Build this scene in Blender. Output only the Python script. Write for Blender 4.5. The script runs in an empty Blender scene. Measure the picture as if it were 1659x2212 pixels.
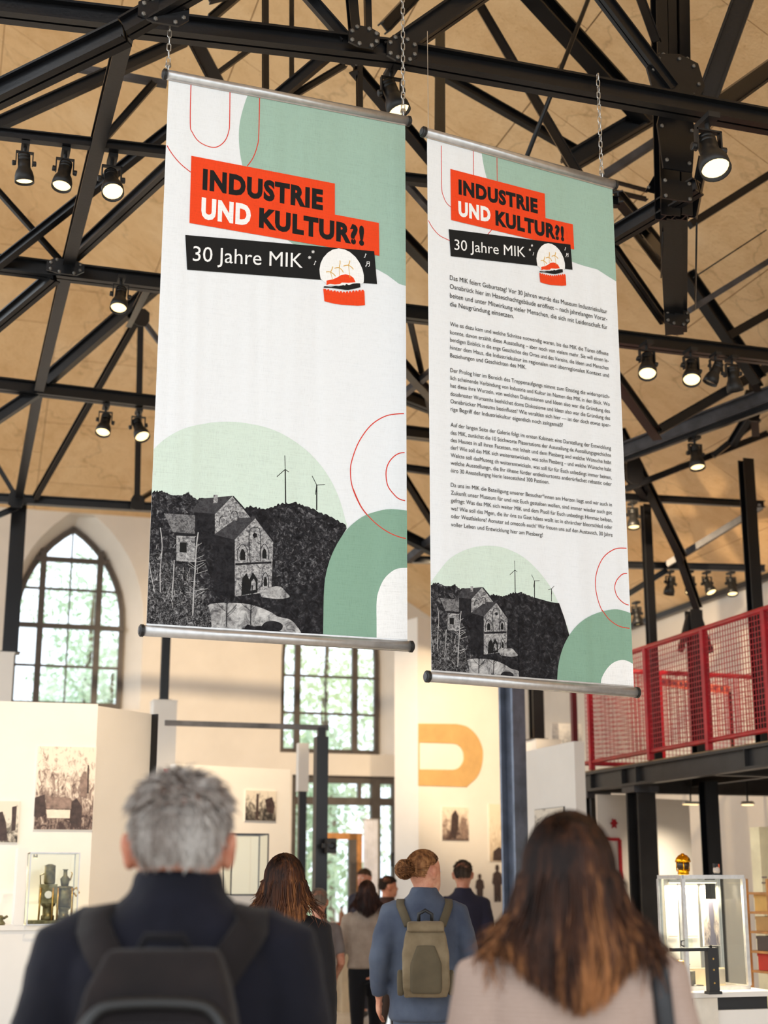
import bpy, bmesh, math, random
from mathutils import Vector, Matrix, noise
from mathutils.geometry import tessellate_polygon
from mathutils.bvhtree import BVHTree

# ------------------------------------------------------------------ camera, sky, exposure
SC = bpy.context.scene
COL = SC.collection
FPX, PITCH, CAMZ = 3140.0, math.radians(14.3), 1.62
cam_data = bpy.data.cameras.new('camera')
cam_data.sensor_fit = 'HORIZONTAL'
cam_data.sensor_width = 36.0
cam_data.lens = 36.0 * FPX / 1659.0
cam_data.dof.use_dof = True
cam_data.dof.focus_distance = 6.55
cam_data.dof.aperture_fstop = 3.6
cam_data.clip_end = 300
cam = bpy.data.objects.new('camera', cam_data)
cam.location = (0, 0, CAMZ)
cam.rotation_euler = (math.pi / 2 + PITCH, 0, 0)
COL.objects.link(cam)
SC.camera = cam

world = bpy.data.worlds.new('overcast_sky')
world.use_nodes = True
bg = world.node_tree.nodes['Background']
bg.inputs[0].default_value = (0.90, 0.955, 1.0, 1)
bg.inputs[1].default_value = 2.35
SC.world = world
SC.view_settings.view_transform = 'Standard'
SC.view_settings.look = 'None'
SC.view_settings.exposure = 0.0
SC.view_settings.gamma = 1.0
SC.view_settings.use_curve_mapping = False
SC.cycles.max_bounces = 7
SC.cycles.diffuse_bounces = 4
SC.cycles.glossy_bounces = 3
SC.cycles.transparent_max_bounces = 16
SC.cycles.caustics_reflective = False
SC.cycles.caustics_refractive = False

# ------------------------------------------------------------------ geometry helpers
def ray(u, v):
    x = (u - 829.5) / FPX
    y = (1106.0 - v) / FPX
    return Vector((x, math.cos(PITCH) - y * math.sin(PITCH), math.sin(PITCH) + y * math.cos(PITCH)))
EYE = Vector((0, 0, CAMZ))
def at(u, v, Y):
    r = ray(u, v)
    return EYE + r * (Y / r.y)
def atz(u, v, z):
    r = ray(u, v)
    return EYE + r * ((z - CAMZ) / r.z)
PHI = math.radians(17.0)                       # the hall is turned 17 degrees to the left of the view
AX = Vector((-math.sin(PHI), math.cos(PHI), 0))  # along the hall
BX = Vector((math.cos(PHI), math.sin(PHI), 0))   # across the hall
UP = Vector((0, 0, 1))
def on_s(u, v, s):                             # the point of a cross plane of the hall
    r = ray(u, v)
    return EYE + r * (s / (AX.x * r.x + AX.y * r.y))

class MB:
    def __init__(self):
        self.v = []; self.f = []
    def add(self, vs, fs):
        n = len(self.v)
        self.v += [Vector(p) for p in vs]
        self.f += [[i + n for i in f] for f in fs]
        return self
    def box(self, lo, hi):
        x0, y0, z0 = lo; x1, y1, z1 = hi
        return self.add([(x0,y0,z0),(x1,y0,z0),(x1,y1,z0),(x0,y1,z0),(x0,y0,z1),(x1,y0,z1),(x1,y1,z1),(x0,y1,z1)],
                        [[3,2,1,0],[4,5,6,7],[0,1,5,4],[1,2,6,5],[2,3,7,6],[3,0,4,7]])
    def obox(self, c, a, b, d):                # centre and three half axes
        c = Vector(c); a = Vector(a); b = Vector(b); d = Vector(d)
        vs = [c-a-b-d, c+a-b-d, c+a+b-d, c-a+b-d, c-a-b+d, c+a-b+d, c+a+b+d, c-a+b+d]
        return self.add(vs, [[3,2,1,0],[4,5,6,7],[0,1,5,4],[1,2,6,5],[2,3,7,6],[3,0,4,7]])
    def extrude(self, prof, p0, p1, up=UP):    # a closed 2D profile swept along a straight line
        p0 = Vector(p0); p1 = Vector(p1)
        d = (p1 - p0).normalized()
        if abs(d.dot(up)) > 0.98: up = AX
        x = d.cross(up).normalized(); y = x.cross(d).normalized()
        n = len(prof)
        vs = [p0 + x*a + y*b for a, b in prof] + [p1 + x*a + y*b for a, b in prof]
        fs = [[i, (i+1) % n, n+(i+1) % n, n+i] for i in range(n)]
        fs += [list(range(n-1, -1, -1)), list(range(n, 2*n))]
        return self.add(vs, fs)
    def bar(self, p0, p1, w, h=None, up=UP):
        h = h or w
        return self.extrude([(-w/2,-h/2),(w/2,-h/2),(w/2,h/2),(-w/2,h/2)], p0, p1, up)
    def ibeam(self, p0, p1, w, h, up=UP):
        t = h * 0.13; b = w * 0.16
        P = [(-w/2,-h/2),(w/2,-h/2),(w/2,-h/2+t),(b/2,-h/2+t),(b/2,h/2-t),(w/2,h/2-t),(w/2,h/2),(-w/2,h/2),(-w/2,h/2-t),(-b/2,h/2-t),(-b/2,-h/2+t),(-w/2,-h/2+t)]
        n = len(P)
        self.extrude(P, p0, p1, up)
        return self
    def angle(self, p0, p1, w, up=UP):
        t = w * 0.18
        P = [(-w/2,-w/2),(w/2,-w/2),(w/2,-w/2+t),(-w/2+t,-w/2+t),(-w/2+t,w/2),(-w/2,w/2)]
        return self.extrude(P, p0, p1, up)
    def channels(self, p0, p1, w, h, up=UP):   # two channels back to back with a slot between
        t = h * 0.12; g = w * 0.14
        for s in (-1, 1):
            P = [(g/2,-h/2),(w/2,-h/2),(w/2,-h/2+t),(g/2+t,-h/2+t),(g/2+t,h/2-t),(w/2,h/2-t),(w/2,h/2),(g/2,h/2)]
            P = [(a*s, b) for a, b in P]
            if s < 0: P = P[::-1]
            self.extrude(P, p0, p1, up)
        return self
    def tube(self, pts, r, n=8, cap=True, sq=1.0, side=None):
        pts = [Vector(p) for p in pts]
        if not hasattr(r, '__len__'): r = [r] * len(pts)
        m0 = len(self.v); prev = None
        for i, p in enumerate(pts):
            d = (pts[min(i+1, len(pts)-1)] - pts[max(i-1, 0)])
            d = d.normalized() if d.length > 1e-9 else UP
            if prev is None:
                ref = side if side is not None else (UP if abs(d.z) < 0.9 else Vector((0,1,0)))
                x = (ref - d * ref.dot(d)).normalized()
            else:
                x = (prev - d * prev.dot(d)).normalized()
            prev = x; y = d.cross(x)
            for k in range(n):
                a = 2*math.pi*k/n
                self.v.append(p + x*(math.cos(a)*r[i]) + y*(math.sin(a)*r[i]*sq))
        for i in range(len(pts)-1):
            for k in range(n):
                a = m0+i*n+k; b = m0+i*n+(k+1) % n
                self.f.append([a, b, b+n, a+n])
        if cap:
            self.f.append([m0+k for k in range(n-1, -1, -1)])
            self.f.append([m0+(len(pts)-1)*n+k for k in range(n)])
        return self
    def rings(self, R, n=20, cap=True):        # horizontal elliptic rings (cx, cy, cz, rx, ry)
        m0 = len(self.v)
        for cx, cy, cz, rx, ry in R:
            for k in range(n):
                a = 2*math.pi*k/n
                self.v.append(Vector((cx+math.cos(a)*rx, cy+math.sin(a)*ry, cz)))
        for i in range(len(R)-1):
            for k in range(n):
                a = m0+i*n+k; b = m0+i*n+(k+1) % n
                self.f.append([a, b, b+n, a+n])
        if cap:
            self.f.append([m0+k for k in range(n-1, -1, -1)])
            self.f.append([m0+(len(R)-1)*n+k for k in range(n)])
        return self
    def lathe(self, o, d, prof, n=16, cap=True):  # profile (radius, distance along d)
        o = Vector(o); d = Vector(d).normalized()
        ref = UP if abs(d.z) < 0.9 else Vector((1,0,0))
        x = (ref - d*ref.dot(d)).normalized(); y = d.cross(x)
        m0 = len(self.v)
        for r, t in prof:
            for k in range(n):
                a = 2*math.pi*k/n
                self.v.append(o + d*t + x*(math.cos(a)*r) + y*(math.sin(a)*r))
        for i in range(len(prof)-1):
            for k in range(n):
                a = m0+i*n+k; b = m0+i*n+(k+1) % n
                self.f.append([a, b, b+n, a+n])
        if cap:
            self.f.append([m0+k for k in range(n-1, -1, -1)])
            self.f.append([m0+(len(prof)-1)*n+k for k in range(n)])
        return self
    def ball(self, c, rx, ry, rz, n=16, m=10):
        c = Vector(c)
        R = []
        for i in range(m+1):
            a = -math.pi/2 + math.pi*i/m
            k = max(math.cos(a), 0.02)
            R.append((c.x, c.y, c.z+math.sin(a)*rz, rx*k, ry*k))
        return self.rings(R, n)
    def build(self, name, mat, parent=None, smooth=False, local=False):
        off = Vector((0,0,0))
        if parent is not None and not local:
            r = parent
            while r.parent: r = r.parent
            off = r.location
        me = bpy.data.meshes.new(name)
        me.from_pydata([tuple(p - off) for p in self.v], [], self.f)
        bm = bmesh.new(); bm.from_mesh(me)
        bmesh.ops.recalc_face_normals(bm, faces=bm.faces)
        bm.to_mesh(me); bm.free()
        if smooth:
            me.polygons.foreach_set('use_smooth', [True]*len(me.polygons))
        me.materials.append(mat)
        o = bpy.data.objects.new(name, me)
        COL.objects.link(o)
        if parent is not None: o.parent = parent
        return o

def tag(o, label, cat, group=None, kind=None):
    if label: o['label'] = label
    if cat: o['category'] = cat
    if group: o['group'] = group
    if kind: o['kind'] = kind
    return o
def thing(name, loc, label, cat, group=None, rz=0.0):
    o = bpy.data.objects.new(name, None)
    o.empty_display_size = 0.1
    o.location = loc
    o.rotation_euler = (0, 0, rz)
    COL.objects.link(o)
    return tag(o, label, cat, group)
def struct(o, label=None):
    o['kind'] = 'structure'
    if label: o['label'] = label
    return o
def copy_tree(o, parent=None):
    c = o.copy(); COL.objects.link(c)
    if parent is not None: c.parent = parent
    for ch in o.children:
        if ch.type != 'LIGHT': copy_tree(ch, c)
    return c
def catmull(P, n=6, closed=False):
    out = []; m = len(P)
    for i in range(m if closed else m-1):
        p0 = P[(i-1) % m] if closed or i > 0 else P[0]
        p1 = P[i]; p2 = P[(i+1) % m]
        p3 = P[(i+2) % m] if closed or i+2 < m else P[-1]
        for k in range(n):
            t = k/n
            out.append(tuple(0.5*((2*b)+(-a+c)*t+(2*a-5*b+4*c-d)*t*t+(-a+3*b-3*c+d)*t**3) for a, b, c, d in zip(p0, p1, p2, p3)))
    if not closed: out.append(tuple(P[-1]))
    return out
def clip(poly, side):                          # side(point) >= 0 keeps; linear function of 2D points
    out = []
    for i in range(len(poly)):
        a, b = poly[i], poly[(i+1) % len(poly)]
        fa, fb = side(a), side(b)
        if fa >= 0: out.append(a)
        if fa*fb < 0:
            t = fa/(fa-fb)
            out.append((a[0]+(b[0]-a[0])*t, a[1]+(b[1]-a[1])*t))
    return out
def clip_rect(poly, x0, y0, x1, y1):
    for s in (lambda p: p[0]-x0, lambda p: x1-p[0], lambda p: p[1]-y0, lambda p: y1-p[1]):
        if len(poly) < 3: return []
        poly = clip(poly, s)
    return poly

# ------------------------------------------------------------------ materials
def lin(c):
    return tuple(((x/255)/12.92 if x/255 <= 0.04045 else ((x/255+0.055)/1.055)**2.4) for x in c) + (1.0,)
class Nodes:
    def __init__(self, name):
        self.m = bpy.data.materials.new(name)
        self.m.use_nodes = True
        self.t = self.m.node_tree
        self.b = self.t.nodes['Principled BSDF']
    def n(self, kind, **k):
        o = self.t.nodes.new(kind)
        for a, b in k.items(): setattr(o, a, b)
        return o
    def l(self, a, b): self.t.links.new(a, b)
    def coords(self, kind='Object', scale=(1,1,1)):
        if kind == 'World':
            src = self.n('ShaderNodeNewGeometry').outputs['Position']
        else:
            src = self.n('ShaderNodeTexCoord').outputs[kind]
        mp = self.n('ShaderNodeMapping')
        mp.inputs['Scale'].default_value = scale
        self.l(src, mp.inputs[0])
        return mp.outputs[0]
    def noise(self, co, scale, detail=4, rough=0.55, dist=0.0):
        t = self.n('ShaderNodeTexNoise')
        t.inputs['Scale'].default_value = scale
        t.inputs['Detail'].default_value = detail
        t.inputs['Roughness'].default_value = rough
        t.inputs['Distortion'].default_value = dist
        self.l(co, t.inputs['Vector'])
        return t.outputs['Fac']
    def ramp(self, fac, stops, interp='LINEAR'):
        r = self.n('ShaderNodeValToRGB')
        r.color_ramp.interpolation = interp
        e = r.color_ramp.elements
        while len(e) < len(stops): e.new(0.5)
        for k, (p, c) in enumerate(stops):
            e[k].position = p; e[k].color = lin(c) if len(c) == 3 else c
        self.l(fac, r.inputs[0])
        return r.outputs[0]
    def mix(self, fac, a, b, mode='MIX'):
        m = self.n('ShaderNodeMix', data_type='RGBA', blend_type=mode)
        for s, x in ((m.inputs[0], fac), (m.inputs[6], a), (m.inputs[7], b)):
            if isinstance(x, (int, float)): s.default_value = x
            elif isinstance(x, tuple): s.default_value = lin(x) if len(x) == 3 else x
            else: self.l(x, s)
        return m.outputs[2]
    def math(self, op, a, b=0.0):
        m = self.n('ShaderNodeMath', operation=op)
        for s, x in zip(m.inputs, (a, b)):
            if isinstance(x, (int, float)): s.default_value = x
            else: self.l(x, s)
        return m.outputs[0]
    def bump(self, h, strength=0.3, dist=0.01, prev=None):
        b = self.n('ShaderNodeBump')
        b.inputs['Strength'].default_value = strength
        b.inputs['Distance'].default_value = dist
        self.l(h, b.inputs['Height'])
        if prev: self.l(prev, b.inputs['Normal'])
        self.l(b.outputs[0], self.b.inputs['Normal'])
        return b.outputs[0]
    def set(self, color=None, rough=None, metal=None, spec=None, **k):
        i = self.b.inputs
        if color is not None:
            if isinstance(color, tuple): i['Base Color'].default_value = lin(color)
            else: self.l(color, i['Base Color'])
        if rough is not None: i['Roughness'].default_value = rough
        if metal is not None: i['Metallic'].default_value = metal
        if spec is not None: i['Specular IOR Level'].default_value = spec
        for a, b in k.items(): i[a].default_value = b
        return self
def paint(name, c, rough=0.5, metal=0.0, var=0.06, scale=6.0, bump=0.0, spec=0.5, kind='Object'):
    M = Nodes(name)
    co = M.coords(kind)
    f = M.noise(co, scale, 5)
    d = tuple(max(0, int(x*(1-var))) for x in c); e = tuple(min(255, int(x*(1+var))) for x in c)
    M.set(M.ramp(f, [(0.3, d), (0.7, e)]), rough, metal, spec)
    if bump: M.bump(M.noise(co, scale*12, 3), bump, 0.004)
    return M.m
def glass_mat(name, tint=(250, 253, 255), gloss=0.05):
    M = Nodes(name)
    out = M.t.nodes['Material Output']
    tr = M.n('ShaderNodeBsdfTransparent'); tr.inputs[0].default_value = lin(tint)
    gl = M.n('ShaderNodeBsdfGlossy'); gl.inputs['Roughness'].default_value = 0.03
    mx = M.n('ShaderNodeMixShader'); mx.inputs[0].default_value = gloss
    M.l(tr.outputs[0], mx.inputs[1]); M.l(gl.outputs[0], mx.inputs[2]); M.l(mx.outputs[0], out.inputs[0])
    return M.m
def emit(name, c, s):
    M = Nodes(name)
    M.set((20, 18, 15), 0.4)
    M.b.inputs['Emission Color'].default_value = lin(c)
    M.b.inputs['Emission Strength'].default_value = s
    M.m.cycles.emission_sampling = 'NONE'
    return M.m
def fabric(name, c, weave=900.0, var=0.1, rough=0.85, bump=0.25, c2=None, scale=9.0):
    M = Nodes(name)
    co = M.coords('Object')
    d = c2 or tuple(int(x*(1-var)) for x in c)
    f = M.noise(co, scale, 4)
    M.set(M.ramp(f, [(0.32, d), (0.68, c)]), rough, spec=0.2)
    M.b.inputs['Sheen Weight'].default_value = 0.06
    M.bump(M.noise(co, weave*0.3, 2), bump, 0.003)
    return M.m

MAT = {}
MAT['steel'] = paint('black_painted_steel', (12, 13, 16), 0.30, 0.0, 0.25, 5.0, 0.15, 0.42)
MAT['steel_worn'] = paint('worn_grey_steel', (66, 66, 70), 0.40, 0.2, 0.3, 7.0, 0.2)
MAT['bolt'] = paint('bolt_head_metal', (120, 118, 114), 0.35, 0.6, 0.2)
MAT['chain'] = paint('galvanised_chain', (200, 200, 198), 0.28, 0.9, 0.1)
MAT['alu'] = paint('brushed_aluminium', (196, 194, 193), 0.32, 0.75, 0.05, 30)
MAT['rubber'] = paint('black_plastic', (24, 24, 25), 0.45)
MAT['white_wall'] = paint('white_plaster', (232, 224, 214), 0.8, 0, 0.02, 2.0, 0.1, 0.2, 'World')
MAT['panel_white'] = paint('white_lacquered_board', (236, 231, 224), 0.55, 0, 0.015, 2.0, 0.0, 0.3)
MAT['glass'] = glass_mat('window_glass')
MAT['case_glass'] = glass_mat('display_case_glass', (250, 252, 250), 0.025)
MAT['lamp_lens'] = emit('warm_lamp_lens', (255, 222, 158), 2.8)
MAT['red_paint'] = paint('red_railing_paint', (176, 22, 38), 0.35, 0, 0.1, 8)
MAT['window_frame'] = paint('window_frame_iron', (88, 80, 76), 0.5, 0.1, 0.1)

# ------------------------------------------------------------------ room shell
CORNER = Vector((2.1, 24.25, 0))
S_BACK = CORNER.dot(AX)
def pq(p, q, z=0.0):
    return CORNER - BX*p - AX*q + UP*z
Z_EAVE, Z_HIP, SLOPE, P_RIDGE = 5.06, 7.25, 0.60, 10.0
P_HIP = (Z_HIP - Z_EAVE)/SLOPE
Z_RIDGE = Z_EAVE + SLOPE*P_RIDGE
Q_HIP = (Z_RIDGE - Z_HIP)/SLOPE
Q_END = 27.0

def floor_mat():
    M = Nodes('polished_stone_floor')
    co = M.coords('World')
    f = M.noise(co, 1.3, 6); g = M.noise(co, 40, 3)
    c = M.ramp(f, [(0.3, (206, 196, 184)), (0.7, (226, 218, 208))])
    c = M.mix(M.math('MULTIPLY', g, 0.25), c, (180, 170, 158))
    M.set(c, 0.16, 0, 0.5)
    return M.m
MAT['floor'] = floor_mat()
fl = MB()
fl.add([pq(-0.6, -0.6), pq(20, -0.6), pq(20, Q_END), pq(-0.6, Q_END), pq(-0.6, -0.6, -0.2), pq(20, -0.6, -0.2), pq(20, Q_END, -0.2), pq(-0.6, Q_END, -0.2)],
       [[0,1,2,3],[7,6,5,4],[0,4,5,1],[1,5,6,2],[2,6,7,3],[3,7,4,0]])
floor = struct(fl.build('floor', MAT['floor']), 'pale polished stone floor of the exhibition hall')

def ceiling_mat():
    M = Nodes('tan_wood_wool_board')
    co = M.coords('World')
    big = M.noise(co, 0.55, 5, 0.6)
    mid = M.noise(co, 4.5, 6, 0.65, 0.6)
    fine = M.noise(co, 26, 4, 0.6)
    c = M.ramp(big, [(0.3, (220, 180, 132)), (0.55, (234, 198, 152)), (0.75, (244, 214, 174))])
    c = M.mix(M.math('MULTIPLY', M.ramp(mid, [(0.45, (0,0,0)), (0.72, (255,255,255))]), 0.35), c, (196, 152, 100))
    # thin dark cracks and stains of the boards
    vo = M.n('ShaderNodeTexVoronoi', feature='DISTANCE_TO_EDGE')
    vo.inputs['Scale'].default_value = 0.55
    wob = M.n('ShaderNodeVectorMath', operation='ADD')
    nz = M.n('ShaderNodeTexNoise'); nz.inputs['Scale'].default_value = 1.6; nz.inputs['Detail'].default_value = 5
    M.l(co, nz.inputs['Vector']); M.l(co, wob.inputs[0]); M.l(nz.outputs['Color'], wob.inputs[1])
    M.l(wob.outputs[0], vo.inputs['Vector'])
    crack = M.ramp(vo.outputs['Distance'], [(0.0, (255,255,255)), (0.012, (0,0,0))])
    c = M.mix(M.math('MULTIPLY', crack, M.math('MULTIPLY', mid, 0.55)), c, (126, 92, 58))
    speck = M.ramp(fine, [(0.60, (0,0,0)), (0.72, (255,255,255))])
    c = M.mix(M.math('MULTIPLY', speck, 0.30), c, (176, 134, 86))
    M.set(c, 0.9, 0, 0.15)
    M.bump(M.math('ADD', M.math('MULTIPLY', mid, 1.0), M.math('MULTIPLY', fine, 0.5)), 0.5, 0.03)
    return M.m
MAT['ceiling'] = ceiling_mat()
MAT['ceiling_back'] = paint('dark_board_joint', (150, 114, 76), 0.95, 0, 0.1)

def roof_z(p, q):
    return min(Z_EAVE + SLOPE*p, Z_HIP + SLOPE*q, Z_RIDGE - SLOPE*(p - P_RIDGE))
polys = [  # roof planes in the (p, q) plan
    [(-0.5, 0), (P_HIP, 0), (P_RIDGE, Q_HIP), (P_RIDGE, Q_END), (-0.5, Q_END)],
    [(P_HIP, 0), (2*P_RIDGE - P_HIP, 0), (P_RIDGE, Q_HIP)],
    [(2*P_RIDGE - P_HIP, 0), (P_RIDGE + 4.0, Q_HIP - 4.0 + 0.0), (P_RIDGE, Q_HIP), (P_RIDGE, Q_END), (P_RIDGE + 4.0, Q_END), (P_RIDGE+4.0, 3.0)],
]
polys[2] = [(P_RIDGE, Q_HIP), (P_RIDGE, Q_END), (P_RIDGE + 4.0, Q_END), (P_RIDGE + 4.0, Q_HIP - 4.0)]
cm = MB()
for poly in polys:
    lo = [pq(p, q, roof_z(p, q) + 0.03) for p, q in poly]
    hi = [v + UP*0.22 for v in lo]
    n = len(poly)
    cm.add(lo + hi, [list(range(n)), list(range(2*n-1, n-1, -1))] + [[i, (i+1) % n, n+(i+1) % n, n+i] for i in range(n)])
ceiling = struct(cm.build('ceiling', MAT['ceiling_back']), 'tan board ceiling under the pitched roof')

def board(poly3, nrm, origin, name, shared=None):
    nrm = Vector(nrm)
    if shared is None:
        n = len(poly3)
        vs = [v - origin for v in poly3] + [v - origin + nrm*0.045 for v in poly3]
        me = bpy.data.meshes.new(name)
        me.from_pydata([tuple(v) for v in vs], [], [list(range(n)), list(range(2*n-1, n-1, -1))] + [[i, (i+1) % n, n+(i+1) % n, n+i] for i in range(n)])
        bm = bmesh.new(); bm.from_mesh(me); bmesh.ops.recalc_face_normals(bm, faces=bm.faces); bm.to_mesh(me); bm.free()
        me.materials.append(MAT['ceiling'])
    else: me = shared
    o = bpy.data.objects.new(name, me)
    o.location = origin; o.parent = ceiling
    COL.objects.link(o)
    return me
cache = {}
for pi, poly in enumerate(polys):
    f0 = poly[0]
    if pi == 0: zf = lambda p, q: Z_EAVE + SLOPE*p
    elif pi == 1: zf = lambda p, q: Z_HIP + SLOPE*q
    else: zf = lambda p, q: Z_RIDGE - SLOPE*(p - P_RIDGE)
    a, b, c = pq(0, 0, zf(0, 0)), pq(1, 0, zf(1, 0)), pq(0, 1, zf(0, 1))
    nr = (b - a).cross(c - a).normalized()
    if nr.z < 0: nr = -nr
    DP, DQ, G = (1.05, 2.1, 0.004) if pi != 1 else (2.1, 1.05, 0.004)
    row = 0; p = -0.5
    while p < 20:
        q = -(DQ/2 if row % 2 else 0)
        while q < 22.0:
            rect = [(p+G, q+G), (p+DP-G, q+G), (p+DP-G, q+DQ-G), (p+G, q+DQ-G)]
            cl = rect
            m = len(poly)
            area = sum(poly[i][0]*poly[(i+1) % m][1]-poly[(i+1) % m][0]*poly[i][1] for i in range(m))
            sg = 1 if area > 0 else -1
            for i in range(m):
                (x0, y0), (x1, y1) = poly[i], poly[(i+1) % m]
                if len(cl) >= 3:
                    cl = clip(cl, lambda t: sg*((x1-x0)*(t[1]-y0)-(y1-y0)*(t[0]-x0)) - 0.006)
            if len(cl) >= 3:
                o3 = pq(p, q, zf(p, q))
                pts = [pq(x, y, zf(x, y)) for x, y in cl]
                full = len(cl) == 4 and all(abs(x-r[0])+abs(y-r[1]) < 1e-6 for (x, y), r in zip(cl, rect))
                if full and pi in cache: board(pts, nr, o3, 'board', cache[pi])
                else:
                    me = board(pts, nr, o3, 'board')
                    if full: cache[pi] = me
            q += DQ
        p += DP; row += 1

# back wall with two pointed windows and a glazed door
def back2(u, v):
    P = on_s(u, v, S_BACK)
    return ((CORNER - P).dot(BX), P.z)
def backP(p, z, q=0.0): return pq(p, q, z)
def arch_outline(xl, xr, zb, zs, zt, k=8):     # pointed arch in (p, z): p grows to the left of the picture
    c = (xl+xr)/2; a = abs(c-xl); h = zt-zs
    r = (a*a+h*h)/(2*a); A_ = math.asin(min(1, h/r)) if h <= r else math.pi - math.asin(h/r)
    if h > a: A_ = math.acos((r-a)/r)
    sg = 1 if xl > xr else -1
    out = [(xl, zb), (xl, zs)]
    for i in range(1, k+1):
        t = A_*i/k
        out.append((xl - sg*(r-r*math.cos(t)), zs + r*math.sin(t)))
    for i in range(k-1, -1, -1):
        t = A_*i/k
        out.append((xr + sg*(r-r*math.cos(t)), zs + r*math.sin(t)))
    out.append((xr, zb))
    return out
w1 = dict(l=back2(27, 1400)[0], r=back2(271, 1400)[0], b=back2(150, 1522)[1], s=back2(150, 1335)[1], t=back2(158, 1128)[1])
w2 = dict(l=back2(612, 1600)[0], r=back2(830, 1600)[0], b=back2(760, 1626)[1], s=back2(700, 1420)[1], t=back2(700, 1200)[1])
o1 = arch_outline(w1['l'], w1['r'], w1['b'], w1['s'], w1['t'])
o2 = arch_outline(w2['l'], w2['r'], w2['b'], w2['s'], w2['t'])
i1 = arch_outline(w1['l']+0.10, w1['r']-0.26, w1['b']-0.05, w1['s'], w1['t']+0.26)
i2 = arch_outline(w2['l']+0.05, w2['r']-0.26, w2['b']-0.02, w2['s'], w2['t']+0.26)
dl, dr, dz = back2(628, 1900)[0], back2(867, 1900)[0], back2(780, 1676)[1]
d0 = [(dl, 0.0), (dl, dz), (dr, dz), (dr, 0.0)]
outer = [(0, 0), (dr, 0), (dr, dz), (dl, dz), (dl, 0), (20, 0), (20, Z_HIP+0.1), (P_HIP, Z_HIP+0.1), (0, Z_EAVE+0.1)]
wb = MB()
for q, ou in ((0.0, [outer, i1, i2]), (-0.5, [outer, o1, o2])):
    flat = [p for loop in ou for p in loop]
    tris = tessellate_polygon([[Vector((a, b, 0)) for a, b in loop] for loop in ou])
    wb.add([backP(a, b, q) for a, b in flat], [list(t) for t in tris])
for a, b in ((i1, o1), (i2, o2)):
    n = len(a)
    wb.add([backP(x, z, 0) for x, z in a] + [backP(x, z, -0.38) for x, z in b], [[i, (i+1) % n, n+(i+1) % n, n+i] for i in range(n)])
n = len(outer)
wb.add([backP(x, z, 0) for x, z in outer] + [backP(x, z, -0.5) for x, z in outer], [[i, (i+1) % n, n+(i+1) % n, n+i] for i in range(n)])
struct(wb.build('wall_back', MAT['white_wall']), 'tall white plastered end wall with pointed windows')

def pane_window(name, out, vbars, hbars, thin_v, thin_h, label):
    w = thing(name, backP((out[0][0]+out[-1][0])/2, out[0][1], -0.30), label, None)
    w['kind'] = 'structure'
    q = -0.30
    fr = MB(); n = len(out); c = (sum(p[0] for p in out)/n, sum(p[1] for p in out)/n)
    inn = []
    W = 0.075
    for i in range(n):                         # offset inwards
        a, b, d = out[i-1], out[i], out[(i+1) % n]
        v1 = Vector((b[0]-a[0], b[1]-a[1])).normalized(); v2 = Vector((d[0]-b[0], d[1]-b[1])).normalized()
        n1 = Vector((-v1.y, v1.x)); n2 = Vector((-v2.y, v2.x))
        if n1.dot(Vector((c[0]-b[0], c[1]-b[1]))) < 0: n1 = -n1
        if n2.dot(Vector((c[0]-b[0], c[1]-b[1]))) < 0: n2 = -n2
        m = (n1+n2).normalized(); k = W/max(0.5, m.dot(n1))
        inn.append((b[0]+m.x*k, b[1]+m.y*k))
    vs = [backP(x, z, q) for x, z in out] + [backP(x, z, q) for x, z in inn] + [backP(x, z, q-0.08) for x, z in out] + [backP(x, z, q-0.08) for x, z in inn]
    fs = []
    for i in range(n):
        j = (i+1) % n
        fs += [[i, j, n+j, n+i], [2*n+i, 3*n+i, 3*n+j, 2*n+j], [n+i, n+j, 3*n+j, 3*n+i], [i, 2*n+i, 2*n+j, j]]
    fr.add(vs, fs).build('window_frame', MAT['window_frame'], w)
    ps = sorted(p[0] for p in out)
    zs = sorted(p[1] for p in out)
    def span_v(x):                             # z range of the outline at p = x
        cut = clip(clip(out, lambda t: t[0]-(x-1e-3)), lambda t: (x+1e-3)-t[0])
        return min(t[1] for t in cut), max(t[1] for t in cut)
    def span_h(z):
        cut = clip(clip(out, lambda t: t[1]-(z-1e-3)), lambda t: (z+1e-3)-t[1])
        return min(t[0] for t in cut), max(t[0] for t in cut)
    for x, ztop in vbars:
        a, b = span_v(x); b = min(b, ztop) if ztop else b
        MB().bar(backP(x, a, q+0.01), backP(x, b, q+0.01), 0.095, 0.09, AX).build('mullion', MAT['window_frame'], w)
    for z in hbars:
        a, b = span_h(z)
        MB().bar(backP(a, z, q+0.01), backP(b, z, q+0.01), 0.085, 0.075, UP).build('transom', MAT['window_frame'], w)
    for x in thin_v:
        a, b = span_v(x)
        MB().bar(backP(x, a, q), backP(x, b, q), 0.025, 0.04, AX).build('glazing_bar', MAT['window_frame'], w)
    for z in thin_h:
        a, b = span_h(z)
        MB().bar(backP(a, z, q), backP(b, z, q), 0.025, 0.04, UP).build('glazing_bar', MAT['window_frame'], w)
    X = [ps[0]] + sorted([x for x, _ in vbars] + list(thin_v)) + [ps[-1]]
    Z = [zs[0]] + sorted(list(hbars) + list(thin_h)) + [zs[-1]]
    for i in range(len(X)-1):
        for j in range(len(Z)-1):
            pl = clip_rect(list(out), X[i], Z[j], X[i+1], Z[j+1])
            if len(pl) >= 3:
                m = len(pl)
                MB().add([backP(x, z, q-0.04) for x, z in pl] + [backP(x, z, q-0.046) for x, z in pl],
                         [list(range(m)), list(range(2*m-1, m-1, -1))] + [[k, (k+1) % m, m+(k+1) % m, m+k] for k in range(m)]).build('pane', MAT['glass'], w)
    return w
def bx(u, v): return back2(u, v)[0]
def bz(u, v): return back2(u, v)[1]
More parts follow.
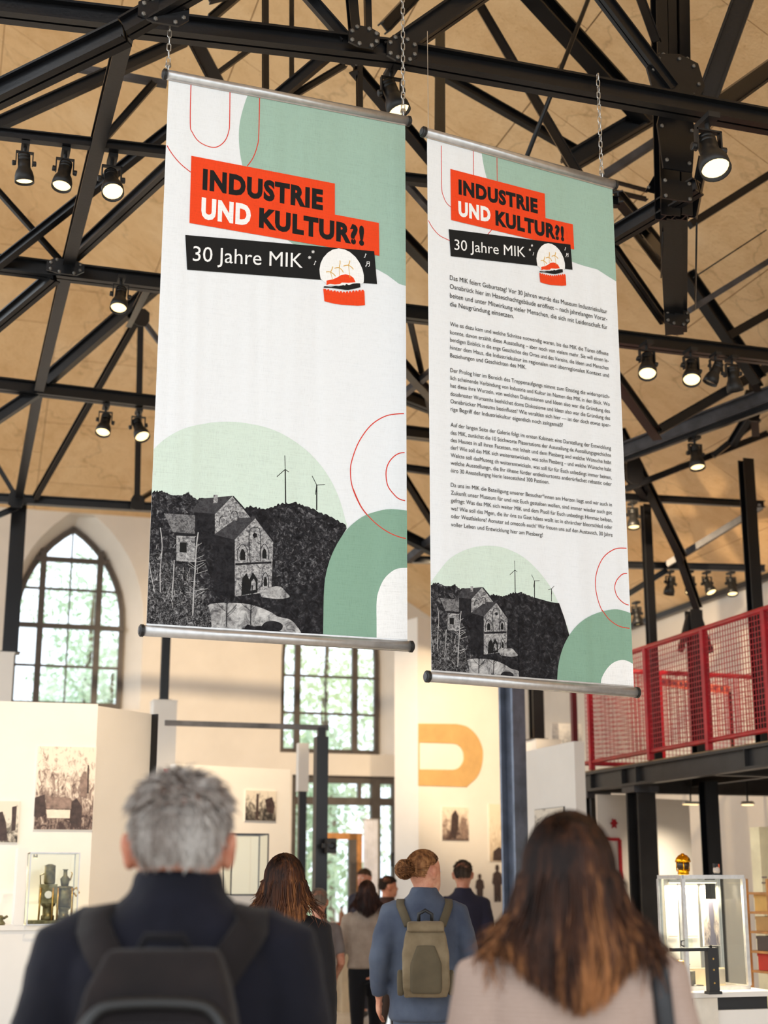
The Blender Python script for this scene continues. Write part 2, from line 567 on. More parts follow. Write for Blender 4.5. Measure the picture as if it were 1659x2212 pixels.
pane_window('window_1', o1, [(bx(86, 1400), None), (bx(212, 1400), None)], [bz(150, 1202), bz(150, 1347)], [bx(148, 1400)], [bz(150, 1266), bz(150, 1434)],
            'tall pointed iron-framed window in the end wall at the left')
pane_window('window_2', o2, [(bx(650, 1560), None), (bx(776, 1560), None)], [bz(700, 1335)], [bx(713, 1560)], [bz(700, 1456), bz(700, 1537)],
            'pointed iron-framed window above the glazed entrance')
# glazed entrance below the second window
dw = thing('door_1', backP((dl+dr)/2, 0, -0.2), 'glazed entrance with grey steel frame in the end wall', None)
dw['kind'] = 'structure'
q = -0.2
zt1, zt2 = bz(780, 1730), bz(780, 1806)
for nm, (x0, z0, x1, z1, w) in (('head', (dl, dz-0.05, dr, dz-0.05, 0.11)), ('jamb', (dl-0.05, 0, dl-0.05, dz, 0.11)), ('jamb', (dr+0.05, 0, dr+0.05, dz, 0.1)),
                                ('mullion', (bx(818, 1900), 0, bx(818, 1900), dz, 0.15)), ('transom', (dl, zt1, dr, zt1, 0.09)), ('mullion', (bx(783, 1750), zt1, bx(783, 1750), dz, 0.05)),
                                ('mullion', (bx(660, 1900), 0, bx(660, 1900), dz, 0.08))):
    MB().bar(backP(x0, z0, q), backP(x1, z1, q), w, 0.12, AX if x0 == x1 else UP).build(nm, MAT['window_frame'], dw)
MAT['oak'] = paint('oiled_oak', (190, 132, 74), 0.5, 0, 0.15, 10)
jl, jr, jz = bx(700, 1900), bx(768, 1900), zt2
leaf = MB().bar(backP(jl, jz, q), backP(jr-0.06, jz, q), 0.10, 0.10).build('door_leaf_head', MAT['oak'], dw)
MB().bar(backP(jr, 0, q), backP(jr, jz+0.05, q), 0.12, 0.10, AX).build('door_leaf_stile', MAT['window_frame'], dw)
MB().bar(backP(jr-0.11, 0, q), backP(jr-0.11, jz+0.05, q), 0.09, 0.08, AX).build('door_leaf_stile', MAT['oak'], dw)
for x0, x1, z0, z1 in ((dl-0.1, bx(660, 1900), 0, zt1), (bx(660, 1900), jl, 0, zt1), (jl, jr, jz, zt1), (jl, jr, 0, jz), (jr, bx(818, 1900), 0, zt1), (bx(818, 1900), dr, 0, zt1), (dl-.1, bx(783, 1750), zt1, dz), (bx(783, 1750), bx(818, 1900), zt1, dz), (bx(818, 1900), dr, zt1, dz)):
    MB().add([backP(x0, z0, q-.03), backP(x1, z0, q-.03), backP(x1, z1, q-.03), backP(x0, z1, q-.03), backP(x0, z0, q-.036), backP(x1, z0, q-.036), backP(x1, z1, q-.036), backP(x0, z1, q-.036)],
             [[0,1,2,3],[7,6,5,4],[0,4,5,1],[1,5,6,2],[2,6,7,3],[3,7,4,0]]).build('pane', MAT['glass'], dw)

# right wall under the low eaves
wr = MB()
wr.add([pq(0, -0.5, 0), pq(0, 24, 0), pq(0, 24, Z_EAVE), pq(0, -0.5, Z_EAVE), pq(-0.4, -0.5, 0), pq(-0.4, 24, 0), pq(-0.4, 24, Z_EAVE), pq(-0.4, -0.5, Z_EAVE)],
       [[0,1,2,3],[7,6,5,4],[0,4,5,1],[1,5,6,2],[2,6,7,3],[3,7,4,0]])
struct(wr.build('wall_right', MAT['white_wall']), 'white plastered side wall behind the red gallery railing')
MB().bar(pq(0.06, 0, Z_EAVE-0.02), pq(0.06, 24, Z_EAVE-0.02), 0.06, 0.07).build('trim_1', MAT['steel'])
struct(bpy.data.objects['trim_1'], 'black steel beam along the eaves of the side wall')

# outside: ground and trees seen through the glass
MAT['ground'] = paint('pale_gravel', (196, 194, 180), 0.95, 0, 0.1, 3)
gm = MB()
gm.add([(-90, -60, -0.25), (90, -60, -0.25), (90, 120, -0.25), (-90, 120, -0.25)], [[0, 1, 2, 3]])
struct(gm.build('ground', MAT['ground']), 'pale gravel ground outside the hall')
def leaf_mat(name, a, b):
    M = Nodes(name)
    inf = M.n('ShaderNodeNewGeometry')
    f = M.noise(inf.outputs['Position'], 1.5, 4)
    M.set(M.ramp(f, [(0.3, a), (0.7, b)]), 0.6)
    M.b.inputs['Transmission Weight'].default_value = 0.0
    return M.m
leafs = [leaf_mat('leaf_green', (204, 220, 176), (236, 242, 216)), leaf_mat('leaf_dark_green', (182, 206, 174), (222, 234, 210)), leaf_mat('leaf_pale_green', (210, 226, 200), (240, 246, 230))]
MAT['bark'] = paint('tree_bark', (110, 96, 80), 0.9, 0, 0.2, 12)
random.seed(5)
tree_spots = [(-10.2, 30.5, 9.0, 0, 'tree with pale yellow-green leaves far left outside the pointed window'), (-7.4, 36.5, 10.5, 1, 'darker green tree behind the middle of the left pointed window'),
              (-5.8, 31.0, 7.0, 2, 'pale tree outside at the right edge of the left window'), (-1.4, 36.5, 9.5, 0, 'leafy tree outside the upper part of the entrance window'),
              (-1.9, 27.9, 4.6, 1, 'small green tree outside the glazed entrance'), (2.3, 31.4, 8.0, 2, 'pale green tree outside to the right of the entrance')]
for x, y, h, k, lab in tree_spots:
    t = thing('tree', (x, y, -0.25), lab, 'tree', 'trees outside the hall')
    MB().tube([(x, y, -0.25), (x+.1, y, h*.3), (x-.1, y+.1, h*.6), (x, y, h*.85)], [0.2, 0.16, 0.1, 0.03], 8).build('trunk', MAT['bark'], t)
    cr = MB()
    blobs = [(x+random.uniform(-1.4, 1.4), y+random.uniform(-1.1, 1.1), h*random.uniform(.22, .95), random.uniform(.7, 1.3)) for _ in range(22)]
    for _ in range(3200):
        bxx, by, bz_, br = random.choice(blobs)
        d = Vector((random.gauss(0, 1), random.gauss(0, 1), random.gauss(0, 1))).normalized()*br*random.uniform(.55, 1)
        c = Vector((bxx, by, bz_)) + d
        a = Vector((random.gauss(0, 1), random.gauss(0, 1), random.gauss(0, 1))).normalized()
        b = a.cross(Vector((random.gauss(0, 1), random.gauss(0, 1), random.gauss(0, 1)))).normalized()
        s = random.uniform(.07, .13)
        cr.add([c-a*s, c-b*s*.5, c+a*s, c+b*s*.5], [[0, 1, 2, 3]])
    me = bpy.data.meshes.new('crown'); me.from_pydata([tuple(v - t.location) for v in cr.v], [], cr.f); me.materials.append(leafs[k])
    o = bpy.data.objects.new('crown', me); COL.objects.link(o); o.parent = t
def project(P):
    d = P - EYE
    zf = d.y*math.cos(PITCH) + d.z*math.sin(PITCH); up = -d.y*math.sin(PITCH) + d.z*math.cos(PITCH)
    return (829.5 + d.x/zf*FPX, 1106 - up/zf*FPX)

# ------------------------------------------------------------------ steel roof structure
def px(w, P): return w*((P - EYE).y*math.cos(PITCH) + (P - EYE).z*math.sin(PITCH))/FPX
def member(tr, name, a, b, w, sec='I', mat='steel', h=None):
    """a, b: (u, v, s) picture point on the cross plane s of the hall, or a finished Vector; w: visible width in picture pixels"""
    A = a if isinstance(a, Vector) else on_s(*a)
    B = b if isinstance(b, Vector) else on_s(*b)
    t = px(w, (A+B)/2)
    d = (B-A).normalized()                     # members that leave the picture run on beyond its edge
    for e, sg in ((a, -1), (b, 1)):
        if not isinstance(e, Vector) and (e[0] <= -10 or e[0] >= 1680 or e[1] <= -10):
            if sg < 0: A = A - d*1.1
            else: B = B + d*1.1
    m = MB()
    if sec == 'I': m.ibeam(A, B, t*0.85, t)
    elif sec == 'C': m.channels(A, B, t*0.95, t)
    elif sec == 'L': m.angle(A, B, t)
    elif sec == 'R': m.tube([A, B], t/2, 8)
    else: m.bar(A, B, t, t if h is None else h)
    return m.build(name, MAT[mat], tr, smooth=(sec == 'R'))
def plate(tr, c, w, h, s, pts=None, tilt=0.0, mat='steel', bolts=True):
    """gusset plate standing in the cross plane s, with a ring of bolt heads"""
    C = on_s(c[0], c[1], s) - AX*0.055
    k = px(1, C)
    out = pts or [(-.5,-.35),(-.2,-.5),(.3,-.5),(.5,-.2),(.5,.3),(.2,.5),(-.3,.5),(-.5,.2)]
    ca, sa = math.cos(tilt), math.sin(tilt)
    P2 = [((x*ca-y*sa)*w*k, (x*sa+y*ca)*h*k) for x, y in out]
    n = len(P2); m = MB()
    m.add([C + BX*x + UP*z for x, z in P2] + [C + AX*0.014 + BX*x + UP*z for x, z in P2],
          [list(range(n)), list(range(2*n-1, n-1, -1))] + [[i, (i+1) % n, n+(i+1) % n, n+i] for i in range(n)])
    pl = m.build('gusset_plate', MAT[mat], tr)
    if bolts:
        for x, z in P2:
            o = C + BX*x*0.78 + UP*z*0.78
            MB().lathe(o + AX*0.004, -AX, [(0.006, 0), (0.011, 0.002), (0.011, 0.012), (0.005, 0.017)], 6).build('bolt', MAT['bolt'], pl)
    return pl

def truss(label, s, u=800, v=600, name='roof_truss'):
    P = on_s(u, v, s)
    return thing(name, P, label, 'roof truss', 'black steel roof trusses')

# near truss: carries the banners
T1 = truss('nearest black steel truss carrying both hanging banners', 6.02, 850, 118)
S1 = 6.02
nl, nm_, nr_ = atz(-40, 12, 5.55), atz(852, 116, 5.55), atz(1700, 270, 5.55)
def tie(tr, a, b, h, w, name='tie_beam', sec='C'):
    d = (b-a).normalized()
    if project(a)[0] < -20: a = a - d*2.2
    if project(b)[0] > 1680: b = b + d*2.0
    m = MB()
    (m.channels if sec == 'C' else m.ibeam)(a, b, w, h)
    return m.build(name, MAT['steel'], tr)
tie(T1, nl, nm_, 0.10, 0.11)
tie(T1, nm_, nr_, 0.10, 0.11)
plate(T1, (862, 118), 70, 60, S1 + .02)
plate(T1, (1450, 178), 130, 110, 6.30, tilt=0.2)
plate(T1, (350, 38), 110, 60, 5.88)
plate(T1, (780, 92), 70, 50, 6.0)
member(T1, 'brace', (-20, 212, 6.4), (270, 70, 5.95), 46, 'C')
member(T1, 'brace', (270, 62, 5.92), (430, -30, 5.75), 42, 'C')
member(T1, 'brace', (840, 118, 6.05), (1045, -25, 6.0), 44, 'C')
member(T1, 'post', (757, -30, 6.05), (768, 92, 6.05), 24, 'I')
member(T1, 'post', (793, -30, 6.05), (796, 88, 6.05), 14, 'L')
member(T1, 'diagonal', (655, -20, 6.1), (748, 85, 6.05), 24, 'I')
member(T1, 'diagonal', (1288, -25, 6.25), (1452, 192, 6.25), 26, 'C')
member(T1, 'diagonal', (1615, -30, 6.2), (1520, 232, 6.3), 46, 'C')
member(T1, 'diagonal', (1690, 130, 6.6), (1535, 240, 6.35), 38, 'I')
member(T1, 'hanger', (1378, -20, 6.45), (1418, 90, 6.4), 20, 'I')

# king post cluster at the right
T1K = thing('king_post', on_s(1450, 690, 6.75), 'slender black riveted steel post hanging beside the right banner', 'post')
for du, w in ((-24, 30), (0, 24), (25, 30)):
    member(T1K, 'shaft', (1446+du, -30, 6.55), (1455+du*.9, 470, 6.62), w, 'I')
for du, w in ((-12, 28), (13, 28), (32, 14)):
    member(T1K, 'shaft', (1447+du, 440, 6.62), (1456+du*.7, 712, 7.9), w, 'I')
for v in (150, 250, 420):
    pl = plate(T1K, (1449 + (v-150)*.012, v), 74 if v < 430 else 52, 46, 6.48 if v < 430 else 6.6, [(-.5,-.5),(.5,-.5),(.5,.5),(-.5,.5)])
plate(T1K, (1452, 300), 92, 170, 6.44, [(-.4,-.5),(.35,-.5),(.5,.1),(.3,.5),(-.3,.5),(-.5,.1)])
plate(T1K, (1412, 395), 62, 80, 6.7, [(-.5,-.4),(.5,-.5),(.5,.5),(.1,.4)], mat='steel')
plate(T1K, (1454, 690), 60, 44, 7.7)
member(T1K, 'bracket', (1322, 512, 6.95), (1508, 402, 6.45), 34, 'C')
member(T1K, 'bracket', (1335, 492, 7.0), (1500, 396, 6.5), 16, 'box', 'steel_worn')
member(T1K, 'diagonal', (1495, 470, 6.6), (1520, 340, 6.55), 20, 'I')
member(T1K, 'rod', (1505, 480, 6.7), (1502, 668, 7.6), 4, 'R')
member(T1K, 'rod', (1428, 600, 7.2), (1432, 500, 6.8), 3, 'R')

# rafters and braces behind the near truss
R1 = truss('black steel rafters crossing behind the king post at the upper right', 7.9, 1350, 150)
member(R1, 'rafter', (1140, -25, 7.6), (1395, 255, 8.2), 42, 'I')
member(R1, 'brace', (1238, 85, 8.0), (1290, 172, 8.0), 16, 'L')
member(R1, 'brace', (1018, -20, 8.0), (1278, 424, 7.6), 20, 'I')
member(R1, 'tie_rod', (1276, -15, 7.4), (1108, 415, 7.3), 10, 'R')
member(R1, 'strut', (1222, 356, 8.4), (1405, 248, 8.2), 38, 'C')
member(R1, 'strut', (1300, 382, 8.8), (1418, 305, 8.6), 16, 'box', 'steel_worn')
member(R1, 'brace', (940, 152, 8.6), (1260, 335, 8.6), 20, 'I')
member(R1, 'post', (951, 30, 8.6), (950, 392, 7.4), 26, 'I')
member(R1, 'brace', (1335, 425, 7.6), (1440, 552, 8.6), 25, 'I')
member(R1, 'brace', (1318, 388, 8.5), (1400, 410, 8.5), 10, 'L')
member(R1, 'brace', (1320, 410, 8.5), (1398, 428, 8.5), 12, 'L')
member(R1, 'purlin', (1690, 360, 8.6), (1490, 486, 8.6), 16, 'box')
member(R1, 'brace', (765, 145, 7.2), (1225, 692, 8.75), 24, 'I')
member(R1, 'brace', (868, 385, 7.2), (1130, 684, 8.75), 14, 'I', 'steel_worn')
member(R1, 'brace', (735, 372, 7.2), (1032, 680, 8.75), 26, 'I')

# upper left web behind the first banner
R2 = truss('black steel web of braces above the left banner', 7.6, 500, 100)
member(R2, 'brace', (-20, 275, 7.6), (400, 85, 7.6), 26, 'I')
member(R2, 'strut', (145, 143, 8.0), (360, 182, 8.0), 14, 'box', 'steel_worn')
member(R2, 'strut', (333, 178, 7.9), (215, 312, 7.9), 15, 'I')
member(R2, 'brace', (418, 82, 7.4), (555, 345, 7.2), 32, 'I')
member(R2, 'strut', (440, 180, 7.4), (552, 98, 7.4), 10, 'box')
member(R2, 'post', (573, -20, 7.4), (574, 352, 7.2), 15, 'I')
member(R2, 'post', (630, -20, 7.6), (630, 358, 7.2), 12, 'I')
member(R2, 'brace', (440, 343, 7.16), (708, 118, 7.0), 24, 'I')
member(R2, 'brace', (420, 334, 7.16), (745, 140, 7.2), 14, 'I')
member(R2, 'brace', (450, 0, 7.4), (530, -20, 7.4), 16, 'I')
member(R2, 'post', (776, 140, 7.2), (778, 374, 7.2), 14, 'I')
member(R2, 'brace', (455, 40, 7.6), (520, -15, 7.6), 18, 'I')
plate(R2, (748, 138), 70, 24, 7.0)
member(R2, 'brace', (905, -20, 7.5), (830, 60, 7.4), 26, 'I')

# second cross tie with three lamps
T2 = truss('thin black steel tie carrying three spotlights beside the left banner', 7.16, 170, 310)
a2, b2 = atz(-40, 284, 5.4), atz(1335, 437, 5.4)
tie(T2, a2, b2, 0.055, 0.05, sec='I')
T3 = truss('black steel truss level with the lettering of the left banner', 8.75, 150, 570)
a3, b3 = atz(-40, 566, 5.4), atz(1720, 778, 5.4)
tie(T3, a3, b3, 0.10, 0.10)
plate(T3, (140, 583), 80, 34, 8.68)
member(T3, 'brace', (398, 332, 7.2), (160, 552, 8.75), 26, 'C')
member(T3, 'brace', (480, 190, 7.6), (-12, 577, 8.8), 20, 'I')
member(T3, 'brace', (-20, 395, 8.6), (142, 576, 8.75), 12, 'I')
member(T3, 'brace', (118, 596, 8.8), (-20, 712, 9.4), 26, 'C')
member(T3, 'brace', (1238, 412, 7.6), (1434, 692, 8.8), 20, 'C')
member(T3, 'brace', (1372, 488, 8.4), (1445, 580, 7.6), 28, 'I')
member(T3, 'brace', (1489, 671, 9.0), (1690, 546, 9.0), 12, 'box', 'steel_worn')
member(T3, 'rod', (1655, 497, 8.9), (1498, 600, 8.9), 3, 'R')
R3 = truss('black steel rafter running down behind the right lamp row', 10.2, 1560, 720)
member(R3, 'rafter', (1483, 592, 10.0), (1640, 822, 10.2), 30, 'I')
member(R3, 'purlin', (1572, 727, 10.1), (1690, 660, 10.1), 18, 'box')
member(R3, 'purlin', (1418, 932, 10.6), (1690, 775, 10.4), 20, 'I')
member(R3, 'brace', (1245, 700, 8.9), (1420, 940, 10.6), 26, 'I')
member(R3, 'brace', (1595, 760, 10.4), (1640, 840, 10.6), 20, 'I')

# long beam on the left joining the cross ties
LB = thing('long_beam', atz(150, 560, 5.4), 'black steel beam running along the hall across the left ties', 'beam')
pts = [(272, 62), (148, 565), (84, 838), (38, 1088)]
P = [atz(u, v, 5.4) for u, v in pts]
for i in range(3): 
    m = MB().ibeam(P[i], P[i+1], 0.075, 0.085)
    m.build('segment', MAT['steel'], LB)
T4 = truss('black steel truss with two spotlights left of the left banner', 11.2, 85, 848)
a4, b4 = atz(-40, 826, 5.4), atz(1340, 988, 5.4)
tie(T4, a4, b4, 0.10, 0.10)
member(T4, 'brace', (345, 610, 10.9), (98, 824, 11.2), 27, 'I')
member(T4, 'brace', (84, 843, 11.25), (-20, 912, 11.3), 24, 'I')
member(T4, 'brace', (296, 690, 12.2), (76, 1075, 14.7), 14, 'I')
member(T4, 'post', (304, 690, 13.2), (296, 1085, 14.6), 15, 'I')
member(T4, 'brace', (278, 700, 11.6), (326, 604, 8.9), 16, 'I')
member(T4, 'brace', (300, 680, 11.8), (345, 740, 11.8), 10, 'box', 'steel_worn')
member(T4, 'brace', (760, 668, 8.8), (1010, 942, 11.2), 22, 'I')
member(T4, 'brace', (1060, 700, 8.8), (780, 925, 11.2), 14, 'box', 'steel_worn')
member(T4, 'brace', (690, 786, 10.4), (1150, 962, 11.2), 26, 'C')
member(T4, 'brace', (885, 690, 9.2), (940, 935, 11.2), 12, 'I')
plate(T4, (304, 690), 34, 40, 11.6, bolts=False)
T5 = truss('black steel tie just above the left pointed window', 14.7, 100, 1085)
a5, b5 = atz(-40, 1074, 5.4), atz(420, 1102, 5.4)
tie(T5, a5, b5, 0.09, 0.09, sec='I')
member(T5, 'brace', (-15, 990, 14.8), (32, 1068, 14.75), 10, 'I')
plate(T5, (296, 1088), 30, 34, 14.6, bolts=False)
plate(T5, (35, 1080), 34, 40, 14.6, bolts=False)
member(T5, 'knee_brace', (300, 1080, 14.6), (366, 1040, 15.0), 9, 'I')
member(T5, 'knee_brace', (38, 1095, 14.7), (-15, 1118, 14.7), 12, 'I')

# far right lattice over the gallery
T6 = truss('grey and black steel girder above the gallery at the right', 12.2, 1500, 915)
member(T6, 'girder', (1335, 980, 11.6), (1690, 844, 10.8), 34, 'C', 'steel_worn')
member(T6, 'girder', (1335, 996, 11.6), (1690, 868, 10.8), 14, 'box')
member(T6, 'tie_rod', (1350, 1057, 12.3), (1690, 924, 12.0), 13, 'I')
member(T6, 'tie', (1350, 1074, 12.8), (1650, 1090, 12.8), 15, 'I')
member(T6, 'diagonal', (1340, 930, 12.4), (1474, 1206, 13.0), 20, 'I')
member(T6, 'brace', (1345, 1010, 12.4), (1400, 1075, 12.8), 22, 'I')
member(T6, 'brace', (1580, 960, 11.8), (1640, 860, 11.4), 18, 'I')
member(T6, 'brace', (1625, 815, 11.0), (1632, 935, 11.8), 20, 'I')
member(T6, 'brace', (1540, 985, 12.0), (1640, 905, 11.8), 12, 'box')
plate(T6, (1618, 880), 40, 70, 11.1, bolts=False)
plate(T6, (1366, 1020), 40, 60, 12.0, bolts=False)
T7 = truss('farthest black steel tie with a row of four spotlights over the gallery', 15.85, 1500, 1224)
a7, b7 = on_s(366, 1196, 14.98), on_s(1652, 1228, 13.2)
tie(T7, a7, b7, 0.07, 0.07, sec='I')
member(T7, 'brace', (1440, 1220, 13.4), (1645, 1094, 12.8), 13, 'box', 'steel_worn')
member(T7, 'brace', (1330, 1300, 13.6), (1440, 1232, 13.45), 12, 'box')
member(T7, 'brace', (1466, 1195, 13.1), (1508, 1316, 13.3), 18, 'I')
member(T7, 'tie', (600, 974, 12.8), (1352, 1074, 12.8), 15, 'I')
member(T7, 'brace', (845, 985, 12.9), (986, 1212, 14.1), 14, 'I')
member(T7, 'brace', (800, 1120, 13.8), (985, 1213, 14.1), 22, 'I')
member(T7, 'brace', (1060, 1062, 13.0), (880, 1210, 14.25), 16, 'box', 'steel_worn')

# columns
def column(u0, v0, u1, v1, Y, w, label, zb=None, name='steel_column', mat='steel', two=True):
    top = at(u0, v0, Y)
    zb = zb if zb is not None else at(u1, v1, Y).z
    base = Vector((top.x, top.y, zb))
    t = thing(name, base, label, 'column')
    k = px(w, base)
    MB().ibeam(base + UP*0.012, top, k, k, AX).build('shaft', MAT[mat], t)
    MB().obox(base + UP*0.006, BX*k*0.62, AX*k*0.62, UP*0.006).build('base_plate', MAT[mat], t)
    return t

# ------------------------------------------------------------------ spotlights
def spot_proto():
    r = thing('spotlight', (0, 0, 0), 'x', 'spotlight', 'black track spotlights')
    MB().box((-.022, -.05, -.02), (.022, .05, 0)).build('adapter', MAT['rubber'], r, local=True)
    MB().tube([(0, 0, -.02), (0, 0, -.05)], .009, 8).build('stem', MAT['rubber'], r, local=True)
    y = MB()
    for s in (-1, 1): y.box((s*.045-.003, -.012, -.125), (s*.045+.003, .012, -.047))
    y.box((-.048, -.012, -.053), (.048, .012, -.047))
    y.build('yoke', MAT['rubber'], r, local=True)
    h = MB().lathe((0, 0, .055), (0, 0, -1), [(.012, 0), (.034, .004), (.034, .018), (.030, .020), (.034, .022), (.034, .036), (.030, .038), (.034, .040), (.034, .075), (.036, .085), (.046, .105), (.052, .13), (.053, .165), (.049, .165), (.046, .14), (.02, .13)], 20, cap=False).build('housing', MAT['rubber'], r, True, local=True)
    h.location = (0, 0, -.115)
    MB().lathe((0, 0, -.094), (0, 0, -1), [(.047, 0), (.045, .003), (.02, .006)], 20).build('lens', MAT['lamp_lens'], h, True, local=True)
    for s in (-1, 1):
        MB().lathe((s*.045, 0, 0), (s, 0, 0), [(.012, 0), (.015, .006), (.015, .018), (.01, .02)], 10).build('tilt_knob', MAT['rubber'], h, local=True)
    return r
MAT['dark_lens'] = paint('unlit_lamp_lens', (92, 84, 70), .15)
SPOT = spot_proto()
spot_n = [0]
def spotlight(P, aim, label, scale=1.0, power=0.0, size=38, on=True, yaw=0.0, target=None, blend=0.9):
    o = SPOT if spot_n[0] == 0 else copy_tree(SPOT)
    spot_n[0] += 1
    o['label'] = label
    o.location = P; o.scale = (scale,)*3; o.rotation_euler = (0, 0, PHI + yaw)
    hs = [c for c in o.children if c.name.startswith('housing')][0]
    head = P + Vector((0, 0, -.115*scale))
    d = (Vector(target) - head).normalized() if target is not None else Vector(aim).normalized()
    d_loc = Matrix.Rotation(-(PHI+yaw), 3, 'Z') @ d
    hs.rotation_mode = 'QUATERNION'
    hs.rotation_quaternion = Vector((0, 0, -1)).rotation_difference(d_loc)
    if not power:
        ln = [c for c in hs.children if c.name.startswith('lens')][0]
        ln.material_slots[0].link = 'OBJECT'; ln.material_slots[0].material = MAT['dark_lens']
    if power:
        L = bpy.data.lights.new('lamp_beam', 'SPOT')
        L.energy = power; L.color = (1.0, 0.76, 0.48); L.spot_size = math.radians(size); L.spot_blend = blend; L.shadow_soft_size = 0.045
        l = bpy.data.objects.new('lamp_beam', L); COL.objects.link(l)
        l.parent = hs; l.location = (0, 0, -.12)
    return o
A = 'black track spotlight '
cols_up = lambda u, v, z: atz(u, v, z)
spotlight(atz(55, 312, 5.37), (.05, .1, -1), A+'hanging straight down, leftmost under the upper left tie', 0.95, 25)
spotlight(atz(142, 326, 5.37), (-.05, -.25, -1), A+'in the middle of the three under the upper left tie', 1.0, 25)
spotlight(atz(243, 340, 5.37), (.22, -.55, -1), A+'with bright lens, nearest the left banner under the upper left tie', 1.12, 30)
spotlight(atz(262, 600, 5.34), (.0, -.40, -1), A+'alone under the tie level with the banner lettering', 1.05, 30)
spotlight(atz(229, 876, 5.34), (-.05, -.45, -1), A+'left one of the pair beside the lower left banner edge', 1.15, 30)
spotlight(atz(300, 886, 5.34), (.45, -.5, -1), A+'tilted to the right, touching the left banner edge in the picture', 1.2, 30)
spotlight(at(845, 148, 6.6), (.35, -.1, -1), A+'above the right end of the left banner', 1.15, 20)
spotlight(at(1527, 256, 6.75), (.1, -.42, -1), A+'large and glowing on the near truss at the upper right', 1.5, 30)
spotlight(atz(1396, 740, 5.34), (-.12, -.55, -1), A+'left of the right-hand row, lens turned left', 1.25, 40)
spotlight(atz(1491, 755, 5.34), (-.15, -.6, -1), A+'second of the right-hand row with the brightest lens', 1.25, 40)
spotlight(atz(1545, 764, 5.34), (-.5, .1, -1), A+'unlit and turned left in the crowded right-hand pair', 1.05)
spotlight(atz(1580, 772, 5.34), (.15, .15, -1), A+'unlit and hanging straight in the crowded right-hand pair', 1.15)
spotlight(at(1500, 945, 12.6), (.05, -.25, -1), A+'under the grey girder above the gallery', 1.35, 30)
spotlight(on_s(1447, 1234, 13.48), (-.2, .0, -1), A+'unlit, first of the row of four over the gallery', 1.12)
spotlight(on_s(1489, 1234, 13.42), (-.05, -.45, -1), A+'second of the row of four over the gallery', 1.12, 50, 55)
spotlight(on_s(1526, 1235, 13.37), (.3, -.45, -1), A+'third of the row of four, turned right over the gallery', 1.12, 50, 55)
spotlight(on_s(1578, 1236, 13.3), (.0, -.3, -1), A+'last of the row of four over the gallery', 1.12, 40, 55)
spotlight(at(1366, 1085, 14.0), (.0, -.2, -1), A+'half hidden at the lower right edge of the right banner', 1.2, 30)
spotlight(at(1374, 1300, 15.0), (.1, .0, -1), A+'above the red railing at the edge of the right banner', 1.1, 30)

# ------------------------------------------------------------------ hanging banners
K = 1.15
def cloth_mat():
    M = Nodes('white_banner_cloth')
    co = M.coords('Object')
    wv = []
    for ax in ((900, 14, 40), (14, 14, 900)):
        mp = M.n('ShaderNodeMapping'); mp.inputs['Scale'].default_value = ax
        M.l(co, mp.inputs[0])
        wv.append(M.noise(mp.outputs[0], 1.0, 2))
    w = M.math('ADD', wv[0], wv[1])
    fold = M.noise(M.coords('Object', (5.0, 5.0, 0.35)), 1.0, 2)
    M.set(M.ramp(w, [(0.7, (233, 236, 240)), (1.3, (244, 247, 251))]), 0.8, spec=0.15)
    b = M.bump(fold, 0.35, 0.05)
    M.bump(w, 0.12, 0.002, b)
    return M
def ink(name, c, var=0.05):
    M = Nodes(name)
    co = M.coords('Object')
    wv = []
    for ax in ((900, 14, 40), (14, 14, 900)):
        mp = M.n('ShaderNodeMapping'); mp.inputs['Scale'].default_value = ax
        M.l(co, mp.inputs[0]); wv.append(M.noise(mp.outputs[0], 1.0, 2))
    w = M.math('ADD', wv[0], wv[1])
    fold = M.noise(M.coords('Object', (5.0, 5.0, 0.35)), 1.0, 2)
    d = tuple(int(x*(1-var)) for x in c); e = tuple(min(255, int(x*(1+var))) for x in c)
    M.set(M.ramp(w, [(0.7, d), (1.3, e)]), 0.8, spec=0.15)
    M.bump(fold, 0.35, 0.05)
    return M.m
def photo_ink(name, stops, scale, detail=6, rough=0.7, dist=0.8):
    M = Nodes(name)
    co = M.coords('Object')
    f = M.noise(co, scale, detail, rough, dist)
    M.set(M.ramp(f, stops), 0.8, spec=0.15)
    return M.m
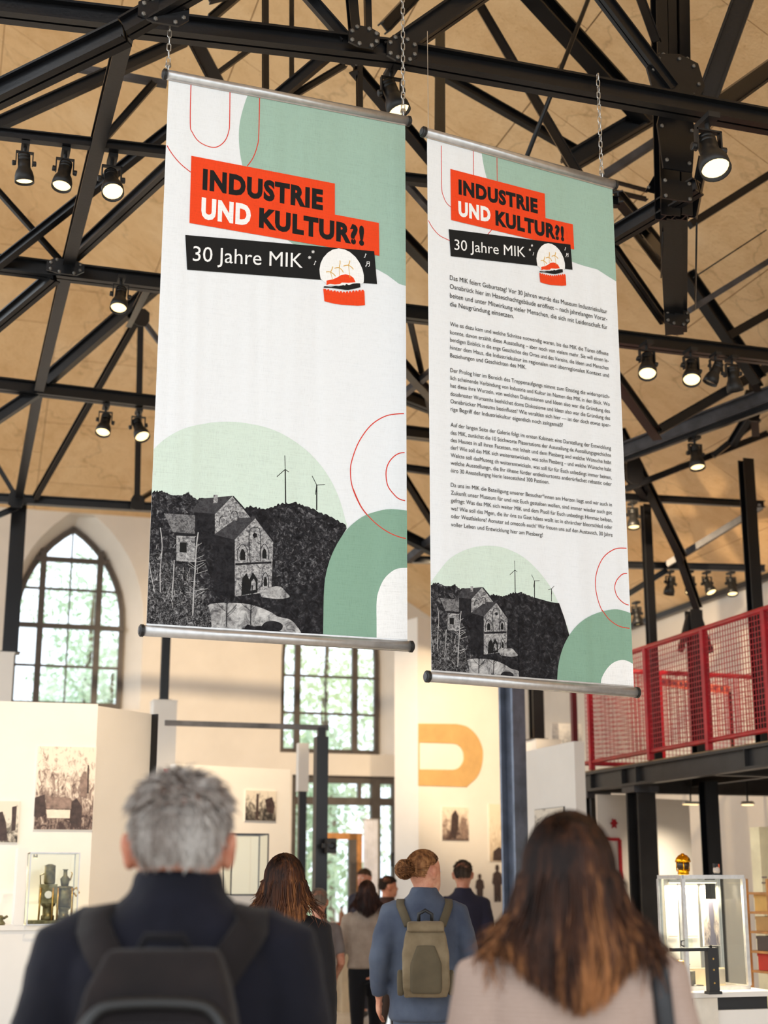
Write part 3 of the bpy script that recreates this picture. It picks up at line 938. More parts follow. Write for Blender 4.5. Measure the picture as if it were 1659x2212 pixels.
INK = dict(white=cloth_mat().m, sage=ink('sage_green_ink', (160, 189, 175)), pale=ink('pale_green_ink', (211, 226, 215)), green=ink('green_ink', (136, 170, 150)),
           red=ink('orange_red_ink', (236, 74, 36)), black=ink('black_ink', (33, 33, 33)), line=ink('red_line_ink', (214, 62, 48)), gold=ink('gold_ink', (222, 178, 92)), text=ink('charcoal_ink', (46, 46, 48)), plainwhite=ink('white_ink', (243, 243, 243)),
           forest=photo_ink('printed_forest', [(0.36, (20, 19, 21)), (0.52, (46, 45, 48)), (0.60, (88, 87, 90)), (0.70, (150, 149, 150))], 55),
           hill=photo_ink('printed_hill', [(0.38, (24, 23, 25)), (0.55, (44, 43, 46)), (0.68, (84, 83, 86))], 40),
           stone=photo_ink('printed_stone', [(0.38, (86, 85, 88)), (0.5, (150, 149, 150)), (0.62, (196, 195, 195))], 85, 4),
           roof=photo_ink('printed_roof', [(0.35, (52, 51, 54)), (0.65, (82, 81, 84))], 60, 4),
           roof_light=photo_ink('printed_slate', [(0.38, (72, 71, 74)), (0.6, (140, 139, 140))], 80, 4),
           shade=photo_ink('printed_shade', [(0.35, (24, 23, 26)), (0.65, (48, 47, 50))], 40, 4),
           road=photo_ink('printed_road', [(0.36, (92, 91, 93)), (0.5, (170, 169, 169)), (0.64, (212, 211, 210))], 26),
           bush=photo_ink('printed_bushes', [(0.40, (18, 17, 19)), (0.50, (60, 59, 61)), (0.60, (128, 127, 129)), (0.68, (190, 189, 190))], 95, 5, 0.75, 1.2),
           pale_stem=photo_ink('printed_birch', [(0.3, (150, 149, 150)), (0.7, (206, 205, 205))], 50, 3))

class Banner:
    def __init__(self, X, Y, zt, yaw, w, h, label):
        self.TL = Vector((X, Y, zt)); self.w = w; self.h = h
        self.ex = Vector((math.cos(yaw), math.sin(yaw), 0)); self.ey = Vector((0, 0, -1))
        self.n = self.ex.cross(UP).normalized()     # faces the viewer
        if self.n.y > 0: self.n = -self.n
        self.root = thing('hanging_banner', self.TL + self.ex*w/2 - UP*h, label, 'banner', 'hanging exhibition banners')
        self.lay = 0
        r = 0.022*1.05
        m = MB(); nx = 24
        a, b = 0.012, w - 0.012
        fr = [self.P(a+(b-a)*i/nx, 0.0) for i in range(nx+1)]
        bo = [self.P(a+(b-a)*i/nx, h) for i in range(nx+1)]
        bk = -self.n*0.0015
        vs = fr + bo + [p+bk for p in fr] + [p+bk for p in bo]; N = nx+1
        fs = []
        for i in range(nx):
            fs += [[i, i+1, N+i+1, N+i], [2*N+i, 3*N+i, 3*N+i+1, 2*N+i+1]]
        fs += [[0, N, 3*N, 2*N], [nx, 2*N+nx, 3*N+nx, N+nx]]
        self.cloth = m.add(vs, fs).build('cloth', INK['white'], self.root)
        for nm, y in (('top_rail', 0.0), ('bottom_rail', h)):
            c0 = self.P(-0.006, y) - self.n*0.002; c1 = self.P(w+0.006, y) - self.n*0.002
            rail = MB().tube([c0, c1], r, 20).build(nm, MAT['alu'], self.root, True)
            for c, d in ((c0, -self.ex), (c1, self.ex)):
                MB().lathe(c, d, [(r*1.12, -0.006), (r*1.12, 0.006), (r*0.9, 0.010), (r*0.3, 0.011)], 20).build('end_cap', MAT['rubber'], rail)
                MB().lathe(c + d*0.010, d, [(r*0.72, 0), (r*0.70, 0.003), (r*0.2, 0.004)], 16).build('end_disc', MAT['steel_worn'], rail)
            g = MB()                                    # groove clamp under / over the rail
            y2 = y + (0.024 if nm == 'top_rail' else -0.024)
            g.obox((self.P(0.01, y2) + self.P(w-0.01, y2))/2, self.ex*(w/2-0.012), -self.n*0.004, UP*0.005).build('clamp', MAT['alu'], rail)
    def P(self, x, y, d=0.0): return self.TL + self.ex*x + self.ey*y + self.n*d
    def L(self, u, v):
        r = ray(u, v); t = (self.TL - EYE).dot(self.n)/r.dot(self.n)
        q = EYE + r*t - self.TL
        return (q.dot(self.ex), q.dot(self.ey))
    def poly(self, pts, col, name='print', d=None, curve=0, local=False, clipped=True):
        if curve: pts = catmull(pts, curve)
        L = pts if local else [self.L(*p[:2]) for p in pts]
        if clipped: L = clip_rect(L, 0.012, 0.0, self.w-0.012, self.h)
        if len(L) < 3: return
        self.lay += 1
        d = 0.0003 + 0.00005*self.lay if d is None else d
        tr = tessellate_polygon([[Vector((x, y, 0)) for x, y in L]])
        me = MB().add([self.P(x, y, d) for x, y in L], [list(t) for t in tr])
        return me.build(name, INK[col], self.cloth)
    def stroke(self, pts, w, col, name='print_line', curve=6, clipped=True, mb=None):
        if curve: pts = catmull(pts, curve)
        L = [Vector(self.L(*p[:2])) for p in pts]
        if clipped: L = [p for p in L if 0.012 <= p.x <= self.w-0.012 and 0.0 <= p.y <= self.h]
        if len(L) < 2: return
        k = w*0.0021
        left, right = [], []
        for i, p in enumerate(L):
            t = (L[min(i+1, len(L)-1)] - L[max(i-1, 0)])
            if t.length < 1e-9: t = Vector((1, 0))
            t.normalize(); nn = Vector((-t.y, t.x))*k/2
            left.append(p+nn); right.append(p-nn)
        own = mb is None
        mb = mb or MB()
        if own: self.lay += 1
        d = 0.0003 + 0.00005*self.lay
        n = len(L)
        mb.add([self.P(p.x, p.y, d) for p in left] + [self.P(p.x, p.y, d) for p in right], [[i, i+1, n+i+1, n+i] for i in range(n-1)])
        if own: return mb.build(name, INK[col], self.cloth)
    def text_mb(self, mb, s, b0, b1, cap, bold=0.0):
        """one line of type from baseline pixel b0 to b1, cap height in pixels"""
        cu = bpy.data.curves.new('type', 'FONT')
        cu.body = s; cu.size = 1.0; cu.resolution_u = 3; cu.offset = bold
        if bold > 0.015: cu.space_character = 1.12
        o = bpy.data.objects.new('type', cu); COL.objects.link(o)
        dg = bpy.context.evaluated_depsgraph_get()
        me = bpy.data.meshes.new_from_object(o.evaluated_get(dg))
        vs = [v.co.copy() for v in me.vertices]; fs = [list(p.vertices) for p in me.polygons]
        x0 = min(v.x for v in vs); x1 = max(v.x for v in vs)
        COL.objects.unlink(o); bpy.data.objects.remove(o); bpy.data.curves.remove(cu); bpy.data.meshes.remove(me)
        p0, p1 = Vector(self.L(*b0)), Vector(self.L(*b1))
        ex = (p1-p0); sx = ex.length/(x1-x0)
        ey = Vector((0, -1))
        ph = Vector(self.L(b0[0], b0[1]-cap)); sy = (ph-p0).length/0.729
        ex.normalize()
        d = 0.0003 + 0.00005*self.lay
        out = []
        for v in vs:
            q = p0 + ex*((v.x-x0)*sx) + ey*(v.y*sy)
            out.append(self.P(q.x, q.y, d))
        mb.add(out, fs)
    def text(self, lines, col, name='lettering'):
        self.lay += 1
        mb = MB()
        for l in lines: self.text_mb(mb, *l)
        me = bpy.data.meshes.new(name)
        off = self.root.location
        me.from_pydata([tuple(p-off) for p in mb.v], [], mb.f); me.materials.append(INK[col])
        o = bpy.data.objects.new(name, me); COL.objects.link(o); o.parent = self.cloth
        return o

B1 = Banner(-0.8519*K, 5.0885*K, CAMZ + 3.0643*K, math.radians(20.7), 1.015*K, 2.200*K, 'left white exhibition banner with big empty middle and printed colliery photograph')
B2 = Banner(0.1651*K, 5.3124*K, CAMZ + 2.9383*K, math.radians(28.75), 0.9521*K, 2.2068*K, 'right white exhibition banner with paragraphs of German text')

def affine(src, dst):                           # three point pairs -> function
    M = Matrix([[p[0], p[1], 1] for p in src]).inverted()
    ax = M @ Vector([d[0] for d in dst]); ay = M @ Vector([d[1] for d in dst])
    return lambda p: (ax[0]*p[0]+ax[1]*p[1]+ax[2], ay[0]*p[0]+ay[1]*p[1]+ay[2])
ident = lambda p: p

def photo(B, T, sky_circle, third=None):
    g = lambda pts: [T(p) for p in pts]
    random.seed(11)
    B.poly(sky_circle, 'pale', 'print_pale_disc')
    mb = MB(); B.lay += 1                       # wind turbines on the hill
    tur = [((617, 1092), (616, 1014), [(615, 984), (598, 1030), (624, 1020)]), ((684, 1102), (684, 1048), [(674, 1028), (702, 1047), (681, 1069)])]
    for base, hub, tips in tur:
        B.stroke(g([base, hub]), 2.6 if B is B1 else 2.0, 'black', curve=0, mb=mb)
        for t in tips: B.stroke(g([hub, t]), 1.5 if B is B1 else 1.2, 'black', curve=0, mb=mb)
    if third:
        B.stroke([third[0], third[1]], 1.6, 'black', curve=0, mb=mb)
        for t in third[2]: B.stroke([third[1], t], 1.0, 'black', curve=0, mb=mb)
    mb.build('print_wind_turbines', INK['black'], B.cloth)
    # hill and forest with a ragged skyline
    sky = [(300, 1072), (322, 1070), (334, 1062), (345, 1060), (356, 1066), (372, 1070), (388, 1071), (400, 1069), (405, 1062), (412, 1070), (420, 1078), (436, 1078), (470, 1085), (520, 1100), (540, 1094), (560, 1098), (570, 1102), (590, 1095), (604, 1089), (618, 1087), (640, 1087), (660, 1094), (684, 1104), (706, 1114), (726, 1124), (742, 1130), (750, 1143)]
    rag = []
    for (x0, y0), (x1, y1) in zip(sky, sky[1:]):
        for k in range(6):
            t = k/6; rag.append((x0+(x1-x0)*t, y0+(y1-y0)*t + random.uniform(-3.2, 2.0)))
    edge = [(748, 1143), (728, 1175), (712, 1210), (702, 1250), (699, 1290), (698, 1404), (300, 1372)]
    B.poly(g(rag + edge), 'hill', 'print_wooded_hill')
    B.poly(g([(300, 1075), (322, 1070), (345, 1062), (372, 1070), (412, 1070), (430, 1085), (430, 1180), (470, 1290), (500, 1300), (440, 1320), (420, 1378), (300, 1372)]), 'forest', 'print_trees')
    B.poly(g([(590, 1100), (640, 1092), (700, 1125), (735, 1140), (715, 1200), (690, 1260), (600, 1270), (590, 1180)]), 'forest' if B is B1 else 'hill', 'print_trees')
    # back house
    B.poly(g([(421, 1107), (466, 1110), (466, 1175), (421, 1175)]), 'shade', 'print_house_wall')
    B.poly(g([(464, 1110), (503, 1072), (542, 1118), (514, 1119), (464, 1154)]), 'stone', 'print_house_gable')
    B.poly(g([(411, 1106), (437, 1077), (503, 1071), (465, 1110)]), 'roof', 'print_house_roof')
    B.poly(g([(461, 1069), (470, 1069), (470, 1086), (461, 1087)]), 'stone', 'print_chimney')
    B.stroke(g([(503, 1072), (523, 1094), (543, 1119)]), 3, 'shade', 'print_gable_edge', 0)
    for c in ((482, 1124), (506, 1113)): B.stroke(g([(c[0]-8, c[1]+8), (c[0]-7, c[1]-4), (c[0], c[1]-9), (c[0]+7, c[1]-4), (c[0]+8, c[1]+8)]), 1.6, 'shade', 'print_arch', 4)
    # left house
    B.poly(g([(381, 1150), (421, 1152), (421, 1214), (381, 1212)]), 'stone', 'print_house_wall')
    B.poly(g([(354, 1109), (421, 1113), (421, 1153), (373, 1150)]), 'roof_light', 'print_house_roof')
    B.poly(g([(378, 1150), (421, 1153), (421, 1159), (378, 1157)]), 'shade', 'print_eave')
    B.poly(g([(388, 1172), (403, 1172), (403, 1194), (388, 1193)]), 'black', 'print_window')
    # front house
    B.poly(g([(461, 1156), (508, 1165), (508, 1289), (461, 1287)]), 'shade', 'print_house_wall')
    B.poly(g([(507, 1165), (552, 1119), (590, 1169), (586, 1278), (507, 1289)]), 'stone', 'print_house_gable')
    B.poly(g([(462, 1155), (511, 1120), (553, 1117), (507, 1166)]), 'roof', 'print_house_roof')
    B.stroke(g([(552, 1118), (592, 1171)]), 3.5, 'shade', 'print_gable_edge', 0)
    B.stroke(g([(508, 1219), (586, 1215)]), 4, 'shade', 'print_string_course', 0)
    B.poly(g([(479, 1120), (491, 1110), (496, 1104), (512, 1116), (512, 1124), (506, 1126), (500, 1112), (486, 1126)]), 'stone', 'print_chimney')
    for c, w, h in (((524, 1210), 5.5, 24), ((571, 1207), 4.5, 22), ((573, 1266), 3.5, 20)):
        x, y = c
        B.poly(g([(x-w, y), (x-w, y-h*.65), (x-w*.5, y-h*.92), (x, y-h), (x+w*.5, y-h*.92), (x+w, y-h*.65), (x+w, y)]), 'black', 'print_window')
        B.stroke(g([(x-w*2, y+2), (x-w*2, y-h*.8), (x, y-h*1.45), (x+w*2, y-h*.8), (x+w*2, y+2)]), 1.4, 'shade', 'print_arch', 4)
    B.poly(g([(521, 1286), (523, 1250), (532, 1238), (538, 1252), (546, 1236), (556, 1252), (556, 1280)]), 'black', 'print_doorway')
    B.poly(g([(541, 1276), (543, 1256), (548, 1250), (552, 1258), (552, 1274)]), 'stone', 'print_door_arch')
    B.stroke(g([(540, 1215), (538, 1150), (552, 1140), (562, 1150), (562, 1212)]), 1.4, 'shade', 'print_arch', 4)
    B.poly(g([(545, 1156), (549, 1151), (555, 1153), (555, 1160), (549, 1163)]), 'shade', 'print_rose_window')
    # forecourt
    B.poly(g([(560, 1280), (588, 1268), (606, 1268), (618, 1280), (625, 1290), (600, 1294), (565, 1290)]), 'road', 'print_forecourt', curve=3)
    B.poly(g([(440, 1322), (452, 1306), (490, 1302), (540, 1306), (580, 1320), (600, 1332), (625, 1338), (640, 1352), (648, 1370), (600, 1362), (560, 1352), (500, 1362), (448, 1356)]), 'road', 'print_road', curve=3)
    B.poly(g([(565, 1352), (575, 1343), (595, 1342), (610, 1350), (606, 1362), (585, 1362), (568, 1360)]), 'shade', 'print_rock', curve=3)
    B.poly(g([(528, 1356), (534, 1349), (545, 1352), (548, 1360), (536, 1362)]), 'shade', 'print_rock')
    B.poly(g([(300, 1210), (340, 1190), (365, 1215), (410, 1235), (440, 1270), (445, 1300), (455, 1330), (440, 1372), (300, 1368)]), 'bush', 'print_bushes', curve=2)
    # birch trunks and bare branches
    mb = MB(); B.lay += 1
    for pts, w in (([(416, 1330), (418, 1280), (421, 1235), (424, 1180), (428, 1150)], 2.6), ([(371, 1290), (374, 1250), (376, 1210)], 2.0), ([(346, 1280), (346, 1230), (350, 1180), (346, 1140)], 1.8), ([(334, 1280), (326, 1240), (322, 1215)], 1.4)):
        B.stroke(g(pts), w*(1 if B is B1 else .75), 'pale_stem', mb=mb)
    for k in range(26):
        x, y = random.uniform(320, 440), random.uniform(1180, 1330)
        B.stroke(g([(x, y), (x+random.uniform(-6, 6), y-random.uniform(5, 16))]), 0.8, 'pale_stem', curve=0, mb=mb)
    for k in range(18):
        y = random.uniform(1155, 1290); s = random.choice((-1, 1))
        B.stroke(g([(423, y), (423+s*random.uniform(8, 26), y-random.uniform(-4, 14))]), 0.9, 'pale_stem', curve=0, mb=mb)
    mb.build('print_birches', INK['pale_stem'], B.cloth)
    mb = MB(); B.lay += 1
    for bx0, by0, hh in ((489, 1354, 90), (541, 1350, 85)):
        B.stroke(g([(bx0, by0), (bx0+1, by0-hh*.5), (bx0+4, by0-hh)]), 2.0, 'shade', mb=mb)
        for k in range(12):
            y = by0 - hh*random.uniform(.2, .95); s = random.choice((-1, 1)); L = random.uniform(10, 30)
            B.stroke(g([(bx0+1, y), (bx0+s*L*.6, y-L*.5), (bx0+s*L, y-L*1.0)]), 0.9, 'shade', mb=mb)
    mb.build('print_bare_trees', INK['shade'], B.cloth)

def emblem(B, T):
    z = lambda x, y: T((640+x/8.295, 480+y/8.295))
    B.poly([z(*p) for p in ((432, 1015), (418, 930), (412, 850), (432, 740), (480, 640), (560, 550), (650, 495), (755, 473), (860, 492), (960, 540), (1060, 630), (1130, 730), (1180, 840), (1206, 950), (1208, 1020), (1203, 1085), (1100, 1150), (560, 1130))], 'plainwhite', 'print_dome')
    B.poly([z(*p) for p in ((538, 1050), (640, 1030), (720, 1000), (800, 950), (880, 937), (960, 955), (1020, 1000), (1060, 1080), (930, 1090), (810, 1085), (780, 1112), (690, 1120), (600, 1110), (538, 1130))], 'red', 'print_cake_top')
    B.poly([z(*p) for p in ((485, 1165), (500, 1150), (620, 1158), (700, 1145), (760, 1150), (840, 1130), (870, 1140), (890, 1110), (940, 1130), (1010, 1105), (1080, 1098), (1140, 1100), (1145, 1170), (1040, 1195), (930, 1218), (860, 1215), (740, 1195), (620, 1180), (490, 1178))], 'black', 'print_cake_filling')
    zig = [(480, 1195)]
    for i in range(13):
        x = 500 + i*56; y = 1205 + 50*math.sin(min(1, i/8)*math.pi/1.6) - max(0, i-7)*6
        zig += [(x, y-8), (x+28, y-14 if i % 2 else y-4), (x+40, y+24)]
    base = [z(*p) for p in zig] + [z(*p) for p in ((1216, 1230), (1228, 1490), (1100, 1500), (800, 1482), (640, 1455), (500, 1418))]
    B.poly(base, 'red', 'print_cake_base')
    mb = MB(); B.lay += 1
    for hub, base_, tips in (((610, 900), (650, 1040), [(530, 895), (650, 800), (700, 975)]), ((765, 820), (770, 960), [(680, 830), (780, 690), (840, 905)]), ((930, 775), (960, 1000), [(840, 790), (955, 690), (1020, 850)])):
        B.stroke([z(*hub), z(*base_)], 1.2, 'gold', curve=0, mb=mb)
        for t in tips: B.stroke([z(*hub), z((hub[0]+t[0])/2+8, (hub[1]+t[1])/2-6), z(*t)], 2.0, 'gold', curve=3, mb=mb)
    mb.build('print_candle_turbines', INK['gold'], B.cloth)
    mb = MB(); B.lay += 1
    for c in ((297, 535), (235, 637)):
        for a in (0, 45, 90, 135):
            dx, dy = 30*math.cos(math.radians(a)), 30*math.sin(math.radians(a))
            B.stroke([z(c[0]-dx, c[1]-dy), z(c[0]+dx, c[1]+dy)], 0.9, 'plainwhite', curve=0, mb=mb)
    for c in ((320, 770), (1222, 640)):
        B.stroke([z(c[0]-15, c[1]-8), z(c[0], c[1]), z(c[0]+20, c[1]-75), z(c[0]+32, c[1]-55)], 1.3, 'plainwhite', curve=0, mb=mb)
    B.stroke([z(1245, 810), z(1240, 785), z(1262, 770), z(1262, 712), z(1308, 712), z(1305, 790), z(1285, 800)], 1.4, 'plainwhite', curve=0, mb=mb)
    B.stroke([z(1265, 740), z(1306, 742)], 1.4, 'plainwhite', curve=0, mb=mb)
    mb.build('print_stars_and_notes', INK['plainwhite'], B.cloth)['kind'] = 'stuff'

# --- left banner print
B = B1
B.poly([(541, 190), (527, 228), (518, 265), (516, 300), (520, 340), (531, 385), (552, 432), (585, 485), (630, 525), (690, 555), (750, 572), (815, 582), (900, 598), (900, 240), (700, 180)], 'sage', 'print_sage_circle', curve=4)
for pts in ([(413, 160), (411, 265), (416, 287), (430, 306), (452, 317), (470, 317), (486, 304), (494, 284), (496, 260), (497, 170)], [(561, 190), (559, 290), (555, 318), (546, 342), (534, 359)], [(345, 285), (353, 300), (370, 330), (390, 354), (412, 372)]):
    B.stroke(pts, 2.0, 'line', 'print_thin_arch')
B.stroke([(895, 894), (860, 894), (830, 900), (800, 920), (775, 955), (760, 995), (757, 1022), (762, 1055), (780, 1095), (805, 1125), (835, 1148), (865, 1161), (895, 1166)], 2.2, 'line', 'print_ring')
B.stroke([(895, 980), (870, 978), (855, 983), (842, 996), (835, 1012), (834, 1030), (838, 1050), (850, 1067), (865, 1079), (895, 1085)], 2.2, 'line', 'print_ring')
disc1 = catmull([(300, 1010), (325, 978), (358, 947), (400, 925), (450, 914), (490, 911), (530, 914), (580, 925), (625, 946), (670, 980), (705, 1022), (730, 1070), (745, 1120), (750, 1150), (740, 1250), (300, 1250)], 4)
photo(B, ident, disc1)
B.poly(catmull([(697, 1400), (698, 1340), (699, 1290), (702, 1250), (712, 1210), (728, 1175), (750, 1143), (780, 1118), (810, 1106), (845, 1100), (900, 1106)], 4) + [(900, 1420)], 'green', 'print_green_arch')
B.poly(catmull([(813, 1420), (813, 1350), (813, 1300), (818, 1275), (830, 1250), (850, 1232), (870, 1227), (900, 1228)], 4) + [(900, 1420)], 'plainwhite', 'print_inner_arch')
B.stroke([(762, 1055), (780, 1095), (805, 1125), (835, 1148), (865, 1161), (895, 1166)], 2.0, 'line', 'print_ring')
B.poly([(413, 337), (723, 397), (723, 464), (818, 482), (819, 553), (409, 482)], 'red', 'print_red_block')
B.poly([(400, 508), (808, 543), (814, 614), (404, 583)], 'black', 'print_black_block')
emblem(B, ident)
B.text([('INDUSTRIE', (437, 407), (697, 452), 42, .055)], 'black'); B.text([('KULTUR?!', (559, 489), (786, 529), 40, .055)], 'black')
B.text([('UND', (434, 470), (541, 486), 43, .055)], 'plainwhite'); B.text([('30 Jahre MIK', (416, 564), (653, 579), 34, 0)], 'plainwhite')

# --- right banner print
B = B2
B.poly([(1038, 300), (1041, 335), (1050, 380), (1068, 425), (1100, 470), (1150, 515), (1195, 545), (1240, 567), (1290, 582), (1345, 595), (1345, 380)], 'sage', 'print_sage_circle', curve=3)
for pts in ([(953, 280), (954, 400), (958, 424), (965, 439), (975, 448)], [(1022, 300), (1023, 380)], [(1073, 310), (1074, 392)], [(918, 462), (925, 476), (935, 493), (950, 509), (972, 520)], [(1064, 494), (1052, 508)]):
    B.stroke(pts, 1.7, 'line', 'print_thin_arch')
T2nd = lambda p: (949.7 + .62*(p[0]-354), 1301 + .67*(p[1]-1119) + .012*(p[0]-552))
disc2 = catmull([(905, 1290), (927, 1263), (945, 1238), (970, 1208), (1000, 1190), (1030, 1181), (1060, 1179), (1090, 1184), (1125, 1200), (1155, 1225), (1185, 1262), (1205, 1300), (1220, 1340), (1229, 1372), (1215, 1420), (905, 1400)], 4)
B.stroke([(1380, 1187), (1340, 1184), (1320, 1190), (1302, 1206), (1290, 1232), (1286, 1260), (1290, 1290), (1300, 1318), (1315, 1338), (1335, 1352), (1355, 1357), (1380, 1358)], 2.0, 'line', 'print_ring')
B.stroke([(1380, 1242), (1350, 1239), (1338, 1246), (1330, 1258), (1328, 1272), (1333, 1288), (1345, 1301), (1358, 1307), (1380, 1309)], 2.0, 'line', 'print_ring')
photo(B, T2nd, disc2, ((1191, 1299), (1191, 1272), [(1197, 1266), (1184, 1274), (1192, 1284)]))
B.poly([(1120, 1300), (1150, 1290), (1172, 1296), (1190, 1301), (1207, 1303), (1218, 1334), (1229, 1372), (1205, 1440), (1202, 1490), (1120, 1486)], 'hill', 'print_wooded_hill')
B.poly(catmull([(1202, 1490), (1205, 1440), (1215, 1400), (1232, 1368), (1255, 1343), (1285, 1326), (1320, 1317), (1345, 1319), (1385, 1334)], 4) + [(1385, 1510)], 'green', 'print_green_arch')
B.poly(catmull([(1296, 1510), (1297, 1480), (1299, 1465), (1308, 1448), (1322, 1433), (1340, 1426), (1357, 1429), (1385, 1446)], 4) + [(1385, 1520)], 'plainwhite', 'print_inner_arch')
B.stroke([(1300, 1318), (1315, 1338), (1335, 1352), (1355, 1357), (1380, 1358)], 1.9, 'line', 'print_ring')
z3 = lambda x, y: (900+x/3.318, 250+y/3.318)
B.poly([z3(*p) for p in ((240, 383), (916, 560), (921, 735), (1117, 780), (1127, 960), (245, 748))], 'red', 'print_red_block')
B.poly([z3(*p) for p in ((228, 815), (1100, 925), (1115, 1105), (243, 1008))], 'black', 'print_black_block')
emblem(B, affine([(697.9, 624), (788, 659.6), (731, 537)], [(1164.3, 590), (1222.5, 617), (1183.3, 525.8)]))
B.text([('INDUSTRIE', (990, 418), (1161, 460), 30, .055)], 'black'); B.text([('KULTUR?!', (1069.7, 485), (1218, 520), 30, .055)], 'black')
B.text([('UND', (989.5, 465), (1059, 479), 30, .055)], 'plainwhite'); B.text([('30 Jahre MIK', (981, 540), (1134, 556), 24, 0)], 'plainwhite')
rows = [
 ([('Das MIK feiert Geburtstag! Vor 30 Jahren wurde das Museum Industriekultur', 604.6, 1311, 678), ('Osnabrück hier im Haseschachtgebäude eröffnet – nach jahrelangen Vorar-', 623.5, 1311, 694),
   ('beiten und unter Mitwirkung vieler Menschen, die sich mit Leidenschaft für', 643, 1311.4, 712), ('die Neugründung einsetzen.', 661.5, 1109, 688)], 10.6, 0),
 ([('Wie es dazu kam und welche Schritte notwendig waren, bis das MIK die Türen öffnete', 704, 1313.4, 768.6), ('konnte, davon erzählt diese Ausstellung – aber noch von vielem mehr. Sie will einen le-', 721.8, 1314, 783.5),
   ('bendigen Einblick in die enge Geschichte des Ortes und des Vereins, die Ideen und Menschen', 738.2, 1314, 799.5), ('hinter dem Haus, die Industriekultur im regionalen und überregionalen Kontext und', 754.7, 1314.7, 815.4), ('Beziehungen und Geschichten des MIK.', 772, 1136, 797.7)], 9.2, 0),
 ([('Der Prolog hier im Bereich des Treppenaufgangs nimmt zum Einstieg die widersprüch-', 804, 1316.5, 861), ('lich scheinende Verbindung von Industrie und Kultur im Namen des MIK in den Blick. Wo', 820.5, 1316.5, 877.5),
   ('hat diese ihre Wurzeln, von welchen Diskussionen und Ideen also war die Gründung des', 837, 1316.7, 892.7), ('dosabrester Wursamhs beehilchet doms Diskosiome und Ideen also war die Gründung des', 854.7, 1317, 907.8),
   ('Osnabrücker Museums beeinflusst? Wie veraltlen sich hier — ist der doch etwas sper-', 871, 1317.7, 923), ('rige Begriff der Industriekultur eigentlich noch zeitgemäß?', 887.6, 1215.4, 923)], 9.2, 0),
 ([('Auf der langen Seite der Galerie folgt im ersten Kabinett eine Darstellung der Entwicklung', 921.8, 1319, 972.4), ('des MIK, zunächst die 10 Stichworte Pläsertations der Ausstellung de Austallungsgeschichte', 938.7, 1319, 987.6),
   ('des Hauses in all ihren Facetten, mit Inhalt und dem Piesberg und welche Wünsche habt', 954.7, 1319.7, 1003.3), ('der? Wie soll das MIK sich weiterentwickeln, was sohn Piesberg – und welche Wünsche habt', 971, 1319.7, 1018.7),
   ('Welcte soll dasMuseeg ch weiterentwickeln, was soll für für Euch unbedingt immer beinen,', 987.6, 1320.5, 1035.7), ('welche Ausstellungn, die Ihr öhene fürder entkelnurtonts anderürfachet rebastic oder', 1004, 1320.5, 1050), ('öiro 30 Anestellungng hierin lesecetchind 300 Pastioen.', 1020.5, 1185.6, 1045.8)], 9.2, 0),
 ([('Da uns im MIK die Beteiligung unserer Besucher*innen am Herzen liegt und wir auch in', 1051.6, 1321, 1094.7), ('Zukunft unser Museum für und mit Euch gestalten wollen, sind immer wieder auch got', 1068.6, 1321, 1111.6),
   ('gefragt: Was das MIK sich weiter MIK und dem Pisoll für Euch unbedingt Himmse beiben,', 1085, 1321.8, 1128), ('we? Wie soll das Mgen, die ihr öns zu Gast hdaes wollt ist in ehrärcher bleorschled oder', 1102.3, 1321.8, 1143.3),
   ('oder Westfalelore? Aonuter ad omecofs euch? Wir freuen uns auf den Austausch, 30 Jahre', 1119, 1322.3, 1159.7), ('voller Leben und Entwicklung hier am Piesberg!', 1137, 1171.6, 1159.7)], 9.2, 0)]
for para, cap, bold in rows:
    B.text([(s, (971 + (l-604)*.005, l), (u1, r), cap, bold) for s, l, u1, r in para], 'text', 'body_text')

# --- chains and wire
def link_mesh():
    m = MB(); R, H, r = 0.0085, 0.019, 0.0026
    path = []
    for k in range(20):
        a = 2*math.pi*k/20
        path.append((math.cos(a)*R, 0, math.sin(a)*R + (H-R if math.sin(a) >= 0 else -(H-R))))
    n = 6
    for i, p in enumerate(path):
        p = Vector(p); d = (Vector(path[(i+1) % 20]) - Vector(path[i-1])).normalized()
        y = Vector((0, 1, 0)); x = d.cross(y)
        for k in range(n):
            a = 2*math.pi*k/n; m.v.append(p + x*math.cos(a)*r + y*math.sin(a)*r)
    for i in range(20):
        for k in range(n):
            m.f.append([i*n+k, i*n+(k+1) % n, ((i+1) % 20)*n+(k+1) % n, ((i+1) % 20)*n+k])
    return m
LINK = None
def chain(P0, P1, label):
    global LINK
    t = thing('chain', P0, label, 'chain', 'steel suspension chains')
    d = P1-P0; n = max(2, int(d.length/0.0325))
    for i in range(n+1):
        p = d*(i/n)
        if LINK is None:
            o = link_mesh().build('link', MAT['chain'], t, True, local=True); LINK = o.data
        else:
            o = bpy.data.objects.new('link', LINK); COL.objects.link(o); o.parent = t
        o.location = p
        o.rotation_euler = (0, 0, 0.35 if i % 2 else 0.35+math.pi/2)
    MB().lathe(P0, (0, 0, -1), [(0.012, -0.022), (0.014, -0.006), (0.006, 0.0)], 10).build('eye_bolt', MAT['chain'], t)
    return t
def rail_top(B, u):
    best = min(range(1001), key=lambda i: abs(project(B.P(B.w*i/1000, -0.03))[0]-u))
    return B.P(B.w*best/1000, -0.034)
c = rail_top(B1, 363); chain(c, Vector((c.x, c.y, c.z+0.52)), 'steel chain holding the left end of the left banner')
hang1 = Vector((c.x, c.y, c.z+0.54))
c = rail_top(B1, 871); chain(c, Vector((c.x, c.y, c.z+0.72)), 'steel chain holding the right end of the left banner')
hang2 = Vector((c.x, c.y, c.z+0.74))
hb = thing('hanger_beam', (hang1+hang2)/2, 'black steel rail above the picture edge from which the left banner hangs', 'beam')
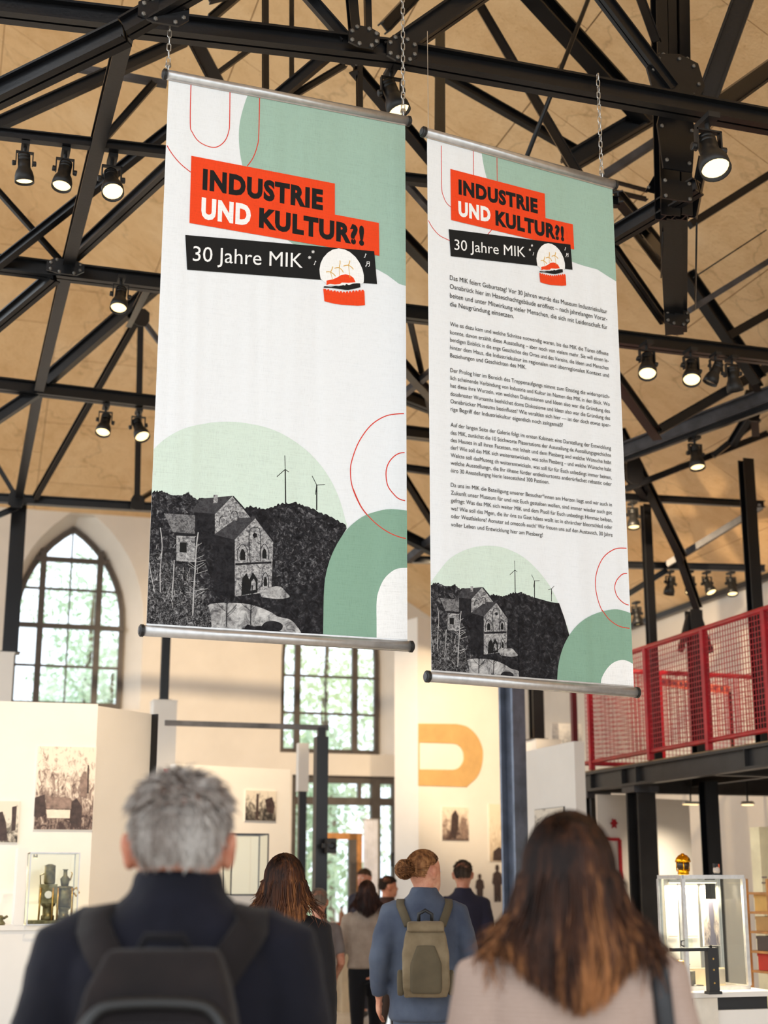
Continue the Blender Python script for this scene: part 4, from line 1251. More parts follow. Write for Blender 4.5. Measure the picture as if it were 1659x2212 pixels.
MB().ibeam(hang1 - BX*.6 + UP*.06, Vector((hang2.x, hang2.y, hang2.z)) + BX*.5 + UP*.06, 0.07, 0.10).build('rail', MAT['steel'], hb)
c = rail_top(B2, 1300); chain(c, Vector((c.x, c.y, on_s(1297, 217, 6.2).z)), 'steel chain holding the right end of the right banner')
c = rail_top(B2, 925)
w = MB().tube([c + UP*-.012, Vector((c.x, c.y, c.z+.33)), Vector((c.x, c.y, c.z+.50))], 0.0016, 6).build('suspension_wire', MAT['chain'])
tag(w, 'thin steel wire holding the left end of the right banner', 'wire')

# ------------------------------------------------------------------ exhibition furniture
def vbox(name, corners, z0, z1, mat, label=None, cat=None, parent=None, group=None):
    """upright prism over a plan polygon"""
    n = len(corners)
    vs = [Vector((c[0], c[1], z0)) for c in corners] + [Vector((c[0], c[1], z1)) for c in corners]
    m = MB().add(vs, [list(range(n)), list(range(2*n-1, n-1, -1))] + [[i, (i+1) % n, n+(i+1) % n, n+i] for i in range(n)])
    if parent is None and label:
        c = sum((Vector((p[0], p[1], 0)) for p in corners), Vector())/n
        t = thing(name, Vector((c.x, c.y, z0)), label, cat, group)
        return t, m
    return m.build(name, mat, parent)
def slab(P0, P1, t):                           # plan rectangle of thickness t behind the line P0 P1
    d = (P1-P0); d.z = 0; d.normalize(); n = Vector((-d.y, d.x, 0))
    if n.y < 0: n = -n
    return [P0, P1, P1+n*t, P0+n*t]
def photo_mat(name, sepia, seed, sky=0.5, scale=7.0):
    """an old photograph: light upper part, dense dark shapes below"""
    M = Nodes(name)
    co = M.n('ShaderNodeTexCoord').outputs['Generated']
    sep = M.n('ShaderNodeSeparateXYZ'); M.l(co, sep.inputs[0])
    ad = M.n('ShaderNodeVectorMath', operation='ADD'); M.l(co, ad.inputs[0]); ad.inputs[1].default_value = (seed*3.7, seed*1.3, seed)
    f = M.noise(ad.outputs[0], scale, 7, 0.68, 1.2)
    h = M.math('SUBTRACT', sky, sep.outputs['Z'])
    v = M.math('ADD', f, M.math('MULTIPLY', h, 0.35))
    dk, md, lt = sepia
    M.set(M.ramp(v, [(0.40, lt), (0.55, md), (0.70, dk)]), 0.6)
    return M.m
SEPIA = ((70, 52, 50), (158, 136, 124), (240, 224, 206))
GREYP = ((40, 36, 34), (130, 122, 112), (226, 216, 200))
def poster(P, ex, w, h, mat, label, group='photographs on the exhibition walls', extra=None, frame=None, d=0.012):
    """P: top left corner in space, ex: direction to the right on the wall"""
    ex = Vector(ex).normalized(); n = ex.cross(UP).normalized()
    if n.y > 0: n = -n
    t = thing('photo_print', P + ex*w/2 - UP*h, label, 'picture', group)
    c = P + ex*w/2 - UP*h/2
    MB().obox(c + n*d/2, ex*w/2, n*d/2, UP*h/2).build('backing_board', MAT['panel_white'] if frame is None else frame, t)
    m = MB().obox(c + n*(d+0.001), ex*(w/2-.004), n*0.001, UP*(h/2-.004))
    m.build('print', mat, t)
    if extra:
        for k, (col, pts) in enumerate(extra):
            L = [P + ex*x*w - UP*y*h + n*(d+0.0035+k*.0006) for x, y in pts]
            tr = tessellate_polygon([L])
            MB().add(L, [list(q) for q in tr]).build('printed_shape', col, t)
    return t
DARKP = paint('print_dark_tone', (64, 50, 48), 0.6, 0, 0.25, 30)
MIDP = paint('print_mid_tone', (138, 116, 106), 0.6, 0, 0.2, 30)
PALEP = paint('print_pale_tone', (236, 220, 202), 0.6, 0, 0.04, 30)

def to_roof(P):
    return roof_z((CORNER-P).dot(BX), (CORNER-P).dot(AX)) + .02
# left partition with two facets
ZP = at(100, 1519, 10.0).z
pa, pb, pc = at(-160, 1512, 9.75), at(212, 1521, 10.05), at(328, 1535, 10.55)
for p in (pa, pb, pc): p.z = 0
t, m = vbox('partition_wall', slab(pa, pb, 0.14), 0, ZP, None, 'wide white partition with mounted mine photographs behind the grey-haired man', 'partition', group='white partitions')
m.build('panel', MAT['panel_white'], t)
t, m = vbox('partition_wall', slab(pb + (pc-pb).normalized()*.002, pc, 0.10), 0, ZP-.012, None, 'narrow angled white partition with an added shadow strip left of the grey-haired head', 'partition', group='white partitions')
m.build('panel', MAT['panel_white'], t)
e2 = (pc-pb).normalized()
MB().obox(Vector((pc.x, pc.y, ZP/2)) + e2*.008, e2*.007, Vector((-e2.y, e2.x, 0))*.05, UP*ZP*.495).build('edge_shadow_strip', MAT['steel'], t)  # dark strip standing in for the shadow line along the partition edge
exl = (pb-pa).normalized()
def on_plane(u, v, P, n):
    r = ray(u, v); return EYE + r*((P-EYE).dot(n)/r.dot(n))
nl_ = Vector((-exl.y, exl.x, 0))
def left_wall(u, v): return on_plane(u, v, pa - nl_*.001, nl_)
P = left_wall(82, 1611); Q = left_wall(200, 1794)
poster(P, exl, (Q-P).dot(exl), P.z-Q.z, photo_mat('old_colliery_photo', SEPIA, 1.0, 0.52, 9.0), 'large sepia photograph of a railway yard on the wide partition', extra=[
    (DARKP, [(.0, .62), (.16, .58), (.2, .82), (.06, .86), (.0, .84)]), (DARKP, [(.62, .66), (.70, .62), (.80, .72), (.80, .96), (.70, .98), (.60, .90)]),
    (MIDP, [(.74, .40), (.79, .30), (.84, .30), (.88, .44), (.86, .62), (.76, .60)]), (DARKP, [(.86, .22), (.88, .22), (.90, .56), (.87, .56)]),
    (PALEP, [(.20, .76), (.60, .76), (.60, .86), (.22, .86)]), (MIDP, [(.18, .60), (.60, .62), (.62, .75), (.20, .75)])])
P = left_wall(-40, 1729); Q = left_wall(38, 1821)
poster(P, exl, (Q-P).dot(exl), P.z-Q.z, photo_mat('old_bicycle_photo', GREYP, 2.0, 0.35, 4.0), 'small dark photograph cut off by the left picture edge', extra=[
    (DARKP, [(.80, .15), (.92, .12), (.92, .70), (.82, .72)]), (DARKP, [(.40, .30), (.56, .26), (.66, .5), (.74, .95), (.40, .95)])])

# plinth and glass case with a machine model
PLY = 9.3
plz = at(60, 2000, PLY).z
p0, p1 = at(-140, 2000, PLY), at(262, 2000, PLY)
p0.z = p1.z = 0
p1 = p0 + BX*(p1-p0).length
cs = [p0, p1, p1 + AX*.45, p0 + AX*.45]
t, m = vbox('plinth', cs, 0, plz - .03, None, 'long white plinth under the machine model at the left', 'plinth')
m.build('body', MAT['panel_white'], t)
vbox('top_board', [p0 - BX*.02 - AX*.015, p1 + BX*.02 - AX*.015, p1 + BX*.02 + AX*.45, p0 - BX*.02 + AX*.45], plz-.03, plz, MAT['panel_white'], parent=t)
def glass_case(P, w, d, h, label, frame=None, bars=0.008, group=None, mat_frame='alu', back=False):
    """glass box on corner P (front left bottom), frame bars along all edges"""
    t = thing('glass_case', P + BX*w/2 + AX*d/2, label, 'display case', group)
    c = [P, P + BX*w, P + BX*w + AX*d, P + AX*d]
    fm = MAT[mat_frame]
    for i in range(4):
        a, b = c[i], c[(i+1) % 4]
        MB().bar(a + UP*bars/2, b + UP*bars/2, bars, bars).build('bottom_bar', fm, t)
        MB().bar(a + UP*(h-bars/2), b + UP*(h-bars/2), bars, bars).build('top_bar', fm, t)
        MB().bar(a + UP*bars, a + UP*(h-bars), bars, bars, AX).build('corner_bar', fm, t)
        q = (a+b)/2 + UP*h/2; e = (b-a).normalized(); n = e.cross(UP)
        MB().obox(q, e*((b-a).length/2-bars/2), n*.002, UP*(h/2-bars)).build('pane', MAT['case_glass'], t)
    MB().obox(P + BX*w/2 + AX*d/2 + UP*(h-bars*.4), BX*(w/2-bars/2), AX*(d/2-bars/2), UP*.002).build('top_pane', MAT['case_glass'], t)
    return t
gl = at(58, 1995, PLY + .1); gr = at(168, 1995, PLY + .1)
gh = at(58, 1841, PLY+.1).z - plz
g0 = Vector((gl.x, gl.y, plz))
gw = (gr-gl).dot(BX)
glass_case(g0, gw, .30, gh, 'glass case over the machine model on the long plinth', bars=.007)
# white upright board left of the case
q0 = at(30, 1990, PLY+.12)
t, m = vbox('side_board', [Vector((q0.x, q0.y, 0)), Vector((q0.x, q0.y, 0)) + BX*.06, Vector((q0.x, q0.y, 0)) + BX*.06 + AX*.28, Vector((q0.x, q0.y, 0)) + AX*.28], plz, plz + gh*1.06, None, 'bright white upright board beside the machine model case', 'board')
m.build('panel', MAT['panel_white'], t)
MAT['bronze'] = paint('greened_bronze', (104, 96, 66), 0.38, 0.55, 0.3, 40)
MAT['brass'] = paint('polished_brass', (190, 152, 84), 0.3, 0.8, 0.15, 30)
mc = g0 + BX*gw*.55 + AX*.14
t = thing('machine_model', mc, 'bronze model of a steam pumping machine inside the left glass case', 'model')
s = gh/.41
def mp(x, z, y=0): return mc + BX*x*s + AX*y*s + UP*z*s
MB().obox(mp(0, .012), BX*.12*s, AX*.09*s, UP*.012*s).build('base', MAT['bronze'], t)
MB().obox(mp(-.10, .015, -.04), BX*.05*s, AX*.05*s, UP*.012*s).build('foot', MAT['bronze'], t)
for x, r, z0, z1 in ((-.03, .042, .02, .12), (.06, .040, .02, .10)):
    MB().lathe(mp(x, 0), UP, [(r, z0*s), (r, (z0+.03)*s), (r*.8, (z0+.035)*s), (r*.8, (z1-.02)*s), (r*1.1, (z1-.01)*s), (r*1.1, z1*s)], 16).build('cylinder', MAT['bronze'], t, True)
MB().obox(mp(-.035, .175), BX*.05*s, AX*.045*s, UP*.055*s).build('valve_chest', MAT['bronze'], t)
MB().lathe(mp(-.035, .17, -.046), -AX, [(.022*s, 0), (.022*s, .004), (.018*s, .006)], 16).build('gauge', MAT['panel_white'], t)
MB().lathe(mp(.06, 0), UP, [(.045*s, .10*s), (.045*s, .19*s), (.035*s, .20*s), (.05*s, .205*s), (.05*s, .215*s), (.02*s, .22*s)], 16).build('cylinder', MAT['bronze'], t, True)
MB().lathe(mp(-.03, 0), UP, [(.03*s, .23*s), (.034*s, .24*s), (.032*s, .33*s), (.034*s, .335*s), (.012*s, .345*s)], 16).build('dome', MAT['bronze'], t, True)
MB().lathe(mp(.06, 0), UP, [(.022*s, .22*s), (.03*s, .26*s), (.012*s, .28*s), (.012*s, .31*s), (.02*s, .315*s)], 12).build('valve', MAT['bronze'], t, True)
for x in (-.085, -.01, .02, .105):
    MB().tube([mp(x, .02, -.05), mp(x*.95, .21, -.05)], .006*s, 8).build('column_rod', MAT['brass'], t, True)
MB().tube([mp(.10, .19), mp(.13, .21), mp(.145, .18), mp(.13, .16), mp(.115, .18)], .006*s, 8).build('handwheel', MAT['brass'], t, True)
MB().tube([mp(-.08, .22), mp(-.085, .28), mp(-.06, .29)], .004*s, 6).build('pipe', MAT['bronze'], t, True)
MB().tube([mp(.09, .25), mp(.10, .29), mp(.095, .30)], .004*s, 6).build('lever', MAT['brass'], t, True)
# small dark casting at the left picture edge
c0 = at(0, 1990, PLY+.15); c0.z = plz
t = thing('small_casting', c0, 'small dark iron casting on the plinth at the left picture edge', 'exhibit')
MB().lathe(c0, UP, [(.03, 0), (.035, .01), (.02, .03), (.028, .045), (.012, .06)], 14).build('body', MAT['bronze'], t, True)
MB().tube([c0 + UP*.04 + BX*.02, c0 + UP*.055 + BX*.045], .008, 8).build('spout', MAT['bronze'], t, True)
# glass tumbler case further right on the plinth
c0 = at(190, 1975, PLY+.1); c0.z = plz
t = thing('glass_jar', c0, 'small ribbed glass jar beside the machine model case', 'jar')
MB().lathe(c0, UP, [(.03, 0), (.032, .01), (.032, .085), (.026, .09), (.026, .10)], 18).build('body', MAT['case_glass'], t, True)
MB().lathe(c0, UP, [(.033, .084), (.035, .088), (.035, .104), (.03, .106)], 18).build('lid', MAT['alu'], t, True)

# white posts carrying steel columns
def white_post(u0, u1, vtop, Y, label, d=.26):
    a = at(u0, vtop, Y); b = at(u1, vtop, Y); z = a.z
    a.z = b.z = 0; b = a + BX*(b-a).length
    t, m = vbox('white_post', [a, b, b + AX*d, a + AX*d], 0, z, None, label, 'post', group='white boxed posts')
    m.build('casing', MAT['panel_white'], t)
    MB().obox((a+b)/2 + AX*d/2 + UP*(z+.006), BX*((b-a).length/2+.008), AX*(d/2+.008), UP*.006).build('cap', MAT['panel_white'], t)
    return (a+b)/2 + AX*d/2 + UP*(z+.012)
cpt = white_post(333, 383, 1513, 15.0, 'white boxed post with a steel column on top behind the grey-haired man')
col = thing('steel_column', cpt, 'thin black steel column below the left end of the left banner', 'column')
MB().ibeam(cpt + UP*.01, Vector((cpt.x, cpt.y, to_roof(cpt))), .085, .085, AX).build('shaft', MAT['steel'], col)
MB().obox(cpt + UP*.006, BX*.07, AX*.07, UP*.006).build('base_plate', MAT['steel'], col)
cpt = white_post(-40, 29, 1408, 14.4, 'white boxed post at the left picture edge under a black column', .30)
t = thing('steel_column', Vector((at(26, 1300, 14.55).x, cpt.y, cpt.z)), 'thick black steel column in front of the left pointed window', 'column')
MB().ibeam(t.location + UP*.01, Vector((t.location.x, t.location.y, 5.40)), .15, .15, AX).build('shaft', MAT['steel'], t)
MB().obox(t.location + UP*.006, BX*.1, AX*.1, UP*.006).build('base_plate', MAT['steel'], t)

# middle partition with small photographs
ma, mb_ = at(380, 1650, 13.6), at(627, 1657, 14.3)
zm = ma.z; ma.z = mb_.z = 0
t, m = vbox('partition_wall', slab(ma, mb_, 0.12), 0, zm, None, 'cream-lit white partition between the grey-haired man and the entrance', 'partition', group='white partitions')
m.build('panel', MAT['panel_white'], t)
exm = (mb_-ma).normalized(); nm2 = Vector((-exm.y, exm.x, 0))
def mid_wall(u, v): return on_plane(u, v, ma - nm2*.001, nm2)
P = mid_wall(529, 1706); Q = mid_wall(595, 1775)
poster(P, exm, (Q-P).dot(exm), P.z-Q.z, photo_mat('mine_shaft_photo', GREYP, 3.0, 0.5, 4.0), 'small framed photograph with dark uprights on the cream-lit partition', extra=[
    (DARKP, [(.35, .12), (.42, .12), (.42, .95), (.33, .95)]), (DARKP, [(.62, .3), (.85, .2), (.95, .5), (.9, .75), (.7, .7)])])
P = mid_wall(452, 1702); Q = mid_wall(490, 1768)
poster(P, exm, (Q-P).dot(exm), P.z-Q.z, photo_mat('miner_photo', GREYP, 4.0, 0.45, 4.0), 'photograph half hidden behind the grey-haired head')
P = mid_wall(352, 1660); Q = mid_wall(380, 1684)
poster(on_s(352, 1661, at(333, 1513, 15.0).dot(AX) - .001), BX, .13, .11, paint('red_card', (190, 60, 50), .6), 'small red sign above the grey-haired head', group='wall signs')
# tall glass case in front of it
cz = at(540, 1935, 12.6)
a = at(498, 1935, 12.6); b = at(579, 1935, 12.6); a.z = b.z = 0
t, m = vbox('plinth', [a - BX*.03 - AX*.02, a + BX*((b-a).length+.03) - AX*.02, a + BX*((b-a).length+.03) + AX*.4, a - BX*.03 + AX*.4], 0, cz.z, None, 'white plinth under the tall glass case by the cream-lit partition', 'plinth')
m.build('body', MAT['panel_white'], t)
glass_case(Vector((a.x, a.y, cz.z)), (b-a).length, .36, at(540, 1800, 12.6).z - cz.z, 'tall empty glass case beside the dark-haired woman', bars=.011, mat_frame='steel')

# black goal-shaped frame with speaker
fp = at(690, 1935, 14.2); ft = at(690, 1572, 14.2)
t = thing('frame_post', Vector((fp.x, fp.y, 0)), 'black steel frame post with a long thin rail near the entrance', 'frame')
MB().bar(Vector((fp.x, fp.y, .012)), Vector((fp.x, fp.y, ft.z - .09)), .115, .13, AX).build('post', MAT['steel'], t)
MB().obox(Vector((fp.x, fp.y, .006)), BX*.1, AX*.1, UP*.006).build('base_plate', MAT['steel'], t)
MB().bar(Vector((fp.x, fp.y, ft.z-.09)), Vector((fp.x, fp.y, ft.z)), .07, .07, AX).build('neck', MAT['steel'], t)
MB().bar(Vector((fp.x, fp.y, ft.z)) + BX*.07, Vector((fp.x, fp.y, ft.z)) - BX*1.52, .035, .05).build('rail', MAT['steel_worn'], t)
sp = at(714, 1827, 14.05)
t = thing('loudspeaker', sp, 'small black loudspeaker clamped to the frame post', 'speaker')
MB().obox(sp, BX*.045, AX*.05, UP*.068).build('cabinet', MAT['rubber'], t)
MB().lathe(sp - AX*.05, -AX, [(.035, 0), (.032, .004), (.012, .001)], 16).build('cone', MAT['steel'], t, True)
MB().obox(sp - BX*.06, BX*.02, AX*.015, UP*.02).build('clamp', MAT['rubber'], t)
# second post: white sleeve over a dark foot
a = at(650, 1900, 17.0); zt_ = at(650, 1606, 17.0).z; zm_ = at(650, 1710, 17.0).z
t = thing('entrance_post', Vector((a.x, a.y, 0)), 'post beside the entrance, white above and dark below', 'post')
MB().bar(Vector((a.x, a.y, zm_)), Vector((a.x, a.y, zt_)), .12, .12, AX).build('white_sleeve', MAT['panel_white'], t)
MB().bar(Vector((a.x, a.y, 0)), Vector((a.x, a.y, zm_)), .085, .085, AX).build('dark_shaft', MAT['steel'], t)

# wall with the big ochre letter P
wa, wb2 = at(903, 1600, 18.6), at(1120, 1600, 19.6)
wa.z = wb2.z = 0
zpw = 4.95
t, m = vbox('partition_wall', slab(wa, wb2, 0.5), 0, zpw, None, 'tall warm-lit white wall with a large ochre letter P', 'partition', group='white partitions')
m.build('panel', MAT['panel_white'], t)
exp = (wb2-wa).normalized(); npw = Vector((-exp.y, exp.x, 0))
def p_wall(u, v): return on_plane(u, v, wa - npw*.002, npw)
MAT['ochre'] = paint('ochre_letter', (206, 166, 108), 0.7, 0, 0.04, 6)
outl = [(903, 1563), (985, 1564)] + catmull([(985, 1564), (1008, 1570), (1028, 1588), (1040, 1613), (1042, 1635), (1038, 1660), (1028, 1680), (1010, 1697)], 4) + [(1008, 1700), (903, 1697)]
inl = [(905, 1662)] + catmull([(978, 1663), (990, 1659), (999, 1647), (1001, 1635), (998, 1620), (988, 1609), (975, 1606)], 4) + [(905, 1604)]
L3 = [p_wall(*p) - npw*.012 for p in outl]; L4 = [p_wall(*p) - npw*.012 for p in inl]
k2 = lambda P: Vector(((P-wa).dot(exp), P.z, 0))
tri = tessellate_polygon([[k2(p) for p in L3], [k2(p) for p in L4]])
V = L3 + L4; n = len(V)
m = MB().add(V + [p + npw*.011 for p in V], [list(q) for q in tri] + [[i+n for i in q][::-1] for q in tri])
for loop, off in ((L3, 0), (L4, len(L3))):
    k = len(loop)
    m.f += [[off+i, off+(i+1) % k, n+off+(i+1) % k, n+off+i] for i in range(k)]
pl = m.build('wall_letter', MAT['ochre'])
tag(pl, 'large ochre letter P fixed high on the warm-lit wall', 'letter')
def p_poster(u0, v0, u1, v1, mat, label, **k):
    P = p_wall(u0, v0); Q = p_wall(u1, v1)
    return poster(P, exp, (Q-P).dot(exp), P.z-Q.z, mat, label, **k)
p_poster(953, 1742, 1012, 1817, photo_mat('two_miners_photo', SEPIA, 5.0, 0.5, 4.5), 'brown photograph of figures under the ochre letter', extra=[(DARKP, [(.35, .25), (.5, .08), (.62, .28), (.6, .6), (.5, .95), (.3, .9)]), (MIDP, [(.7, .3), (.9, .35), (.95, .9), (.7, .95)])])
p_poster(1054, 1736, 1090, 1862, photo_mat('faded_map_print', ((170, 150, 130), (214, 196, 172), (240, 226, 204)), 6.0, 0.35, 4.5), 'tall faded print beside the grey steel column', extra=[(DARKP, [(.25, .82), (.6, .74), (.9, .80), (.9, .98), (.2, .98)])])
for u, v, w, h, lab in ((1036, 1888, 22, 60, 'shorter printed figure of a worker on the warm-lit wall'), (1074, 1868, 26, 80, 'taller printed figure of a worker on the warm-lit wall')):
    P0 = p_wall(u-w/2, v); Q0 = p_wall(u+w/2, v+h)
    W_, H_ = (Q0-P0).dot(exp), P0.z-Q0.z
    t = thing('figure_print', P0 + exp*W_/2 - UP*H_, lab, 'picture', 'printed worker figures')
    shp = [(.4, 0), (.6, 0), (.66, .1), (.58, .17), (.85, .24), (.95, .5), (.8, .55), (.78, 1), (.54, 1), (.5, .65), (.46, 1), (.22, 1), (.2, .55), (.05, .5), (.15, .24), (.42, .17), (.34, .1)]
    L = [P0 + exp*x*W_ - UP*y*H_ - npw*.01 for x, y in shp]; tri = tessellate_polygon([[k2(p) for p in L]])
    n = len(L)
    MB().add(L + [p + npw*.008 for p in L], [list(q) for q in tri] + [[i, (i+1) % n, n+(i+1) % n, n+i] for i in range(n)]).build('cutout', DARKP, t)
# small dark device on the entrance reveal
sp = at(852, 1857, 20.5)
t = thing('wall_device', sp, 'small dark box on the white reveal left of the letter wall', 'device')
MB().obox(sp, BX*.05, AX*.03, UP*.09).build('case', MAT['steel'], t)
MB().obox(sp - AX*.032, BX*.035, AX*.004, UP*.07).build('cover', MAT['steel_worn'], t)

# steel columns by the right-hand aisle
t = thing('steel_column', Vector((at(1108, 1640, 12.2).x, 12.2, 0)), 'two-tone steel column behind the long-haired woman', 'column')
b = t.location.copy()
MB().ibeam(b + UP*.012, Vector((b.x, b.y, to_roof(b))), .165, .15, Matrix.Rotation(.5, 3, 'Z') @ AX).build('shaft', paint('blue_grey_steel', (104, 112, 128), .35, .2, .15), t)
MB().obox(b + UP*.006, BX*.13, AX*.13, UP*.006).build('base_plate', MAT['steel'], t)
cpt = white_post(1158, 1216, 1598, 17.0, 'white boxed post under a short column right of the letter wall', .3)
t = thing('steel_column', cpt - BX*.08, 'short dark column standing on a white boxed post', 'column')
MB().ibeam(cpt - BX*.08 + UP*.01, Vector((cpt.x, cpt.y, to_roof(cpt))) - BX*.08, .14, .14, AX).build('shaft', MAT['steel'], t)
MB().obox(cpt - BX*.08 + UP*.006, BX*.1, AX*.1, UP*.006).build('base_plate', MAT['steel'], t)
# angled white partition in front of the gallery
a, b = at(1131, 1624, 14.4), at(1240, 1600, 13.3)
za = a.z; a.z = b.z = 0
t, m = vbox('partition_wall', slab(a, b, .1), 0, za, None, 'plain white partition between the steel column and the gallery', 'partition', group='white partitions')
m.build('panel', MAT['panel_white'], t)
P = at(1157, 1747, 13.9); Q = at(1222, 1800, 13.5)
ang = (b-a).normalized(); nan = Vector((-ang.y, ang.x, 0))
P = on_plane(1157, 1749, a - nan*.001, nan); Q = on_plane(1222, 1810, a - nan*.001, nan)
poster(P, ang, (Q-P).dot(ang), P.z-Q.z, photo_mat('dark_frame_photo', GREYP, 8.0, .5, 5), 'dark framed photograph just above the long-haired head', frame=MAT['steel'])
# grey picture strip on the far wall
P = at(1190, 1562, 18.5)
poster(P, BX, .42, .28, photo_mat('pale_landscape', ((150, 152, 156), (190, 190, 192), (222, 220, 218)), 9.0, .5, 4), 'pale grey picture strip beside the short dark column')
# desk at the entrance
dz_ = at(700, 1996, 19.5)
a = at(655, 1996, 19.5); b = at(775, 1996, 19.5); a.z = b.z = 0
L_ = (b-a).length
t = thing('reception_desk', a + BX*L_/2 + AX*.3, 'narrow reception desk with brown edge by the entrance', 'desk')
MB().obox(a + BX*L_/2 + AX*.3 + UP*(dz_.z-.02), BX*L_/2, AX*.3, UP*.03).build('top', paint('red_brown_wood', (170, 84, 48), .4), t)
MB().obox(a + BX*(L_-.09) + AX*.3 + UP*(dz_.z-.05)/2, BX*.09, AX*.26, UP*(dz_.z-.05)/2).build('side_panel', paint('beige_board', (206, 186, 156), .6), t)
MB().obox(a + BX*.05 + AX*.3 + UP*(dz_.z-.05)/2, BX*.03, AX*.26, UP*(dz_.z-.05)/2).build('side_panel', MAT['panel_white'], t)
for k, (dx, hh, cc, lab) in enumerate(((.30, .15, (120, 130, 130), 'small grey bottle on the reception desk'), (.58, .19, (170, 120, 84), 'brown vase on the reception desk'))):
    c = a + BX*dx + AX*.25 + UP*(dz_.z+.01)
    t = thing('bottle' if k == 0 else 'vase', c, lab, 'bottle' if k == 0 else 'vase')
    m_ = paint('glazed_%s' % ('grey' if k == 0 else 'brown'), cc, .3)
    MB().lathe(c, UP, [(.03, 0), (.036, .01), (.036, hh*.6), (.014, hh*.75), (.014, hh), (.01, hh)], 14).build('body', m_, t, True)
    MB().lathe(c, UP, [(.016, hh*.98), (.016, hh*1.08), (.01, hh*1.09)], 12).build('stopper' if k == 0 else 'rim', MAT['steel'], t, True)

# ------------------------------------------------------------------ gallery with red railing
gc = at(1262, 1690, 15.0); GZ0, GZ1 = at(1257, 1712, 15.0).z, at(1257, 1671, 15.0).z
G0 = Vector((gc.x, gc.y, 0))
gal = thing('gallery', Vector((G0.x, G0.y, 0)), 'raised black steel gallery platform at the right', 'gallery')
def gp(t, d, z): return Vector((G0.x, G0.y, z)) - AX*t + BX*d      # along the edge towards the viewer, inwards
LEN, DEP = 7.5, (CORNER - G0).dot(BX) - .03
MAT['deck'] = paint('dark_deck_steel', (44, 42, 42), .4, .1, .15, 5)
def chan(a, b, h, w, nm): MB().ibeam(a, b, w, h).build(nm, MAT['deck'], gal)
chan(gp(0, 0, (GZ0+GZ1)/2), gp(LEN, 0, (GZ0+GZ1)/2), GZ1-GZ0, .10, 'edge_beam')
chan(gp(0, 0.05, (GZ0+GZ1)/2), gp(0, DEP, (GZ0+GZ1)/2), GZ1-GZ0, .10, 'end_beam')
for t_ in (.25, .95, 1.25, 3.2, 5.0):
    MB().obox(gp(t_, -.025, (GZ0+GZ1)/2), AX*.006, BX*.026, UP*(GZ1-GZ0)/2*.76).build('web_stiffener', MAT['deck'], gal)
for t_ in (2.4, 4.6, 6.8):
    chan(gp(t_, .06, GZ0+.10), gp(t_, DEP, GZ0+.10), .18, .09, 'joist')
for d_ in (1.2, 2.4):
    chan(gp(0.05, d_, GZ0+.13), gp(LEN, d_, GZ0+.13), .11, .07, 'joist')
dk = [gp(0, 0, 0), gp(LEN, 0, 0), gp(LEN, DEP, 0), gp(0, DEP, 0)]
vbox('deck', dk, GZ1-.005, GZ1+.02, paint('timber_deck', (150, 120, 86), .7, 0, .15, 6), parent=gal)
for u, lab in ((1283, 'x'), (1386, 'y')):
    best = min((i*.02 for i in range(200)), key=lambda q: abs(project(gp(q, .1, GZ0-.3))[0]-u))
    cb = gp(best, .1, 0)
    MB().ibeam(cb + UP*.015, cb + UP*GZ0, .20, .20, Matrix.Rotation(.15, 3, 'Z') @ AX).build('column', MAT['deck'], gal)
    MB().obox(cb + UP*.0075, BX*.16, AX*.16, UP*.0075).build('base_plate', MAT['deck'], gal)
    MB().obox(cb + UP*(GZ0-.03), BX*.13, AX*.13, UP*.03).build('cap_plate', MAT['steel_worn'], gal)
cb = gp(0.3, DEP-.3, 0)
MB().ibeam(cb, cb + UP*GZ0, .18, .18, AX).build('column', MAT['deck'], gal)
cb = gp(3.6, DEP-.5, 0)
MB().ibeam(cb, cb + UP*GZ0, .18, .18, AX).build('column', MAT['deck'], gal)
rl = thing('railing', gp(0, 0, GZ1+.02), 'red steel railing with wire mesh along the gallery', 'railing')
RH = at(1272, 1445, 15.0).z
MB().tube([gp(-.03, 0, RH), gp(LEN, 0, RH)], .024, 12).build('handrail', MAT['red_paint'], rl, True)
MB().tube([gp(-.03, 0, GZ1+.10), gp(LEN, 0, GZ1+.10)], .020, 12).build('bottom_rail', MAT['red_paint'], rl, True)
MB().tube([gp(0, 0, RH), gp(0, DEP, RH)], .024, 12).build('handrail', MAT['red_paint'], rl, True)
MB().tube([gp(0, 0, GZ1+.10), gp(0, DEP, GZ1+.10)], .020, 12).build('bottom_rail', MAT['red_paint'], rl, True)
posts = []
for u in (1276, 1400, 1526, 1660, 1830):
    q = min((i*.01 for i in range(760)), key=lambda q: abs(project(gp(q, 0, GZ1+.5))[0]-u))
    posts.append(q)
    MB().bar(gp(q, 0, GZ1+.02), gp(q, 0, RH-.01), .05, .05, AX).build('post', MAT['red_paint'], rl)
MB().bar(gp(0, .9, GZ1+.02), gp(0, .9, RH-.01), .05, .05, AX).build('post', MAT['red_paint'], rl)
MB().bar(gp(0, DEP-.1, GZ1+.02), gp(0, DEP-.1, RH-.01), .05, .05, AX).build('post', MAT['red_paint'], rl)
def mesh_panel(pts):
    (t0, d0_), (t1, d1_) = pts
    a, b = gp(t0, d0_, 0), gp(t1, d1_, 0)
    L = (b-a).length; e = (b-a).normalized(); n_ = e.cross(UP)
    m = MB(); z0, z1 = GZ1+.12, RH-.025
    k = max(2, int(L/.042))
    for i in range(k+1):
        p = a + e*L*i/k
        m.obox(p + UP*(z0+z1)/2, e*.0028, n_*.0028, UP*(z1-z0)/2)
    k = int((z1-z0)/.045)
    for i in range(k+1):
        m.obox((a+b)/2 + UP*(z0+(z1-z0)*i/k) + n_*.004, e*L/2, n_*.0028, UP*.0028)
    o = m.build('wire_mesh', MAT['red_paint'], rl); o['kind'] = 'stuff'
